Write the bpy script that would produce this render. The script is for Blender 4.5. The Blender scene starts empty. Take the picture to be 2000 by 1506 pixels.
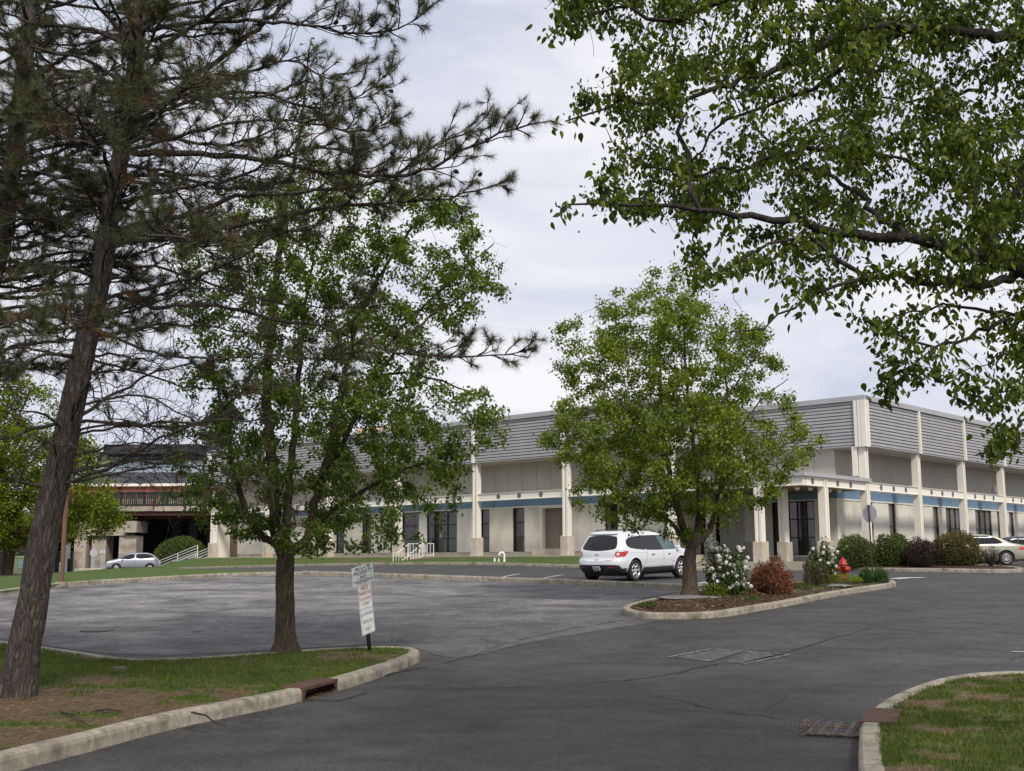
import bpy, bmesh, math, random
import numpy as np
from mathutils import Vector, Matrix, noise
from mathutils.geometry import delaunay_2d_cdt
from mathutils.bvhtree import BVHTree
random.seed(7); rng = np.random.default_rng(7)
R = math.radians
scene = bpy.context.scene
COL = scene.collection

# ------------------------------------------------------------------ camera
FPX, PITCH, ROLL, EYE = 2224.48, .1497, -.0043, 1.65
cf = Vector((0, math.cos(PITCH), math.sin(PITCH)))
cr0 = Vector((1, 0, 0)); cu0 = cr0.cross(cf)
cr = cr0*math.cos(ROLL)+cu0*math.sin(ROLL); cu = -cr0*math.sin(ROLL)+cu0*math.cos(ROLL)
cam = bpy.data.cameras.new('camera'); co = bpy.data.objects.new('camera', cam); COL.objects.link(co)
M = Matrix((cr, cu, -cf)).transposed().to_4x4(); M.translation = (0, 0, EYE); co.matrix_world = M
cam.sensor_width = 36; cam.lens = FPX/2000*36; cam.clip_end = 3000; cam.clip_start = .1
scene.camera = co
# ------------------------------------------------------------------ light
SUN_AZ, SUN_EL = R(160), R(43)
w = bpy.data.worlds.new('World'); scene.world = w; w.use_nodes = True
nt = w.node_tree; nt.nodes.clear(); N = nt.nodes.new; LK = nt.links.new
out = N('ShaderNodeOutputWorld'); bg = N('ShaderNodeBackground'); LK(bg.outputs[0], out.inputs[0])
sky = N('ShaderNodeTexSky'); sky.sky_type = 'NISHITA'; sky.sun_disc = False
sky.sun_elevation = SUN_EL; sky.sun_rotation = SUN_AZ; sky.air_density = 1.2; sky.dust_density = 2.0
tc = N('ShaderNodeTexCoord'); mp = N('ShaderNodeMapping'); mp.inputs['Scale'].default_value = (1, 1, 3.0)
LK(tc.outputs['Generated'], mp.inputs[0])
n1 = N('ShaderNodeTexNoise'); n1.inputs['Scale'].default_value = 3.4; n1.inputs['Detail'].default_value = 6; n1.inputs['Roughness'].default_value = .55; n1.inputs['Distortion'].default_value = .5
LK(mp.outputs[0], n1.inputs['Vector'])
cr1 = N('ShaderNodeValToRGB'); cr1.color_ramp.elements[0].position = .34; cr1.color_ramp.elements[1].position = .66
cr1.color_ramp.elements[0].color = (5.7, 6.1, 7.3, 1); cr1.color_ramp.elements[1].color = (8.9, 8.8, 9.1, 1)
_e = cr1.color_ramp.elements.new(.50); _e.color = (7.2, 7.35, 8.1, 1)
LK(n1.outputs['Fac'], cr1.inputs[0])
mx = N('ShaderNodeMixRGB'); mx.inputs[0].default_value = .93
LK(sky.outputs[0], mx.inputs[1]); LK(cr1.outputs[0], mx.inputs[2]); LK(mx.outputs[0], bg.inputs[0])
bg.inputs[1].default_value = .094
sl = bpy.data.lights.new('sun', 'SUN'); sl.energy = 2.7; sl.angle = R(11); sl.color = (1, .95, .86)
so = bpy.data.objects.new('sun', sl); COL.objects.link(so)
sd = Vector((math.sin(SUN_AZ)*math.cos(SUN_EL), math.cos(SUN_AZ)*math.cos(SUN_EL), math.sin(SUN_EL)))
so.rotation_euler = sd.to_track_quat('Z', 'Y').to_euler()
scene.view_settings.view_transform = 'Standard'; scene.view_settings.look = 'None'
scene.view_settings.exposure = 0.25; scene.view_settings.gamma = 1
scene.cycles.max_bounces = 6; scene.cycles.diffuse_bounces = 3; scene.cycles.transparent_max_bounces = 6

# ------------------------------------------------------------------ tagging / mesh helpers
def tag(o, label=None, cat=None, group=None, kind=None):
    if label: o['label'] = label
    if cat: o['category'] = cat
    if group: o['group'] = group
    if kind: o['kind'] = kind
    return o
def empty(name, loc, label, cat, group=None, rz=0.0, mat=None):
    o = bpy.data.objects.new(name, None); COL.objects.link(o); o.empty_display_size = .2
    if mat is not None: o.matrix_world = mat
    else: o.location = loc; o.rotation_euler = (0, 0, rz)
    return tag(o, label, cat, group)
def mesh_obj(name, verts, faces, mats, parent=None, midx=None, smooth=False):
    me = bpy.data.meshes.new(name); me.from_pydata([tuple(v) for v in verts], [], faces)
    for m in (mats if isinstance(mats, (list, tuple)) else [mats]): me.materials.append(m)
    if midx is not None: me.polygons.foreach_set('material_index', midx)
    if smooth: me.polygons.foreach_set('use_smooth', [True]*len(me.polygons))
    me.update(); o = bpy.data.objects.new(name, me); COL.objects.link(o)
    if parent: o.parent = parent
    return o
def np_mesh(name, V, F, mats, parent=None, smooth=False):
    """V (n,3) array, F (m,k) array of equal sized faces"""
    me = bpy.data.meshes.new(name); V = np.asarray(V, np.float32); F = np.asarray(F, np.int32)
    me.vertices.add(len(V)); me.vertices.foreach_set('co', V.ravel())
    k = F.shape[1]; me.loops.add(F.size); me.loops.foreach_set('vertex_index', F.ravel())
    me.polygons.add(len(F)); me.polygons.foreach_set('loop_start', np.arange(len(F), dtype=np.int32)*k)
    me.polygons.foreach_set('loop_total', np.full(len(F), k, np.int32))
    for m in (mats if isinstance(mats, (list, tuple)) else [mats]): me.materials.append(m)
    if smooth: me.polygons.foreach_set('use_smooth', np.ones(len(F), bool))
    me.update(calc_edges=True); me.validate(); o = bpy.data.objects.new(name, me); COL.objects.link(o)
    if parent: o.parent = parent
    return o
class MB:
    def __init__(s): s.v = []; s.f = []; s.m = []
    def add(s, vs, fs, mi=0):
        b = len(s.v); s.v += [tuple(v) for v in vs]; s.f += [tuple(b+i for i in f) for f in fs]; s.m += [mi]*len(fs); return s
    def box(s, a, b, mi=0, T=None, bev=0):
        (x0, y0, z0), (x1, y1, z1) = a, b
        if bev:
            c = bev; pts = []
            prof = [(x0+c, y0), (x1-c, y0), (x1, y0+c), (x1, y1-c), (x1-c, y1), (x0+c, y1), (x0, y1-c), (x0, y0+c)]
            prof2 = [(min(max(px, x0+c), x1-c), min(max(py, y0+c), y1-c)) for px, py in prof]
            vs = [(px, py, z0) for px, py in prof]+[(px, py, z1-c) for px, py in prof]+[(px, py, z1) for px, py in prof2]
            fs = [tuple(range(7, -1, -1)), tuple(range(16, 24))]
            for k in range(2):
                for i in range(8): j = (i+1) % 8; fs.append((k*8+i, k*8+j, k*8+8+j, k*8+8+i))
        else:
            vs = [(x0, y0, z0), (x1, y0, z0), (x1, y1, z0), (x0, y1, z0), (x0, y0, z1), (x1, y0, z1), (x1, y1, z1), (x0, y1, z1)]
            fs = [(0, 3, 2, 1), (4, 5, 6, 7), (0, 1, 5, 4), (1, 2, 6, 5), (2, 3, 7, 6), (3, 0, 4, 7)]
        if T is not None: vs = [T @ Vector(v) for v in vs]
        return s.add(vs, fs, mi)
    def tube(s, pts, rad, sides=8, mi=0, caps=True):
        pts = [Vector(p) for p in pts]; n = len(pts)
        rads = rad if isinstance(rad, (list, tuple)) else [rad]*n
        t = (pts[1]-pts[0]).normalized(); up = Vector((0, 0, 1)) if abs(t.z) < .9 else Vector((1, 0, 0))
        u = t.cross(up).normalized(); vs = []
        for i, p in enumerate(pts):
            if i == 0: d = pts[1]-pts[0]
            elif i == n-1: d = pts[-1]-pts[-2]
            else: d = (pts[i+1]-pts[i]).normalized()+(pts[i]-pts[i-1]).normalized()
            d.normalize(); u = (u-d*u.dot(d)).normalized(); vv = d.cross(u)
            for k in range(sides):
                a = 2*math.pi*k/sides; vs.append(p+(u*math.cos(a)+vv*math.sin(a))*rads[i])
        fs = [(i*sides+k, i*sides+(k+1) % sides, (i+1)*sides+(k+1) % sides, (i+1)*sides+k) for i in range(n-1) for k in range(sides)]
        if caps: fs += [tuple(range(sides-1, -1, -1)), tuple((n-1)*sides+k for k in range(sides))]
        return s.add(vs, fs, mi)
    def lathe(s, prof, sides=20, mi=0, T=None, ang=2*math.pi):
        vs = []
        for r, z in prof:
            for k in range(sides): a = ang*k/sides; vs.append((r*math.cos(a), r*math.sin(a), z))
        n = len(prof)
        fs = [(i*sides+k, i*sides+(k+1) % sides, (i+1)*sides+(k+1) % sides, (i+1)*sides+k) for i in range(n-1) for k in range(sides)]
        if T is not None: vs = [T @ Vector(v) for v in vs]
        return s.add(vs, fs, mi)
    def build(s, name, mats, parent=None, smooth=False):
        return mesh_obj(name, s.v, s.f, mats, parent, s.m, smooth)

# ------------------------------------------------------------------ materials
def newmat(name):
    m = bpy.data.materials.new(name); m.use_nodes = True; t = m.node_tree; t.nodes.clear()
    o = t.nodes.new('ShaderNodeOutputMaterial'); b = t.nodes.new('ShaderNodeBsdfPrincipled'); t.links.new(b.outputs[0], o.inputs[0])
    return m, t, b, o
def ramp(t, stops):
    r = t.nodes.new('ShaderNodeValToRGB'); e = r.color_ramp.elements
    while len(e) < len(stops): e.new(.5)
    for i, (p, c) in enumerate(stops): e[i].position = p; e[i].color = (*c, 1) if len(c) == 3 else c
    return r
def pos(t, scale=(1, 1, 1), kind='world'):
    if kind == 'world': g = t.nodes.new('ShaderNodeNewGeometry').outputs['Position']
    else: g = t.nodes.new('ShaderNodeTexCoord').outputs['Object']
    m = t.nodes.new('ShaderNodeMapping'); m.inputs['Scale'].default_value = scale; t.links.new(g, m.inputs[0]); return m.outputs[0]
def noi(t, v, sc, det=4, ro=.55, dist=0):
    n = t.nodes.new('ShaderNodeTexNoise'); n.inputs['Scale'].default_value = sc; n.inputs['Detail'].default_value = det
    n.inputs['Roughness'].default_value = ro; n.inputs['Distortion'].default_value = dist; t.links.new(v, n.inputs['Vector']); return n.outputs['Fac']
def mixc(t, fac, a, b, mode='MIX'):
    m = t.nodes.new('ShaderNodeMixRGB'); m.blend_type = mode
    for i, x in ((0, fac), (1, a), (2, b)):
        if isinstance(x, (int, float)): m.inputs[i].default_value = x
        elif isinstance(x, tuple): m.inputs[i].default_value = (*x, 1)
        else: t.links.new(x, m.inputs[i])
    return m.outputs[0]
def bump(t, b, h, s=.3, d=.01):
    n = t.nodes.new('ShaderNodeBump'); n.inputs['Strength'].default_value = s; n.inputs['Distance'].default_value = d
    t.links.new(h, n.inputs['Height']); t.links.new(n.outputs[0], b.inputs['Normal'])
def pmat(name, c, rough=.6, var=.15, sc=3, metal=0, bmp=0, kind='obj', stretch=(1, 1, 1), dirt=None, dsc=1.2, spec=.4):
    m, t, b, o = newmat(name); v = pos(t, stretch, kind)
    lo = tuple(x*(1-var) for x in c); hi = tuple(min(1, x*(1+var)) for x in c)
    f = noi(t, v, sc); r = ramp(t, [(.3, lo), (.7, hi)]); t.links.new(f, r.inputs[0]); colr = r.outputs[0]
    if dirt:
        f2 = noi(t, v, dsc, 6, .65); r2 = ramp(t, [(.48, (0, 0, 0)), (.72, (1, 1, 1))]); t.links.new(f2, r2.inputs[0])
        colr = mixc(t, r2.outputs[0], colr, dirt)
    t.links.new(colr, b.inputs['Base Color']); b.inputs['Roughness'].default_value = rough; b.inputs['Metallic'].default_value = metal
    b.inputs['Specular IOR Level'].default_value = spec
    if bmp: bump(t, b, noi(t, v, sc*8, 5), .5, bmp)
    return m
def glassm(name, c, rough=.08):
    m, t, b, o = newmat(name); v = pos(t); r = ramp(t, [(.3, tuple(x*.7 for x in c)), (.75, tuple(x*1.4 for x in c))])
    t.links.new(noi(t, v, .8, 2), r.inputs[0]); t.links.new(r.outputs[0], b.inputs['Base Color'])
    b.inputs['Roughness'].default_value = rough; b.inputs['Specular IOR Level'].default_value = .35; return m
def leafm(name, cols, trans=.35, gloss=.35):
    m, t, b, o = newmat(name); g = t.nodes.new('ShaderNodeNewGeometry')
    r = ramp(t, [(i/(len(cols)-1), c) for i, c in enumerate(cols)]); t.links.new(g.outputs['Random Per Island'], r.inputs[0])
    n = noi(t, pos(t), 1.1, 3); br = ramp(t, [(.3, (.72, .78, .72)), (.7, (1.25, 1.2, 1.0))]); t.links.new(n, br.inputs[0])
    c = mixc(t, 1.0, r.outputs[0], br.outputs[0], 'MULTIPLY')
    t.links.new(c, b.inputs['Base Color']); b.inputs['Roughness'].default_value = .5; b.inputs['Specular IOR Level'].default_value = gloss
    tr = t.nodes.new('ShaderNodeBsdfTranslucent'); c2 = mixc(t, 1.0, c, (1.25, 1.35, .55), 'MULTIPLY'); t.links.new(c2, tr.inputs[0])
    ms = t.nodes.new('ShaderNodeMixShader'); ms.inputs[0].default_value = trans
    t.links.new(b.outputs[0], ms.inputs[1]); t.links.new(tr.outputs[0], ms.inputs[2]); t.links.new(ms.outputs[0], o.inputs[0]); return m
def barkm(name, c1, c2, sc=14, z=.22, bd=.02):
    m, t, b, o = newmat(name); v = pos(t, (1, 1, z))
    d = noi(t, v, 6, 4); vv = t.nodes.new('ShaderNodeVectorMath'); vv.operation = 'ADD'; t.links.new(v, vv.inputs[0])
    sc2 = t.nodes.new('ShaderNodeVectorMath'); sc2.operation = 'SCALE'; t.links.new(d, sc2.inputs[0]); sc2.inputs['Scale'].default_value = .22
    t.links.new(sc2.outputs[0], vv.inputs[1])
    vo = t.nodes.new('ShaderNodeTexVoronoi'); vo.feature = 'DISTANCE_TO_EDGE'; vo.inputs['Scale'].default_value = sc; t.links.new(vv.outputs[0], vo.inputs['Vector'])
    r0 = ramp(t, [(0, (0, 0, 0)), (.34, (1, 1, 1))]); t.links.new(vo.outputs['Distance'], r0.inputs[0])
    f = noi(t, v, 26, 6, .75); h = mixc(t, .62, r0.outputs[0], f)
    r = ramp(t, [(.22, c1), (.72, c2)]); t.links.new(h, r.inputs[0]); t.links.new(r.outputs[0], b.inputs['Base Color'])
    b.inputs['Roughness'].default_value = .9; b.inputs['Specular IOR Level'].default_value = .2; bump(t, b, h, 1.0, bd); return m

MT = {}
MT['white_panel'] = pmat('cream_wall_panel', (.68, .655, .575), .7, .05, .6, dirt=(.47, .44, .37), dsc=.5, kind='world')
MT['upper_panel'] = pmat('grey_beige_panel', (.47, .45, .385), .75, .06, .5, kind='world')
MT['joint'] = pmat('joint_dark', (.12, .115, .10), .9)
MT['white_steel'] = pmat('white_painted_steel', (.75, .715, .64), .5, .03, 2, dirt=(.72, .66, .56), dsc=1.1, kind='world')
MT['rib'] = pmat('grey_ribbed_metal', (.33, .325, .33), .45, .07, 1.2, metal=.15, kind='world')
MT['coping'] = pmat('grey_coping_metal', (.40, .39, .40), .5, .05, 1.5, metal=.2, kind='world')
MT['blue'] = pmat('blue_band_paint', (.16, .26, .37), .5, .12, 1.0, kind='world', stretch=(1, 1, .3))
MT['soffit'] = pmat('soffit_panel', (.50, .47, .42), .7, .05, 1, kind='world')
MT['plinth'] = pmat('cast_concrete_plinth', (.47, .43, .37), .85, .12, 2.5, bmp=.004, dirt=(.38, .29, .19), dsc=1.1, kind='world')
MT['concrete'] = pmat('weathered_concrete', (.29, .26, .205), .9, .32, 11, bmp=.010, dirt=(.11, .095, .075), dsc=2.6, kind='world')
MT['walk'] = pmat('pavement_concrete', (.42, .37, .29), .9, .1, 1.2, bmp=.003, dirt=(.30, .26, .20), dsc=.6, kind='world')
MT['dglass'] = glassm('dark_tinted_glass', (.010, .010, .012), .06)
for _n in MT['dglass'].node_tree.nodes:
    if _n.type == 'BSDF_PRINCIPLED': _n.inputs['Specular IOR Level'].default_value = .9
MT['bglass'] = glassm('curtained_bronze_glass', (.10, .09, .072), .10)
MT['black_frame'] = pmat('black_anodised_frame', (.014, .013, .013), .45, .2)
MT['bronze'] = pmat('bronze_frame', (.035, .026, .022), .5, .2)
MT['shutter'] = pmat('tan_roller_slats', (.23, .18, .145), .6, .06, 1, kind='world')
MT['roundel'] = pmat('roundel_dark_grey', (.12, .125, .14), .6, .35, 8, kind='world')
MT['roof'] = pmat('roof_membrane', (.2, .2, .2), .9)
MT['white_rail'] = pmat('white_railing_paint', (.78, .78, .76), .45, .04, 5)
MT['red_paint'] = pmat('red_hydrant_paint', (.36, .020, .012), .42, .14, 9, dirt=(.30, .02, .012), dsc=7)
MT['galv'] = pmat('galvanised_sheet', (.50, .51, .52), .4, .12, 6, metal=.7)
MT['black_metal'] = pmat('black_metal', (.015, .015, .017), .5, .3, 8)
MT['rust'] = pmat('rusty_cast_iron', (.085, .04, .026), .85, .3, 7, bmp=.003, dirt=(.05, .028, .02), dsc=4, kind='world')
MT['iron'] = pmat('dark_cast_iron', (.060, .058, .060), .7, .2, 10, dirt=(.085, .07, .055), dsc=6, kind='world')
MT['pole_brown'] = pmat('brown_painted_pole', (.155, .075, .05), .6, .12, 3)
MT['stop_back'] = pmat('aluminium_sign_back', (.47, .47, .49), .5, .06, 4, metal=.2)
MT['sign_white'] = pmat('white_sign_sheet', (.72, .76, .74), .45, .03, 6, dirt=(.56, .60, .57), dsc=5)
MT['txt_black'] = pmat('black_lettering', (.035, .04, .045), .6)
MT['txt_red'] = pmat('faded_red_lettering', (.50, .10, .11), .6, .15, 30)
MT['txt_green'] = pmat('faded_dark_lettering', (.09, .13, .13), .6, .2, 30)
MT['paint_line'] = None
MT['tyre'] = pmat('tyre_rubber', (.018, .018, .019), .8, .2, 20)
MT['rim'] = pmat('alloy_silver', (.55, .55, .56), .3, .05, 10, metal=.75)
MT['black_plastic'] = pmat('black_cladding_plastic', (.03, .03, .032), .65, .1, 12)
MT['car_glass'] = glassm('car_privacy_glass', (.012, .013, .016), .04)
MT['car_glass_light'] = glassm('car_clear_glass', (.07, .11, .11), .05)
MT['red_lens'] = pmat('red_lamp_lens', (.50, .02, .02), .12, .2, 12, spec=.8)
MT['clear_lens'] = pmat('clear_lamp_lens', (.8, .72, .72), .1, .05, 12, spec=.8)
MT['chrome'] = pmat('chrome', (.75, .75, .76), .15, .03, 5, metal=1)
MT['gap'] = pmat('panel_gap', (.10, .10, .105), .8)
MT['mulch'] = None

def asphalt(name, base, light, crack=.5, sc=1.0, streak=(.35, 1.0, 1), lightamt=1.0, scuff=False):
    m, t, b, o = newmat(name); v = pos(t); vs_ = pos(t, streak)
    f1 = noi(t, vs_, .42*sc, 9, .70, .7); r1 = ramp(t, [(.38, (0, 0, 0)), (.66, (lightamt,)*3)]); t.links.new(f1, r1.inputs[0]); wf = r1.outputs[0]
    if scuff: at = t.nodes.new('ShaderNodeAttribute'); at.attribute_name = 'green'; wf = mixc(t, 1.0, wf, at.outputs['Fac'], 'MULTIPLY')
    c = mixc(t, wf, base, light)
    def mul(c, f, lo, mid, hi, p0=.3, p1=.7): r = ramp(t, [(p0, lo), (.5, mid), (p1, hi)]); t.links.new(f, r.inputs[0]); return mixc(t, 1.0, c, r.outputs[0], 'MULTIPLY')
    c = mul(c, noi(t, v, 1.7, 7, .7), (.72,)*3, (1, 1, 1), (1.26, 1.25, 1.22))
    c = mul(c, noi(t, v, 11, 6, .8), (.62,)*3, (1, 1, 1), (1.5, 1.46, 1.40))
    f3 = noi(t, v, 48, 4, .85); c = mul(c, f3, (.30,)*3, (1, 1, 1), (2.3, 2.2, 2.05), .34, .68)
    vg = t.nodes.new('ShaderNodeTexVoronoi'); vg.inputs['Scale'].default_value = 34; t.links.new(v, vg.inputs['Vector'])   # pale aggregate
    rg0 = ramp(t, [(.10, (.55,)*3), (.17, (0, 0, 0))]); t.links.new(vg.outputs['Distance'], rg0.inputs[0]); c = mixc(t, rg0.outputs[0], c, (.17, .165, .155))
    if scuff:   # plough scrapes and worn old markings
        vsc = pos(t, (1.0, 3.0, 1)); fs_ = noi(t, vsc, 3.6, 9, .82, 2.4); rs_ = ramp(t, [(.56, (0, 0, 0)), (.64, (.7, .7, .7))]); t.links.new(fs_, rs_.inputs[0])
        fg = noi(t, v, .20, 3); rg_ = ramp(t, [(.46, (.05, .05, .05)), (.58, (1, 1, 1))]); t.links.new(fg, rg_.inputs[0]); c = mixc(t, mixc(t, 1.0, rs_.outputs[0], rg_.outputs[0], 'MULTIPLY'), c, (.30, .29, .29))
        c = mul(c, noi(t, pos(t, (.9, 1.5, 1)), 2.4, 8, .78, 1.0), (.62, .62, .64), (.95,)*3, (1.05,)*3, .36, .6)
    dn = noi(t, v, .55, 6, .7); dv = t.nodes.new('ShaderNodeVectorMath'); dv.operation = 'MULTIPLY_ADD'
    cc = t.nodes.new('ShaderNodeCombineXYZ'); t.links.new(dn, cc.inputs[0]); dn2 = noi(t, v, .8, 6, .7); t.links.new(dn2, cc.inputs[1])
    t.links.new(cc.outputs[0], dv.inputs[0]); dv.inputs[1].default_value = (5, 5, 0); t.links.new(v, dv.inputs[2])
    for scv, wd_c, g0 in ((.16, .0080, .46), (.42, .012, .55)):
        vo = t.nodes.new('ShaderNodeTexVoronoi'); vo.feature = 'DISTANCE_TO_EDGE'; vo.inputs['Scale'].default_value = scv; t.links.new(dv.outputs[0], vo.inputs['Vector'])
        rc = ramp(t, [(0, (1, 1, 1)), (wd_c, (0, 0, 0))]); t.links.new(vo.outputs['Distance'], rc.inputs[0])
        gate = noi(t, v, .22 if scv < .3 else .31, 2); rg = ramp(t, [(g0, (0, 0, 0)), (g0+.05, (crack,)*3)]); t.links.new(gate, rg.inputs[0])
        k = mixc(t, 1.0, rc.outputs[0], rg.outputs[0], 'MULTIPLY'); c = mixc(t, k, c, (.016, .016, .017))
    for sc_s, thr in ((1.3, .05), (.45, .03)):      # oil drips
        vs2 = t.nodes.new('ShaderNodeTexVoronoi'); vs2.inputs['Scale'].default_value = sc_s; t.links.new(v, vs2.inputs['Vector'])
        rs = ramp(t, [(thr*.5, (.75, .75, .75)), (thr, (0, 0, 0))]); t.links.new(vs2.outputs['Distance'], rs.inputs[0]); c = mixc(t, rs.outputs[0], c, (.02, .018, .018))
    t.links.new(c, b.inputs['Base Color']); b.inputs['Roughness'].default_value = .82; b.inputs['Specular IOR Level'].default_value = .3
    bump(t, b, f3, .5, .008); return m
MT['road'] = asphalt('newer_asphalt', (.037, .036, .037), (.066, .064, .063), .95, 1.6, (.7, 1, 1))
MT['lot'] = asphalt('old_lot_asphalt', (.068, .066, .070), (.265, .257, .255), .95, 1.4, (.8, 1.0, 1), scuff=True)
def soilgrass(name, g1, g2, d1, d2):
    m, t, b, o = newmat(name); v = pos(t)
    at = t.nodes.new('ShaderNodeAttribute'); at.attribute_name = 'green'
    f = noi(t, v, 30, 5, .7); gr = ramp(t, [(.3, g1), (.7, g2)]); t.links.new(f, gr.inputs[0])
    f2 = noi(t, v, 22, 6, .75); dr = ramp(t, [(.3, d1), (.55, tuple((x+y)/2 for x, y in zip(d1, d2))), (.72, d2)]); t.links.new(f2, dr.inputs[0])
    f3 = noi(t, v, 5, 8, .8); a = t.nodes.new('ShaderNodeMath'); a.operation = 'ADD'; t.links.new(at.outputs['Fac'], a.inputs[0]); t.links.new(f3, a.inputs[1])
    rr = ramp(t, [(.85, (0, 0, 0)), (1.1, (1, 1, 1))])
    sb = t.nodes.new('ShaderNodeMath'); sb.operation = 'MULTIPLY'; sb.inputs[1].default_value = .5; t.links.new(a.outputs[0], sb.inputs[0])
    rr.color_ramp.elements[0].position = .46; rr.color_ramp.elements[1].position = .60; t.links.new(sb.outputs[0], rr.inputs[0])
    c = mixc(t, rr.outputs[0], dr.outputs[0], gr.outputs[0]); t.links.new(c, b.inputs['Base Color']); b.inputs['Roughness'].default_value = .95
    b.inputs['Specular IOR Level'].default_value = .15; bump(t, b, f2, .8, .03); return m
MT['lawn'] = soilgrass('lawn_ground', (.045, .065, .014), (.10, .135, .03), (.060, .040, .025), (.22, .155, .095))
MT['mulchm'] = soilgrass('mulch_bed', (.05, .075, .02), (.09, .12, .03), (.028, .016, .012), (.10, .058, .04))
MT['lawn_far'] = soilgrass('mown_lawn_far', (.045, .080, .018), (.095, .135, .035), (.10, .085, .04), (.16, .13, .065))
MT['blade'] = leafm('grass_blade', [(.032, .060, .010), (.056, .092, .015), (.088, .120, .022), (.18, .165, .06)], .3, .2)
MT['straw'] = leafm('dry_straw', [(.21, .14, .08), (.13, .08, .045), (.30, .22, .13), (.09, .055, .035)], .05, .1)
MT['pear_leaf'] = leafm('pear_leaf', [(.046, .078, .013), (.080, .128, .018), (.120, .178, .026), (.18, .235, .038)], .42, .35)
MT['pear_leaf_young'] = leafm('young_pear_leaf', [(.070, .105, .014), (.125, .175, .020), (.185, .24, .030), (.27, .32, .05)], .42, .3)  # yellower, paler greens than the other pear, for the island tree
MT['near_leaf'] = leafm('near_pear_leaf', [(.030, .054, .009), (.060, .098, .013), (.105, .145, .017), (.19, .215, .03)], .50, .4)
MT['needle'] = leafm('pine_needle', [(.032, .042, .022), (.050, .064, .030), (.075, .090, .038), (.12, .115, .055)], .15, .3)
MT['needle_dead'] = leafm('dead_pine_needle', [(.09, .045, .022), (.13, .07, .035), (.07, .035, .02)], .1, .2)
MT['bark_pine'] = barkm('pine_bark', (.022, .017, .014), (.135, .115, .098), 26, .20, .03)
MT['bark_pear'] = barkm('pear_bark', (.026, .020, .015), (.115, .09, .065), 34, .14, .012)
MT['bark_dark'] = barkm('dark_pear_bark', (.014, .012, .011), (.060, .050, .042), 30, .2, .012)
MT['twig'] = pmat('dark_twig_bark', (.035, .028, .024), .9, .3, 20, kind='world')
MT['maple_leaf'] = leafm('bright_spring_leaf', [(.075, .10, .010), (.115, .155, .013), (.16, .20, .018), (.21, .25, .025)], .4, .2)
MT['yew_leaf'] = leafm('clipped_shrub_leaf', [(.040, .065, .012), (.065, .10, .018), (.095, .135, .028)], .2, .2)
MT['juniper'] = leafm('juniper_leaf', [(.030, .050, .012), (.050, .080, .016), (.075, .105, .022), (.12, .13, .03)], .2, .2)
MT['gold_juniper'] = leafm('yellowing_juniper_leaf', [(.045, .065, .014), (.08, .09, .022), (.13, .10, .035), (.17, .10, .045)], .2, .2)
MT['purple_leaf'] = leafm('dark_purple_leaf', [(.020, .013, .014), (.035, .020, .020), (.055, .032, .028), (.030, .035, .016)], .15, .25)
MT['dead_leaf'] = leafm('dead_brown_leaf', [(.16, .050, .024), (.23, .080, .038), (.11, .035, .020), (.28, .12, .06)], .15, .2)
MT['vib_leaf'] = leafm('viburnum_leaf', [(.028, .050, .014), (.050, .082, .020), (.08, .12, .03)], .25, .3)
MT['olive_leaf'] = leafm('olive_shrub_leaf', [(.07, .065, .028), (.10, .10, .035), (.055, .06, .022), (.12, .085, .05)], .2, .2)
MT['grass_blue'] = leafm('daylily_leaf', [(.030, .075, .022), (.045, .10, .03), (.06, .12, .035)], .3, .3)
MT['petal'] = pmat('white_flower_petal', (.80, .80, .75), .7, .05, 9)
MT['core'] = pmat('shrub_inner_twigs', (.02, .018, .012), .95, .3, 8)  # shade inside shrubs put into the colour; also used on pine cones

# ------------------------------------------------------------------ rays, terrain
def ray(px, py): return cf + cr*((px-1000)/FPX) + cu*((753-py)/FPX)
def AT(px, py, Y):
    d = ray(px, py); return Vector((0, 0, EYE)) + d*(Y/d.y)
def XY(px, Y, py=1088): p = AT(px, py, Y); return p.x, p.y
A1 = lambda px, py, Y: (AT(px, py, Y).x, Y, AT(px, py, Y).z)
ctrl = []
for y in (-20, -8, 2, 10, 15, 18.5):
    for x in (-30, -12, 0, 12, 30): ctrl.append((x, y, 0.0))
tab = lambda Y: .037*(Y-18.5)
for (px, Y) in ((-300, 28), (500, 28), (1000, 28), (1332, 26), (1900, 28), (2300, 30), (-200, 33), (0, 33.2), (124, 38.6), (590, 45), (1000, 39.5), (1330, 35.4), (1238, 41), (1750, 37), (2100, 38)):
    ctrl.append((*XY(px, Y), tab(Y)))
for (px, py, Y) in ((973, 1104, 64.7), (529, 1108, 80), (380, 1114, 90), (1453, 1113, 60), (1571, 1114.5, 55), (1660, 1115, 50), (1856, 1117.5, 47), (2000, 1117, 48),
                    (1946, 1102.5, 51.7), (2150, 1103, 56), (308, 1113, 85), (260, 1117, 95), (150, 1117, 70), (0, 1132, 50), (-200, 1140, 45), (60, 1122, 80), (180, 1118, 125),
                    (-100, 1120, 125), (350, 1117, 125), (700, 1095, 110), (1100, 1094, 100), (1900, 1094, 90), (2300, 1094, 90), (2500, 1094, 130), (1400, 1092, 140)):
    ctrl.append(A1(px, py, Y))
ctrl = np.array(ctrl); CN = len(ctrl)
def _U(r2): return np.where(r2 > 1e-9, r2*np.log(np.maximum(r2, 1e-9)), 0)
_K = _U(((ctrl[:, None, :2]-ctrl[None, :, :2])**2).sum(-1)) + np.eye(CN)*20.0
_P = np.c_[np.ones(CN), ctrl[:, :2]]
_A = np.block([[_K, _P], [_P.T, np.zeros((3, 3))]]); _w = np.linalg.solve(_A, np.r_[ctrl[:, 2], 0, 0, 0])
GX0, GY0, GS = -70.0, -14.0, .5; NX, NY = 301, 301
gx = GX0+np.arange(NX)*GS; gy = GY0+np.arange(NY)*GS
GXX, GYY = np.meshgrid(gx, gy, indexing='ij')
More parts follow.
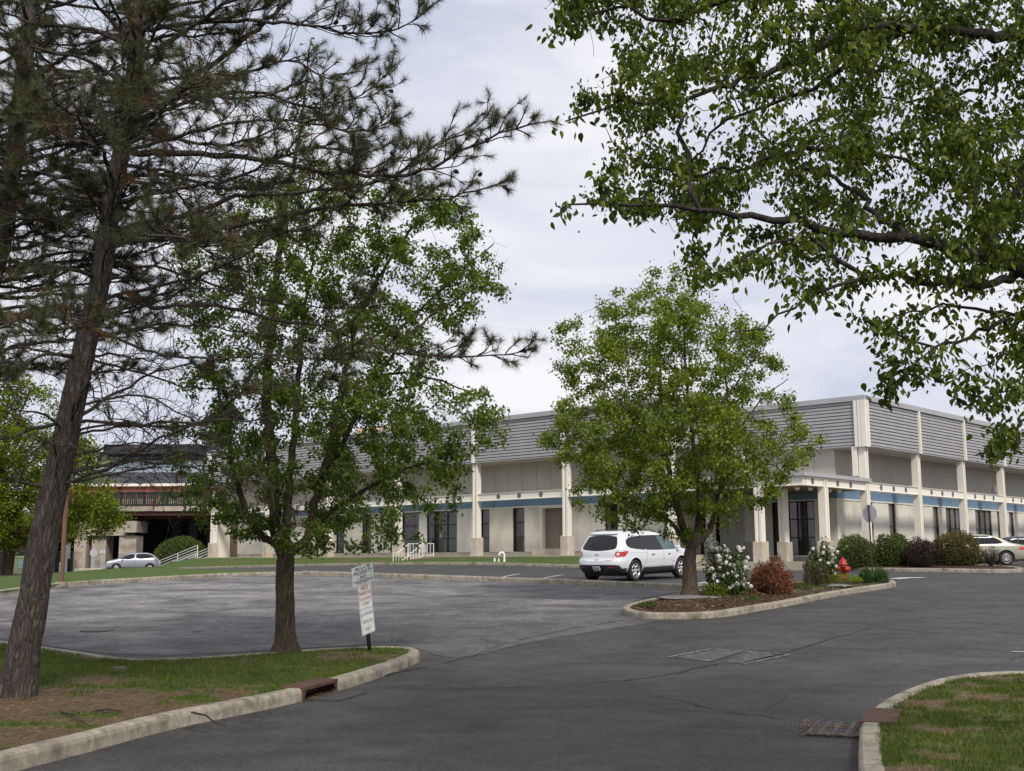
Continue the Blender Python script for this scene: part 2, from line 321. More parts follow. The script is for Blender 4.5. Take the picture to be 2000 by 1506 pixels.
Q = np.stack([GXX.ravel(), GYY.ravel()], 1); HZ = np.zeros(len(Q))
for i in range(0, len(Q), 20000):
    q = Q[i:i+20000]; HZ[i:i+20000] = _U(((q[:, None]-ctrl[None, :, :2])**2).sum(-1)) @ _w[:CN] + _w[CN]+q @ _w[CN+1:]
HZ = HZ.reshape(NX, NY)
mask = np.clip((GYY-16)/6, 0, 1); HZ = HZ*mask
def gz(x, y):
    u = min(max((x-GX0)/GS, 0), NX-1.001); v = min(max((y-GY0)/GS, 0), NY-1.001); i, j = int(u), int(v); u -= i; v -= j
    return float((HZ[i, j]*(1-u)+HZ[i+1, j]*u)*(1-v)+(HZ[i, j+1]*(1-u)+HZ[i+1, j+1]*u)*v)
def G(px, py, dz=0.0):
    d = ray(px, py); o = Vector((0, 0, EYE)); t = 3.0; last = 3.0
    while t < 160:
        p = o+d*t
        if p.z < gz(p.x, p.y)+dz: break
        last = t; t += .15
    a, b = last, t
    for _ in range(16):
        m = (a+b)/2; p = o+d*m
        if p.z < gz(p.x, p.y)+dz: b = m
        else: a = m
    p = o+d*b; return Vector((p.x, p.y, gz(p.x, p.y)))
def PD(px, Y, dz=0.0):
    x, y = XY(px, Y); return Vector((x, y, gz(x, y)))

# ground mesh (terrain grid with far skirts)
gx2 = np.r_[-900, -300, -120, gx, 130, 300, 900]; gy2 = np.r_[-300, -60, gy, 180, 400, 1500]
VX, VY = np.meshgrid(gx2, gy2, indexing='ij')
ii = np.clip(((np.clip(VX, gx[0], gx[-1])-GX0)/GS).round().astype(int), 0, NX-1); jj = np.clip(((np.clip(VY, gy[0], gy[-1])-GY0)/GS).round().astype(int), 0, NY-1)
V = np.stack([VX, VY, HZ[ii, jj]], -1).reshape(-1, 3); a_, b_ = VX.shape
I = np.arange(a_*b_).reshape(a_, b_); Fq = np.stack([I[:-1, :-1], I[1:, :-1], I[1:, 1:], I[:-1, 1:]], -1).reshape(-1, 4)
tag(np_mesh('road', V, Fq, MT['road'], smooth=True), kind='structure')

def inpoly(pts, poly):
    x, y = pts[:, 0], pts[:, 1]; c = np.zeros(len(pts), bool); n = len(poly); j = n-1
    for i in range(n):
        xi, yi = poly[i][:2]; xj, yj = poly[j][:2]
        if yi != yj: c ^= ((yi > y) != (yj > y)) & (x < (xj-xi)*(y-yi)/(yj-yi)+xi)
        j = i
    return c
def resample(pts, step, closed=False):
    P = [Vector((p[0], p[1])) for p in pts]
    if closed: P.append(P[0])
    out = [P[0]]
    for a, b in zip(P[:-1], P[1:]):
        n = max(1, int((b-a).length/step))
        for k in range(1, n+1): out.append(a.lerp(b, k/n))
    if closed: out.pop()
    return out
def chaikin(pts, it=2, closed=False):
    P = [Vector((p[0], p[1])) for p in pts]
    for _ in range(it):
        Q_ = []; n = len(P)
        for i in range(n if closed else n-1):
            a, b = P[i], P[(i+1) % n]; Q_ += [a*.75+b*.25, a*.25+b*.75]
        if not closed: Q_ = [P[0]]+Q_+[P[-1]]
        P = Q_
    return P
def sheet(name, poly, dz, mat, step=.5, green=None, zfun=None, parent=None):
    B = resample(poly, step, True); xs = [p.x for p in B]; ys = [p.y for p in B]
    gxs = np.arange(min(xs), max(xs), step); gys = np.arange(min(ys), max(ys), step)
    if len(gxs) and len(gys):
        g = np.stack(np.meshgrid(gxs, gys), -1).reshape(-1, 2)+.01; g = g[inpoly(g, B)]
    else: g = np.zeros((0, 2))
    # drop interior points too near the border
    Bn = np.array([[p.x, p.y] for p in B])
    if len(g): g = g[(((g[:, None]-Bn[None])**2).sum(-1).min(1)) > (step*.4)**2]
    vin = [Vector(p) for p in Bn]+[Vector(p) for p in g]
    r = delaunay_2d_cdt(vin, [], [list(range(len(B)))], 1, 1e-5)
    vs = [(p.x, p.y, gz(p.x, p.y)+dz if zfun is None else zfun(p.x, p.y)) for p in r[0]]
    o = mesh_obj(name, vs, [tuple(f) for f in r[2]], mat, parent, smooth=True)
    if o.data.polygons and o.data.polygons[0].normal.z < 0: o.data.flip_normals()
    if green is not None:
        at = o.data.attributes.new('green', 'FLOAT', 'POINT'); at.data.foreach_set('value', [float(green(v[0], v[1])) for v in vs])
    return o
def offset(P, d, closed=False):
    n = len(P); out = []
    for i in range(n):
        a = P[(i-1) % n] if (closed or i > 0) else P[i]; b = P[(i+1) % n] if (closed or i < n-1) else P[i]
        t = (b-a).normalized(); out.append(P[i]+Vector((-t.y, t.x))*d)
    return out
def kerb(name, pts, side, wid=.17, h=.15, closed=False, mat=None, joint=3.0, zb=-.15, skip=None):
    """pts: outer edge polyline; side=+1 -> kerb body lies to the left of travel"""
    P = resample([Vector((p[0], p[1])) for p in pts], .25, closed); n = len(P); Z = [gz(p.x, p.y) for p in P]
    prof = [(-.012, zb), (-.006, h-.05), (.006, h-.018), (.03, h), (wid-.02, h), (wid, h-.02), (wid, zb)]; k = len(prof)
    rings = []; s = 0; L = 0
    offs = [[0]*k for _ in P]
    T = []
    for i in range(n):
        a = P[(i-1) % n] if (closed or i > 0) else P[i]; b = P[(i+1) % n] if (closed or i < n-1) else P[i]
        t = (b-a).normalized(); T.append(Vector((-t.y, t.x))*side)
    vs = []; cuts = []; pend = 0.0
    def ring(p, nrm, z, sink, seed):
        j = noise.noise(Vector((p.x*.9, p.y*.9, 3)))*.010; j2 = noise.noise(Vector((p.x*2.4, p.y*2.4, 9)))*.005
        for q, (dx, dzz) in enumerate(prof):
            edge = sink if 0 < q < 6 else 0
            d = dx+j+j2*(1 if q in (1, 2, 3) else 0)+(sink if q <= 2 else (-sink if q >= 5 else 0))
            v = p+nrm*d; vs.append((v.x, v.y, z+dzz-(sink if 2 <= q <= 5 else 0)+(j2*.6 if q in (2, 3, 4) else 0)))
    for i in range(n):
        if i: L += (P[i]-P[i-1]).length
        if i and int(L/joint) != int((L-(P[i]-P[i-1]).length)/joint) and i < n-1:
            t = (P[i]-P[i-1]).normalized()
            for dd, sk in ((-.011, 0), (-.007, .02), (.007, .02), (.011, 0)): ring(P[i]+t*dd, T[i], Z[i], sk, i)
        else: ring(P[i], T[i], Z[i], 0, i)
    m = len(vs)//k; fs = []
    for i in range(m if closed else m-1):
        j = (i+1) % m
        for q in range(k-1): fs.append((i*k+q, j*k+q, j*k+q+1, i*k+q+1))
    if not closed: fs += [tuple(range(k-1, -1, -1)), tuple((m-1)*k+q for q in range(k))]
    o = mesh_obj(name, vs, fs, mat or MT['concrete'])
    bm = bmesh.new(); bm.from_mesh(o.data); bmesh.ops.recalc_face_normals(bm, faces=bm.faces); bm.to_mesh(o.data); bm.free()
    return tag(o, kind='structure')

# ------------------------------------------------------------------ paved and planted areas
def px2(pts, dz=.15): return [Vector((p.x, p.y)) for p in (G(a, b, dz) for a, b in pts)]
def pd2(pts): return [Vector(XY(a, b)) for a, b in pts]
# divider kerb between old lot and upper road
divR = pd2([(590, 45.3), (740, 43.0), (900, 41.0), (1100, 38.6), (1240, 36.8), (1370, 35.2)])
divL = pd2([(-350, 29), (-150, 31.5), (0, 34.3), (110, 37.8), (200, 40), (300, 41.8), (370, 43.2), (440, 44.6), (520, 45.2), (590, 45.3)])
tag(kerb('kerb', divR, 1, wid=.30, h=.17), kind='structure')
kerb('kerb', divL, 1, wid=.17, h=.15)
# islands
isl1 = chaikin(px2([(-420, 1610), (-150, 1518), (0, 1475), (150, 1440), (330, 1394), (450, 1372), (585, 1346), (668, 1324), (740, 1303), (798, 1283), (822, 1272), (812, 1264), (772, 1261), (700, 1262), (530, 1272), (375, 1284), (253, 1287), (150, 1271), (68, 1260), (0, 1250), (-250, 1222), (-500, 1205), (-900, 1400)]), 2, True)
isl3 = chaikin(px2([(1213, 1184), (1222, 1191), (1254, 1196), (1332, 1197), (1410, 1193.5), (1458, 1185), (1539, 1172.5), (1620, 1156), (1710, 1143), (1752, 1137), (1745, 1132.5), (1700, 1131.5), (1560, 1136), (1450, 1141), (1385, 1149), (1300, 1163), (1240, 1174)]), 2, True)
isl2 = chaikin(px2([(1720, 1700), (1688, 1550), (1681, 1506), (1676, 1451), (1680, 1412), (1702, 1380), (1748, 1353), (1818, 1328), (1860, 1318.5), (1930, 1311), (2000, 1309.5), (2200, 1312), (2500, 1330), (2900, 1420), (3100, 1700)]), 2, True)
bedR = chaikin(pd2([(1578, 54.5), (1600, 51.5), (1660, 49.8), (1760, 48), (1856, 47), (1950, 46.4), (1992, 46.7), (2000, 47.6), (1985, 48.8), (1900, 50.5), (1800, 52.2), (1700, 55), (1610, 57)]), 2, True)
lotpoly = px2([(-350, 1230), (0, 1247), (68, 1257), (253, 1284), (530, 1270), (700, 1260), (780, 1260), (822, 1268), (860, 1284), (920, 1283), (1000, 1262), (1120, 1240), (1240, 1222), (1330, 1207), (1300, 1190), (1215, 1182), (1290, 1160)], 0)+pd2([(1370, 35.2), (1240, 36.8), (1100, 38.6), (900, 41.0), (740, 43.0), (590, 45.3), (520, 45.2), (440, 44.6), (370, 43.2), (300, 41.8), (200, 40), (110, 37.8), (0, 34.3), (-150, 31.5), (-350, 29)])
wl_, wr_ = XY(230, 36), XY(1130, 31)
def wear(x, y):
    d1 = math.hypot((x-wl_[0])/9, (y-wl_[1])/8); d2 = math.hypot((x-wr_[0])/5, (y-wr_[1])/4)
    return min(1, max(.22, 1.35-d1*.55, 1.0-d2*.8)+.3*noise.noise(Vector((x*.25, y*.25, 3))))
tag(sheet('parking_lot', chaikin(lotpoly, 1, True), .006, MT['lot'], .5, wear), kind='structure')

def nz(x, y, s, o=0): return noise.noise(Vector((x*s, y*s, o)))
gc_, gp_, gq_ = G(560, 1320, .15), G(60, 1390, .15), G(740, 1285, .15)
def green1(x, y):
    # real patchiness: bare pine-straw ground near the pine, lush patch in the middle
    c = gc_; d = math.hypot((x-c.x)/2.6, (y-c.y)/1.7)
    p = gp_; dp = math.hypot((x-p.x)/2.6, (y-p.y)/2.8); q = gq_; dq = math.hypot((x-q.x)/1.2, (y-q.y)/1.0)
    v = .76+.75*nz(x, y, .8, 1)+.70*nz(x, y, 2.4, 4)-max(0, .55-dp*.45)-max(0, .40-dq*.45)+max(0, .45-d*.35)
    if y > 15.5 and x < -3: v += .15
    return min(1, max(0, v))
def green2(x, y): return min(1, max(0, .66+.85*nz(x, y, 1.1, 7)+.75*nz(x, y, 2.9, 2)))
def island(name, outline, mat, green, bumpz=.10, step=.4, wid=.17, side=1):
    area = sum(a.x*b.y-b.x*a.y for a, b in zip(outline, outline[1:]+outline[:1]))
    sd_ = 1 if area > 0 else -1
    inner = offset(outline, (wid-.03)*sd_, True)
    Bn = np.array([[p.x, p.y] for p in inner])
    def zf(x, y):
        d = math.sqrt(((Bn-[x, y])**2).sum(1).min()); return gz(x, y)+.125+bumpz*min(1, d/1.6)+.02*nz(x, y, 1.7, 5)*min(1, d/.4)
    o = sheet(name, inner, 0, mat, step, green, zf); tag(o, kind='structure'); return zf, sd_, inner
zf1, s1, in1 = island('lawn', isl1, MT['lawn'], green1, .06, .28)
zf3, s3, in3 = island('planting_bed', isl3, MT['mulchm'], lambda x, y: .12+.5*max(0, nz(x, y, .9, 3)) if x < 7.5 else .45+.5*nz(x, y, 1.2, 3), .12, .3)
zf2, s2, in2 = island('lawn', isl2, MT['lawn'], green2, .05, .22)
zfR, sR, inR = island('planting_bed', bedR, MT['mulchm'], lambda x, y: .15+.4*max(0, nz(x, y, .5, 8)), .10, .5)
# kerbs of islands, with the drain openings left free
def split_kerb(outline, sd_, cuts, **kw):
    n = len(outline); used = [False]*n
    for (c, r) in cuts:
        for i, p in enumerate(outline):
            if (p-Vector((c.x, c.y))).length < r: used[i] = True
    if not any(used): kerb('kerb', outline, sd_, closed=True, **kw); return
    st = next(i for i in range(n) if used[i] and not used[(i+1) % n]); seg = []
    for q in range(1, n+1):
        i = (st+q) % n
        if used[i]:
            if len(seg) > 1: kerb('kerb', seg, sd_, **kw)
            seg = []
        else: seg.append(outline[i])
    if len(seg) > 1: kerb('kerb', seg, sd_, **kw)
dr1 = G(629, 1335, .15); dr2 = G(1689, 1396, .15)
o1 = resample(isl1, .06, True); o2 = resample(isl2, .06, True)
split_kerb(o1, s1, [(dr1, .47)]); split_kerb(o2, s2, [(dr2, .49)])
kerb('kerb', isl3, s3, closed=True); kerb('kerb', bedR, sR, closed=True, wid=.2)

# far lawn behind the lot, falling away to the low road by the bridge
lawnL = divL[:]; back = pd2([(585, 46), (520, 47), (450, 48.6), (400, 51), (350, 58), (325, 74), (300, 78), (200, 62), (100, 52), (0, 46), (-150, 42), (-350, 40)])
Bl = np.array([[p.x, p.y] for p in resample(divL, .5)])
def zfL(x, y):
    d = math.sqrt(((Bl-[x, y])**2).sum(1).min()); return gz(x, y)+.12+.05*min(1, d/2)
tag(sheet('lawn', [p+Vector((.05, .12)) for p in lawnL]+back, 0, MT['lawn_far'], .7, lambda x, y: .9+.5*nz(x, y, .3), zfL), kind='structure')

# painted markings
def gline(name, pts, wid, mat, dz=.010):
    P = resample(pts, .4); t0 = offset(P, wid/2); t1 = offset(P, -wid/2); n = len(P)
    vs = [(p.x, p.y, gz(p.x, p.y)+dz) for p in t0]+[(p.x, p.y, gz(p.x, p.y)+dz) for p in t1]
    return vs, [(i, i+1, n+i+1, n+i) for i in range(n-1)]
def wornpaint(name, c, under, lo, hi):
    m, t, b, o = newmat(name); v = pos(t); f = noi(t, v, 9, 6, .75); r = ramp(t, [(lo, (0, 0, 0)), (hi, (1, 1, 1))]); t.links.new(f, r.inputs[0])
    t.links.new(mixc(t, r.outputs[0], under, c), b.inputs['Base Color']); b.inputs['Roughness'].default_value = .8; return m
wp1 = wornpaint('worn_white_paint', (.30, .30, .30), (.055, .054, .054), .44, .62)
wp2 = wornpaint('very_worn_white_paint', (.17, .17, .17), (.050, .049, .049), .48, .70)
wp3 = wornpaint('white_line_paint', (.50, .50, .50), (.12, .12, .12), .34, .5)
wpb = wornpaint('blue_line_paint', (.12, .30, .42), (.08, .08, .085), .38, .55)
def markings():
    mb = MB(); q = px2([(1306, 1284), (1390, 1268), (1545, 1279), (1450, 1298)], 0)
    c1, c2, c3, c4 = q
    mb.add(*gline('', [c1, c2], .07, None)); mb.add(*gline('', [c2, c2.lerp(c3, .98)], .07, None)); mb.add(*gline('', [c3, c4.lerp(c3, .0)], .06, None)); mb.add(*gline('', [c1, c4.lerp(c1, .38)], .06, None))
    tag(mb.build('painted_square', wp1), kind='structure')
    vs = [(p.x, p.y, gz(p.x, p.y)+.008) for p in (c1.lerp(c3, .06), c2.lerp(c4, .06), c2.lerp(c3, .42), c4.lerp(c1, .40))]
    tag(mesh_obj('faded_paint_patch', vs, [(0, 1, 2, 3)], wp2), kind='structure')
    vs = [(p.x, p.y, gz(p.x, p.y)+.008) for p in (c2.lerp(c3, .52), c3.lerp(c1, .12), c4.lerp(c2, .06), c4.lerp(c1, .22))]
    tag(mesh_obj('faded_paint_patch', vs, [(0, 1, 2, 3)], wp2), kind='structure')
    mb = MB(); a = px2([(1745, 1131), (1770, 1129), (1805, 1128.5)], 0); mb.add(*gline('', a, .5, None)); tag(mb.build('stop_line', wp3), kind='structure')
    mb = MB(); mb.add(*gline('', px2([(1976, 1273.5), (2100, 1276)], 0), .08, None)); tag(mb.build('lane_line', wp3), kind='structure')
    mb = MB()
    for a, b in (((1150, 37.9), (1210, 43)), ((1330, 37.2), (1430, 43)), ((1240, 38.3), (1300, 37.5)), ((960, 41.5), (1015, 47)), ((1040, 40.7), (1100, 46))):
        mb.add(*gline('', pd2([a, b]), .10, None))
    tag(mb.build('bay_lines', wp3), kind='structure')
    mb = MB()
    for a, b in (((1350, 37.0), (1440, 38.0)), ((1350, 37.0), (1400, 42)), ((1385, 37.3), (1425, 41)), ((1540, 38.2), (1600, 38.8))): mb.add(*gline('', pd2([a, b]), .10, None))
    tag(mb.build('accessible_bay_lines', wpb), kind='structure')
    # sealed cracks: wandering tar lines
    tar = pmat('tar_sealant', (.016, .016, .018), .6, .2, 8, kind='world'); mb = MB()
    def wig(pts, amp=.05):
        P = resample(px2(pts, 0), .07); return [p+Vector((nz(p.x, p.y, 1.3, 1)*amp+nz(p.x, p.y, 5, 1)*amp*.8+nz(p.x, p.y, 14, 1)*amp*.35, nz(p.x, p.y, 1.3, 8)*amp*2.2+nz(p.x, p.y, 5, 8)*amp*1.4+nz(p.x, p.y, 14, 3)*amp*.5)) for p in P]
    for pts, wd in ((a_, b_*1.9) for a_, b_ in (([(880, 1345), (1120, 1340), (1300, 1320), (1400, 1297), (1500, 1283), (1600, 1256), (1700, 1226)], .022), ([(1620, 1216), (1690, 1219), (1730, 1224)], .03), ([(1700, 1224), (1860, 1240), (2000, 1246), (2200, 1252)], .018),
                    ([(1930, 1312), (1960, 1296), (2000, 1280)], .02), ([(1280, 1360), (1390, 1384), (1480, 1398), (1600, 1418)], .014), ([(1290, 1384), (1400, 1390), (1470, 1398)], .01), ([(1220, 1212), (1120, 1228), (1000, 1253), (920, 1283), (700, 1330)], .03),
                    ([(1480, 1398), (1530, 1366), (1540, 1356)], .006), ([(240, 1160), (300, 1163), (350, 1171)], .03))):
        W_ = wig(pts); P = W_; t0 = offset(P, wd/2); t1 = offset(P, -wd/2); n = len(P)
        t0 = [p.lerp(q, .5+.5*min(1, .45+nz(q.x, q.y, 4.0, 2)*1.2)) for p, q in zip(P, t0)]; t1 = [p.lerp(q, .5+.5*min(1, .45+nz(q.x, q.y, 4.0, 6)*1.2)) for p, q in zip(P, t1)]
        mb.add([(p.x, p.y, gz(p.x, p.y)+.011) for p in t0]+[(p.x, p.y, gz(p.x, p.y)+.011) for p in t1], [(i, i+1, n+i+1, n+i) for i in range(n-1) if nz(P[i].x, P[i].y, .9, 5) > -.32])
    o = tag(mb.build('tar_seams', tar), kind='structure')
    # manhole lids
    for px, py, r, wd in ((190, 1232.5, .34, .05), (384, 1235, .08, .02)):
        p = G(px, py); mb = MB(); mb.lathe([(0, .014), (r*.9, .014), (r*.91, .010), (r*.93, .010), (r*.94, .014), (r, .014), (r, 0)], 24, T=Matrix.Translation((p.x, p.y, p.z+.004)))
        tag(mb.build('manhole_cover', MT['iron']), 'large round iron manhole cover set in the old grey parking lot' if r > .2 else 'small round iron valve cover set in the old grey parking lot', 'manhole cover')
markings()

# ------------------------------------------------------------------ drains
def drain(name, c, edge_dir, inward, label, L=1.25, grate=True, gl=.75, gw=.5):
    """c: middle of opening on kerb outer edge; edge_dir along kerb; inward towards the lawn"""
    e = Vector((edge_dir.x, edge_dir.y, 0)).normalized(); n = Vector((inward.x, inward.y, 0)).normalized(); z = gz(c.x, c.y)
    T = Matrix((e, n, Vector((0, 0, 1)))).transposed().to_4x4(); T.translation = (c.x, c.y, z)
    root = empty(name, None, label, 'storm drain', mat=T); h = L/2
    mb = MB(); mb.box((-h, -.012, .118), (h, .30, .158), bev=.006); mb.build('hood', MT['rust'], root)
    mb = MB(); mb.box((-h, -.004, -.1), (-h+.05, .26, .117)); mb.box((h-.05, -.004, -.1), (h, .26, .117)); mb.box((-h+.05, .24, -.12), (h-.05, .27, .117))
    for s_ in (-1, 1): mb.add([(s_*(h-.05), -.002, .117), (s_*(h-.12), -.002, .117), (s_*(h-.05), -.002, .04), (s_*(h-.05), .03, .117), (s_*(h-.12), .03, .117), (s_*(h-.05), .03, .04)], [(0, 1, 2), (3, 5, 4), (1, 4, 5, 2)])
    mb.build('throat', MT['rust'], root)
    mb = MB(); mb.box((-h+.05, .0, .006), (h-.05, .24, .012)); mb.build('pit_darkness', MT['black_metal'], root)  # flat black sheet painted as the darkness inside the inlet
    if grate:
        mb = MB(); y0, y1 = -.03-gw, -.03
        mb.box((-gl/2, y0, .004), (gl/2, y0+.035, .02)); mb.box((-gl/2, y1-.035, .004), (gl/2, y1, .02)); mb.box((-gl/2, y0+.035, .004), (-gl/2+.035, y1-.035, .02)); mb.box((gl/2-.035, y0+.035, .004), (gl/2, y1-.035, .02))
        for k in range(1, 8): x = -gl/2+k*gl/8; mb.box((x-.030, y0+.035, .004), (x+.030, y1-.035, .019))
        for k in range(1, 4): y = y0+k*gw/4; mb.box((-gl/2+.035, y-.020, .005), (gl/2-.035, y+.020, .018))
        g = mb.build('grate', MT['iron'], root)
        mb = MB(); mb.box((-gl/2+.03, y0+.03, .0125), (gl/2-.03, y1-.03, .0132)); mb.build('shaft_darkness', MT['black_metal'], root)  # thin black sheet below the bars stands for the unlit depth
    return root, T
def edge_frame(outline, c):
    n = len(outline); i = min(range(n), key=lambda k: (outline[k]-Vector((c.x, c.y))).length); e = (outline[(i+3) % n]-outline[(i-3) % n]).normalized(); return outline[i], e
c1, e1_ = edge_frame(o1, dr1); n1_ = Vector((-e1_.y, e1_.x))*s1
drA, TA = drain('storm_drain', c1, e1_ if e1_.x > 0 else -e1_, n1_, 'rusty storm drain inlet in the left kerb below the leaning signs', 1.02, True, .80, .40)
c2, e2_ = edge_frame(o2, dr2); n2_ = Vector((-e2_.y, e2_.x))*s2
drB, TB = drain('storm_drain', c2, e2_, n2_, 'storm drain with iron grate and rust brown hood at the right corner lawn', 1.0, True, .96, .48)

def litter(name, pts_fn, n, mat, size=(.02, .035), label=None, cat=None, seed=1, z0=.004):
    r = np.random.default_rng(seed); V = []; F = []
    for i in range(n):
        x, y, z = pts_fn(r); a = r.uniform(0, 6.28); l = r.uniform(*size); w_ = l*r.uniform(.35, .6); t = r.uniform(-.6, .6)
        ca, sa = math.cos(a), math.sin(a); dz = abs(t)*w_
        b = len(V); V += [(x-ca*l/2, y-sa*l/2, z+z0), (x-sa*w_/2, y+ca*w_/2, z+z0+dz), (x+ca*l/2, y+sa*l/2, z+z0+abs(t)*.01), (x+sa*w_/2, y-ca*w_/2, z+z0+dz*.2)]
        F += [(b, b+1, b+2), (b, b+2, b+3)]
    return tag(np_mesh(name, V, F, mat), label, cat, kind='stuff')
def near_drain(T, sx, sy, oy, z=.02):
    def f(r):
        p = T @ Vector((r.normal(0, sx), oy+r.normal(0, sy), 0)); return p.x, p.y, gz(p.x, p.y)+z*r.uniform(0, 1)
    return f
def near_drain2(T):
    sg_ = -1 if (T @ Vector((-1, 0, 0))).y < (T @ Vector((1, 0, 0))).y else 1
    def f(r):
        p = T @ (Vector((sg_*(.50+abs(r.normal(0, .035))), r.uniform(-.55, -.02), 0)) if r.random() < .6 else Vector((r.normal(0, .3), -.53-abs(r.normal(0, .05)), 0))); return p.x, p.y, gz(p.x, p.y)+.02*r.uniform(0, 1)
    return f
MT['litter_y'] = leafm('fallen_yellow_brown_leaf', [(.24, .17, .08), (.16, .10, .05), (.09, .055, .03), (.30, .22, .11)], .05, .2)
litter('leaf_litter', near_drain(TB, .06, .18, -.30), 1*260, MT['litter_y'], (.015, .03), 'yellow brown leaves caught across the iron drain grate', 'leaf litter', 3, .016)
litter('leaf_litter', near_drain2(TB), 420, MT['litter_y'], (.015, .03), 'drift of yellow brown leaves at the near and outer edges of the drain grate', 'leaf litter', 4, .02)
litter('leaf_litter', near_drain(TB, .05, .16, -.25), 0 or 40, MT['litter_y'], (.015, .03), 'scattered leaves beside the right drain', 'leaf litter', 5)
litter('leaf_litter', near_drain(TA, .35, .04, -.02, .03), 260, MT['litter_y'], (.015, .035), 'brown leaves heaped in the mouth of the rusty inlet', 'leaf litter', 6)
def along(outline, sd_, lo, hi, off=.06, spread=.05):
    P = resample(outline, .05, True); Pn = [p for p in P]
    def f(r):
        while True:
            i = int(r.integers(0, len(P))); p = P[i]; q = P[(i+1) % len(P)]; t = (q-p).normalized(); nn = Vector((-t.y, t.x))*sd_
            c = p-nn*(off+abs(r.normal(0, spread)))
            if lo(c): return c.x, c.y, gz(c.x, c.y)
    return f
litter('leaf_litter', along(isl3, s3, lambda c: c.y < 40 and c.x > 3, None, .02, .09), 900, MT['litter_y'], (.02, .045), 'thin line of dead leaves along the kerb of the planted island', 'leaf litter', 7)
litter('leaf_litter', along(isl1, s1, lambda c: c.y < 15.5, None, .015, .04), 700, MT['litter_y'], (.012, .03), 'dead leaves along the foot of the left lawn kerb', 'leaf litter', 8)

# ------------------------------------------------------------------ grass blades and straw (stuff)
def blades(name, zf, poly, green, n, mat, hgt, seed, label, cat, region, thr=.45, wid=.004, invert=False, flat=False):
    r = np.random.default_rng(seed); V = []; Pn = [(p.x, p.y) for p in poly]; x0, x1, y0, y1 = region
    P = np.stack([r.uniform(x0, x1, n*4), r.uniform(y0, y1, n*4)], 1); P = P[inpoly(P, Pn)]; c = 0
    for x, y in P:
        g = green(x, y)+.50*nz(x, y, 5, 3)+.35*nz(x, y, 13, 3)
        if (g < thr) != invert: continue
        if r.random() > (1 if invert else min(1, (g-thr)*4+.25)): continue
        z = zf(x, y); a = r.uniform(0, 6.28); h = hgt*r.uniform(.5, 1.25); ca, sa = math.cos(a), math.sin(a)
        if flat:
            dx, dy = ca*h, sa*h; V += [(x-sa*wid, y+ca*wid, z+.006), (x+sa*wid, y-ca*wid, z+.004), (x+dx, y+dy, z+.004+r.uniform(0, .02))]
        else:
            l = r.normal(0, .35)*h, r.normal(0, .35)*h; V += [(x-ca*wid, y-sa*wid, z-.005), (x+ca*wid, y+sa*wid, z-.005), (x+l[0], y+l[1], z+h)]
        c += 1
        if c >= n: break
    return tag(np_mesh(name, V, np.arange(len(V)).reshape(-1, 3), mat), label, cat, kind='stuff')
blades('grass', zf1, in1, green1, 75000, MT['blade'], .042, 11, 'patchy short grass around the pine and pear on the left lawn', 'grass', (-10.5, 3, 8, 22), .58, .0045)
blades('pine_straw', zf1, in1, green1, 16000, MT['straw'], .09, 12, 'reddish brown pine needle litter on the left lawn', 'pine straw', (-7.5, 3, 8, 19), .62, .003, True, True)
blades('grass', zf2, in2, green2, 60000, MT['blade'], .045, 13, 'thick green grass on the corner lawn at lower right', 'grass', (2, 8, 5.5, 15), .52, .0038)
blades('dry_grass', zf2, in2, green2, 7000, MT['straw'], .05, 14, 'dry straw patches on the corner lawn at lower right', 'dry grass', (2, 8, 5.5, 15), .66, .003, True, True)
def mulchfn(inn, zf):
    Pn = [(p.x, p.y) for p in inn]; xs = [p[0] for p in Pn]; ys = [p[1] for p in Pn]
    def f(r):
        while True:
            x, y = r.uniform(min(xs), max(xs)), r.uniform(min(ys), max(ys))
            if inpoly(np.array([[x, y]]), Pn)[0]: return x, y, zf(x, y)
    return f
litter('mulch', mulchfn(in3, zf3), 6000, MT['straw'], (.04, .09), 'brown wood chip mulch on the planted island', 'mulch', 21)

# ------------------------------------------------------------------ vegetation tools
def leaf_mesh(name, centers, axes, normals, L, W, mat, parent, shape='ovate', fold=.18):
    """centers/axes/normals (n,3); L,W (n,)"""
    n = len(centers)
    if shape == 'ovate':
        tp = np.array([[0, 0, 0], [.2, .42, .03], [.5, .46, .0], [1, 0, -.16], [.5, -.46, 0], [.2, -.42, .03], [.45, 0, -fold]]); F = np.array([[0, 6, 1], [1, 6, 2], [2, 6, 3], [3, 6, 4], [4, 6, 5], [5, 6, 0]])
    elif shape == 'quad':
        tp = np.array([[0, 0, 0], [.45, .5, .05], [1, 0, -.1], [.45, -.5, .05]]); F = np.array([[0, 2, 1], [0, 3, 2]])
    elif shape == 'needle':
        tp = np.array([[0, .5, 0], [0, -.5, 0], [1, 0, 0]]); F = np.array([[0, 1, 2]])
    ax = axes/np.linalg.norm(axes, axis=1, keepdims=True)
    sdv = np.cross(normals, ax); sdv /= np.linalg.norm(sdv, axis=1, keepdims=True)+1e-9; nn = np.cross(ax, sdv)
    V = centers[:, None]+ax[:, None]*(tp[None, :, :1]*L[:, None, None])+sdv[:, None]*(tp[None, :, 1:2]*W[:, None, None])+nn[:, None]*(tp[None, :, 2:3]*L[:, None, None])
    k = len(tp); FF = (F[None]+(np.arange(n)*k)[:, None, None]).reshape(-1, 3)
    return np_mesh(name, V.reshape(-1, 3), FF, mat, parent)
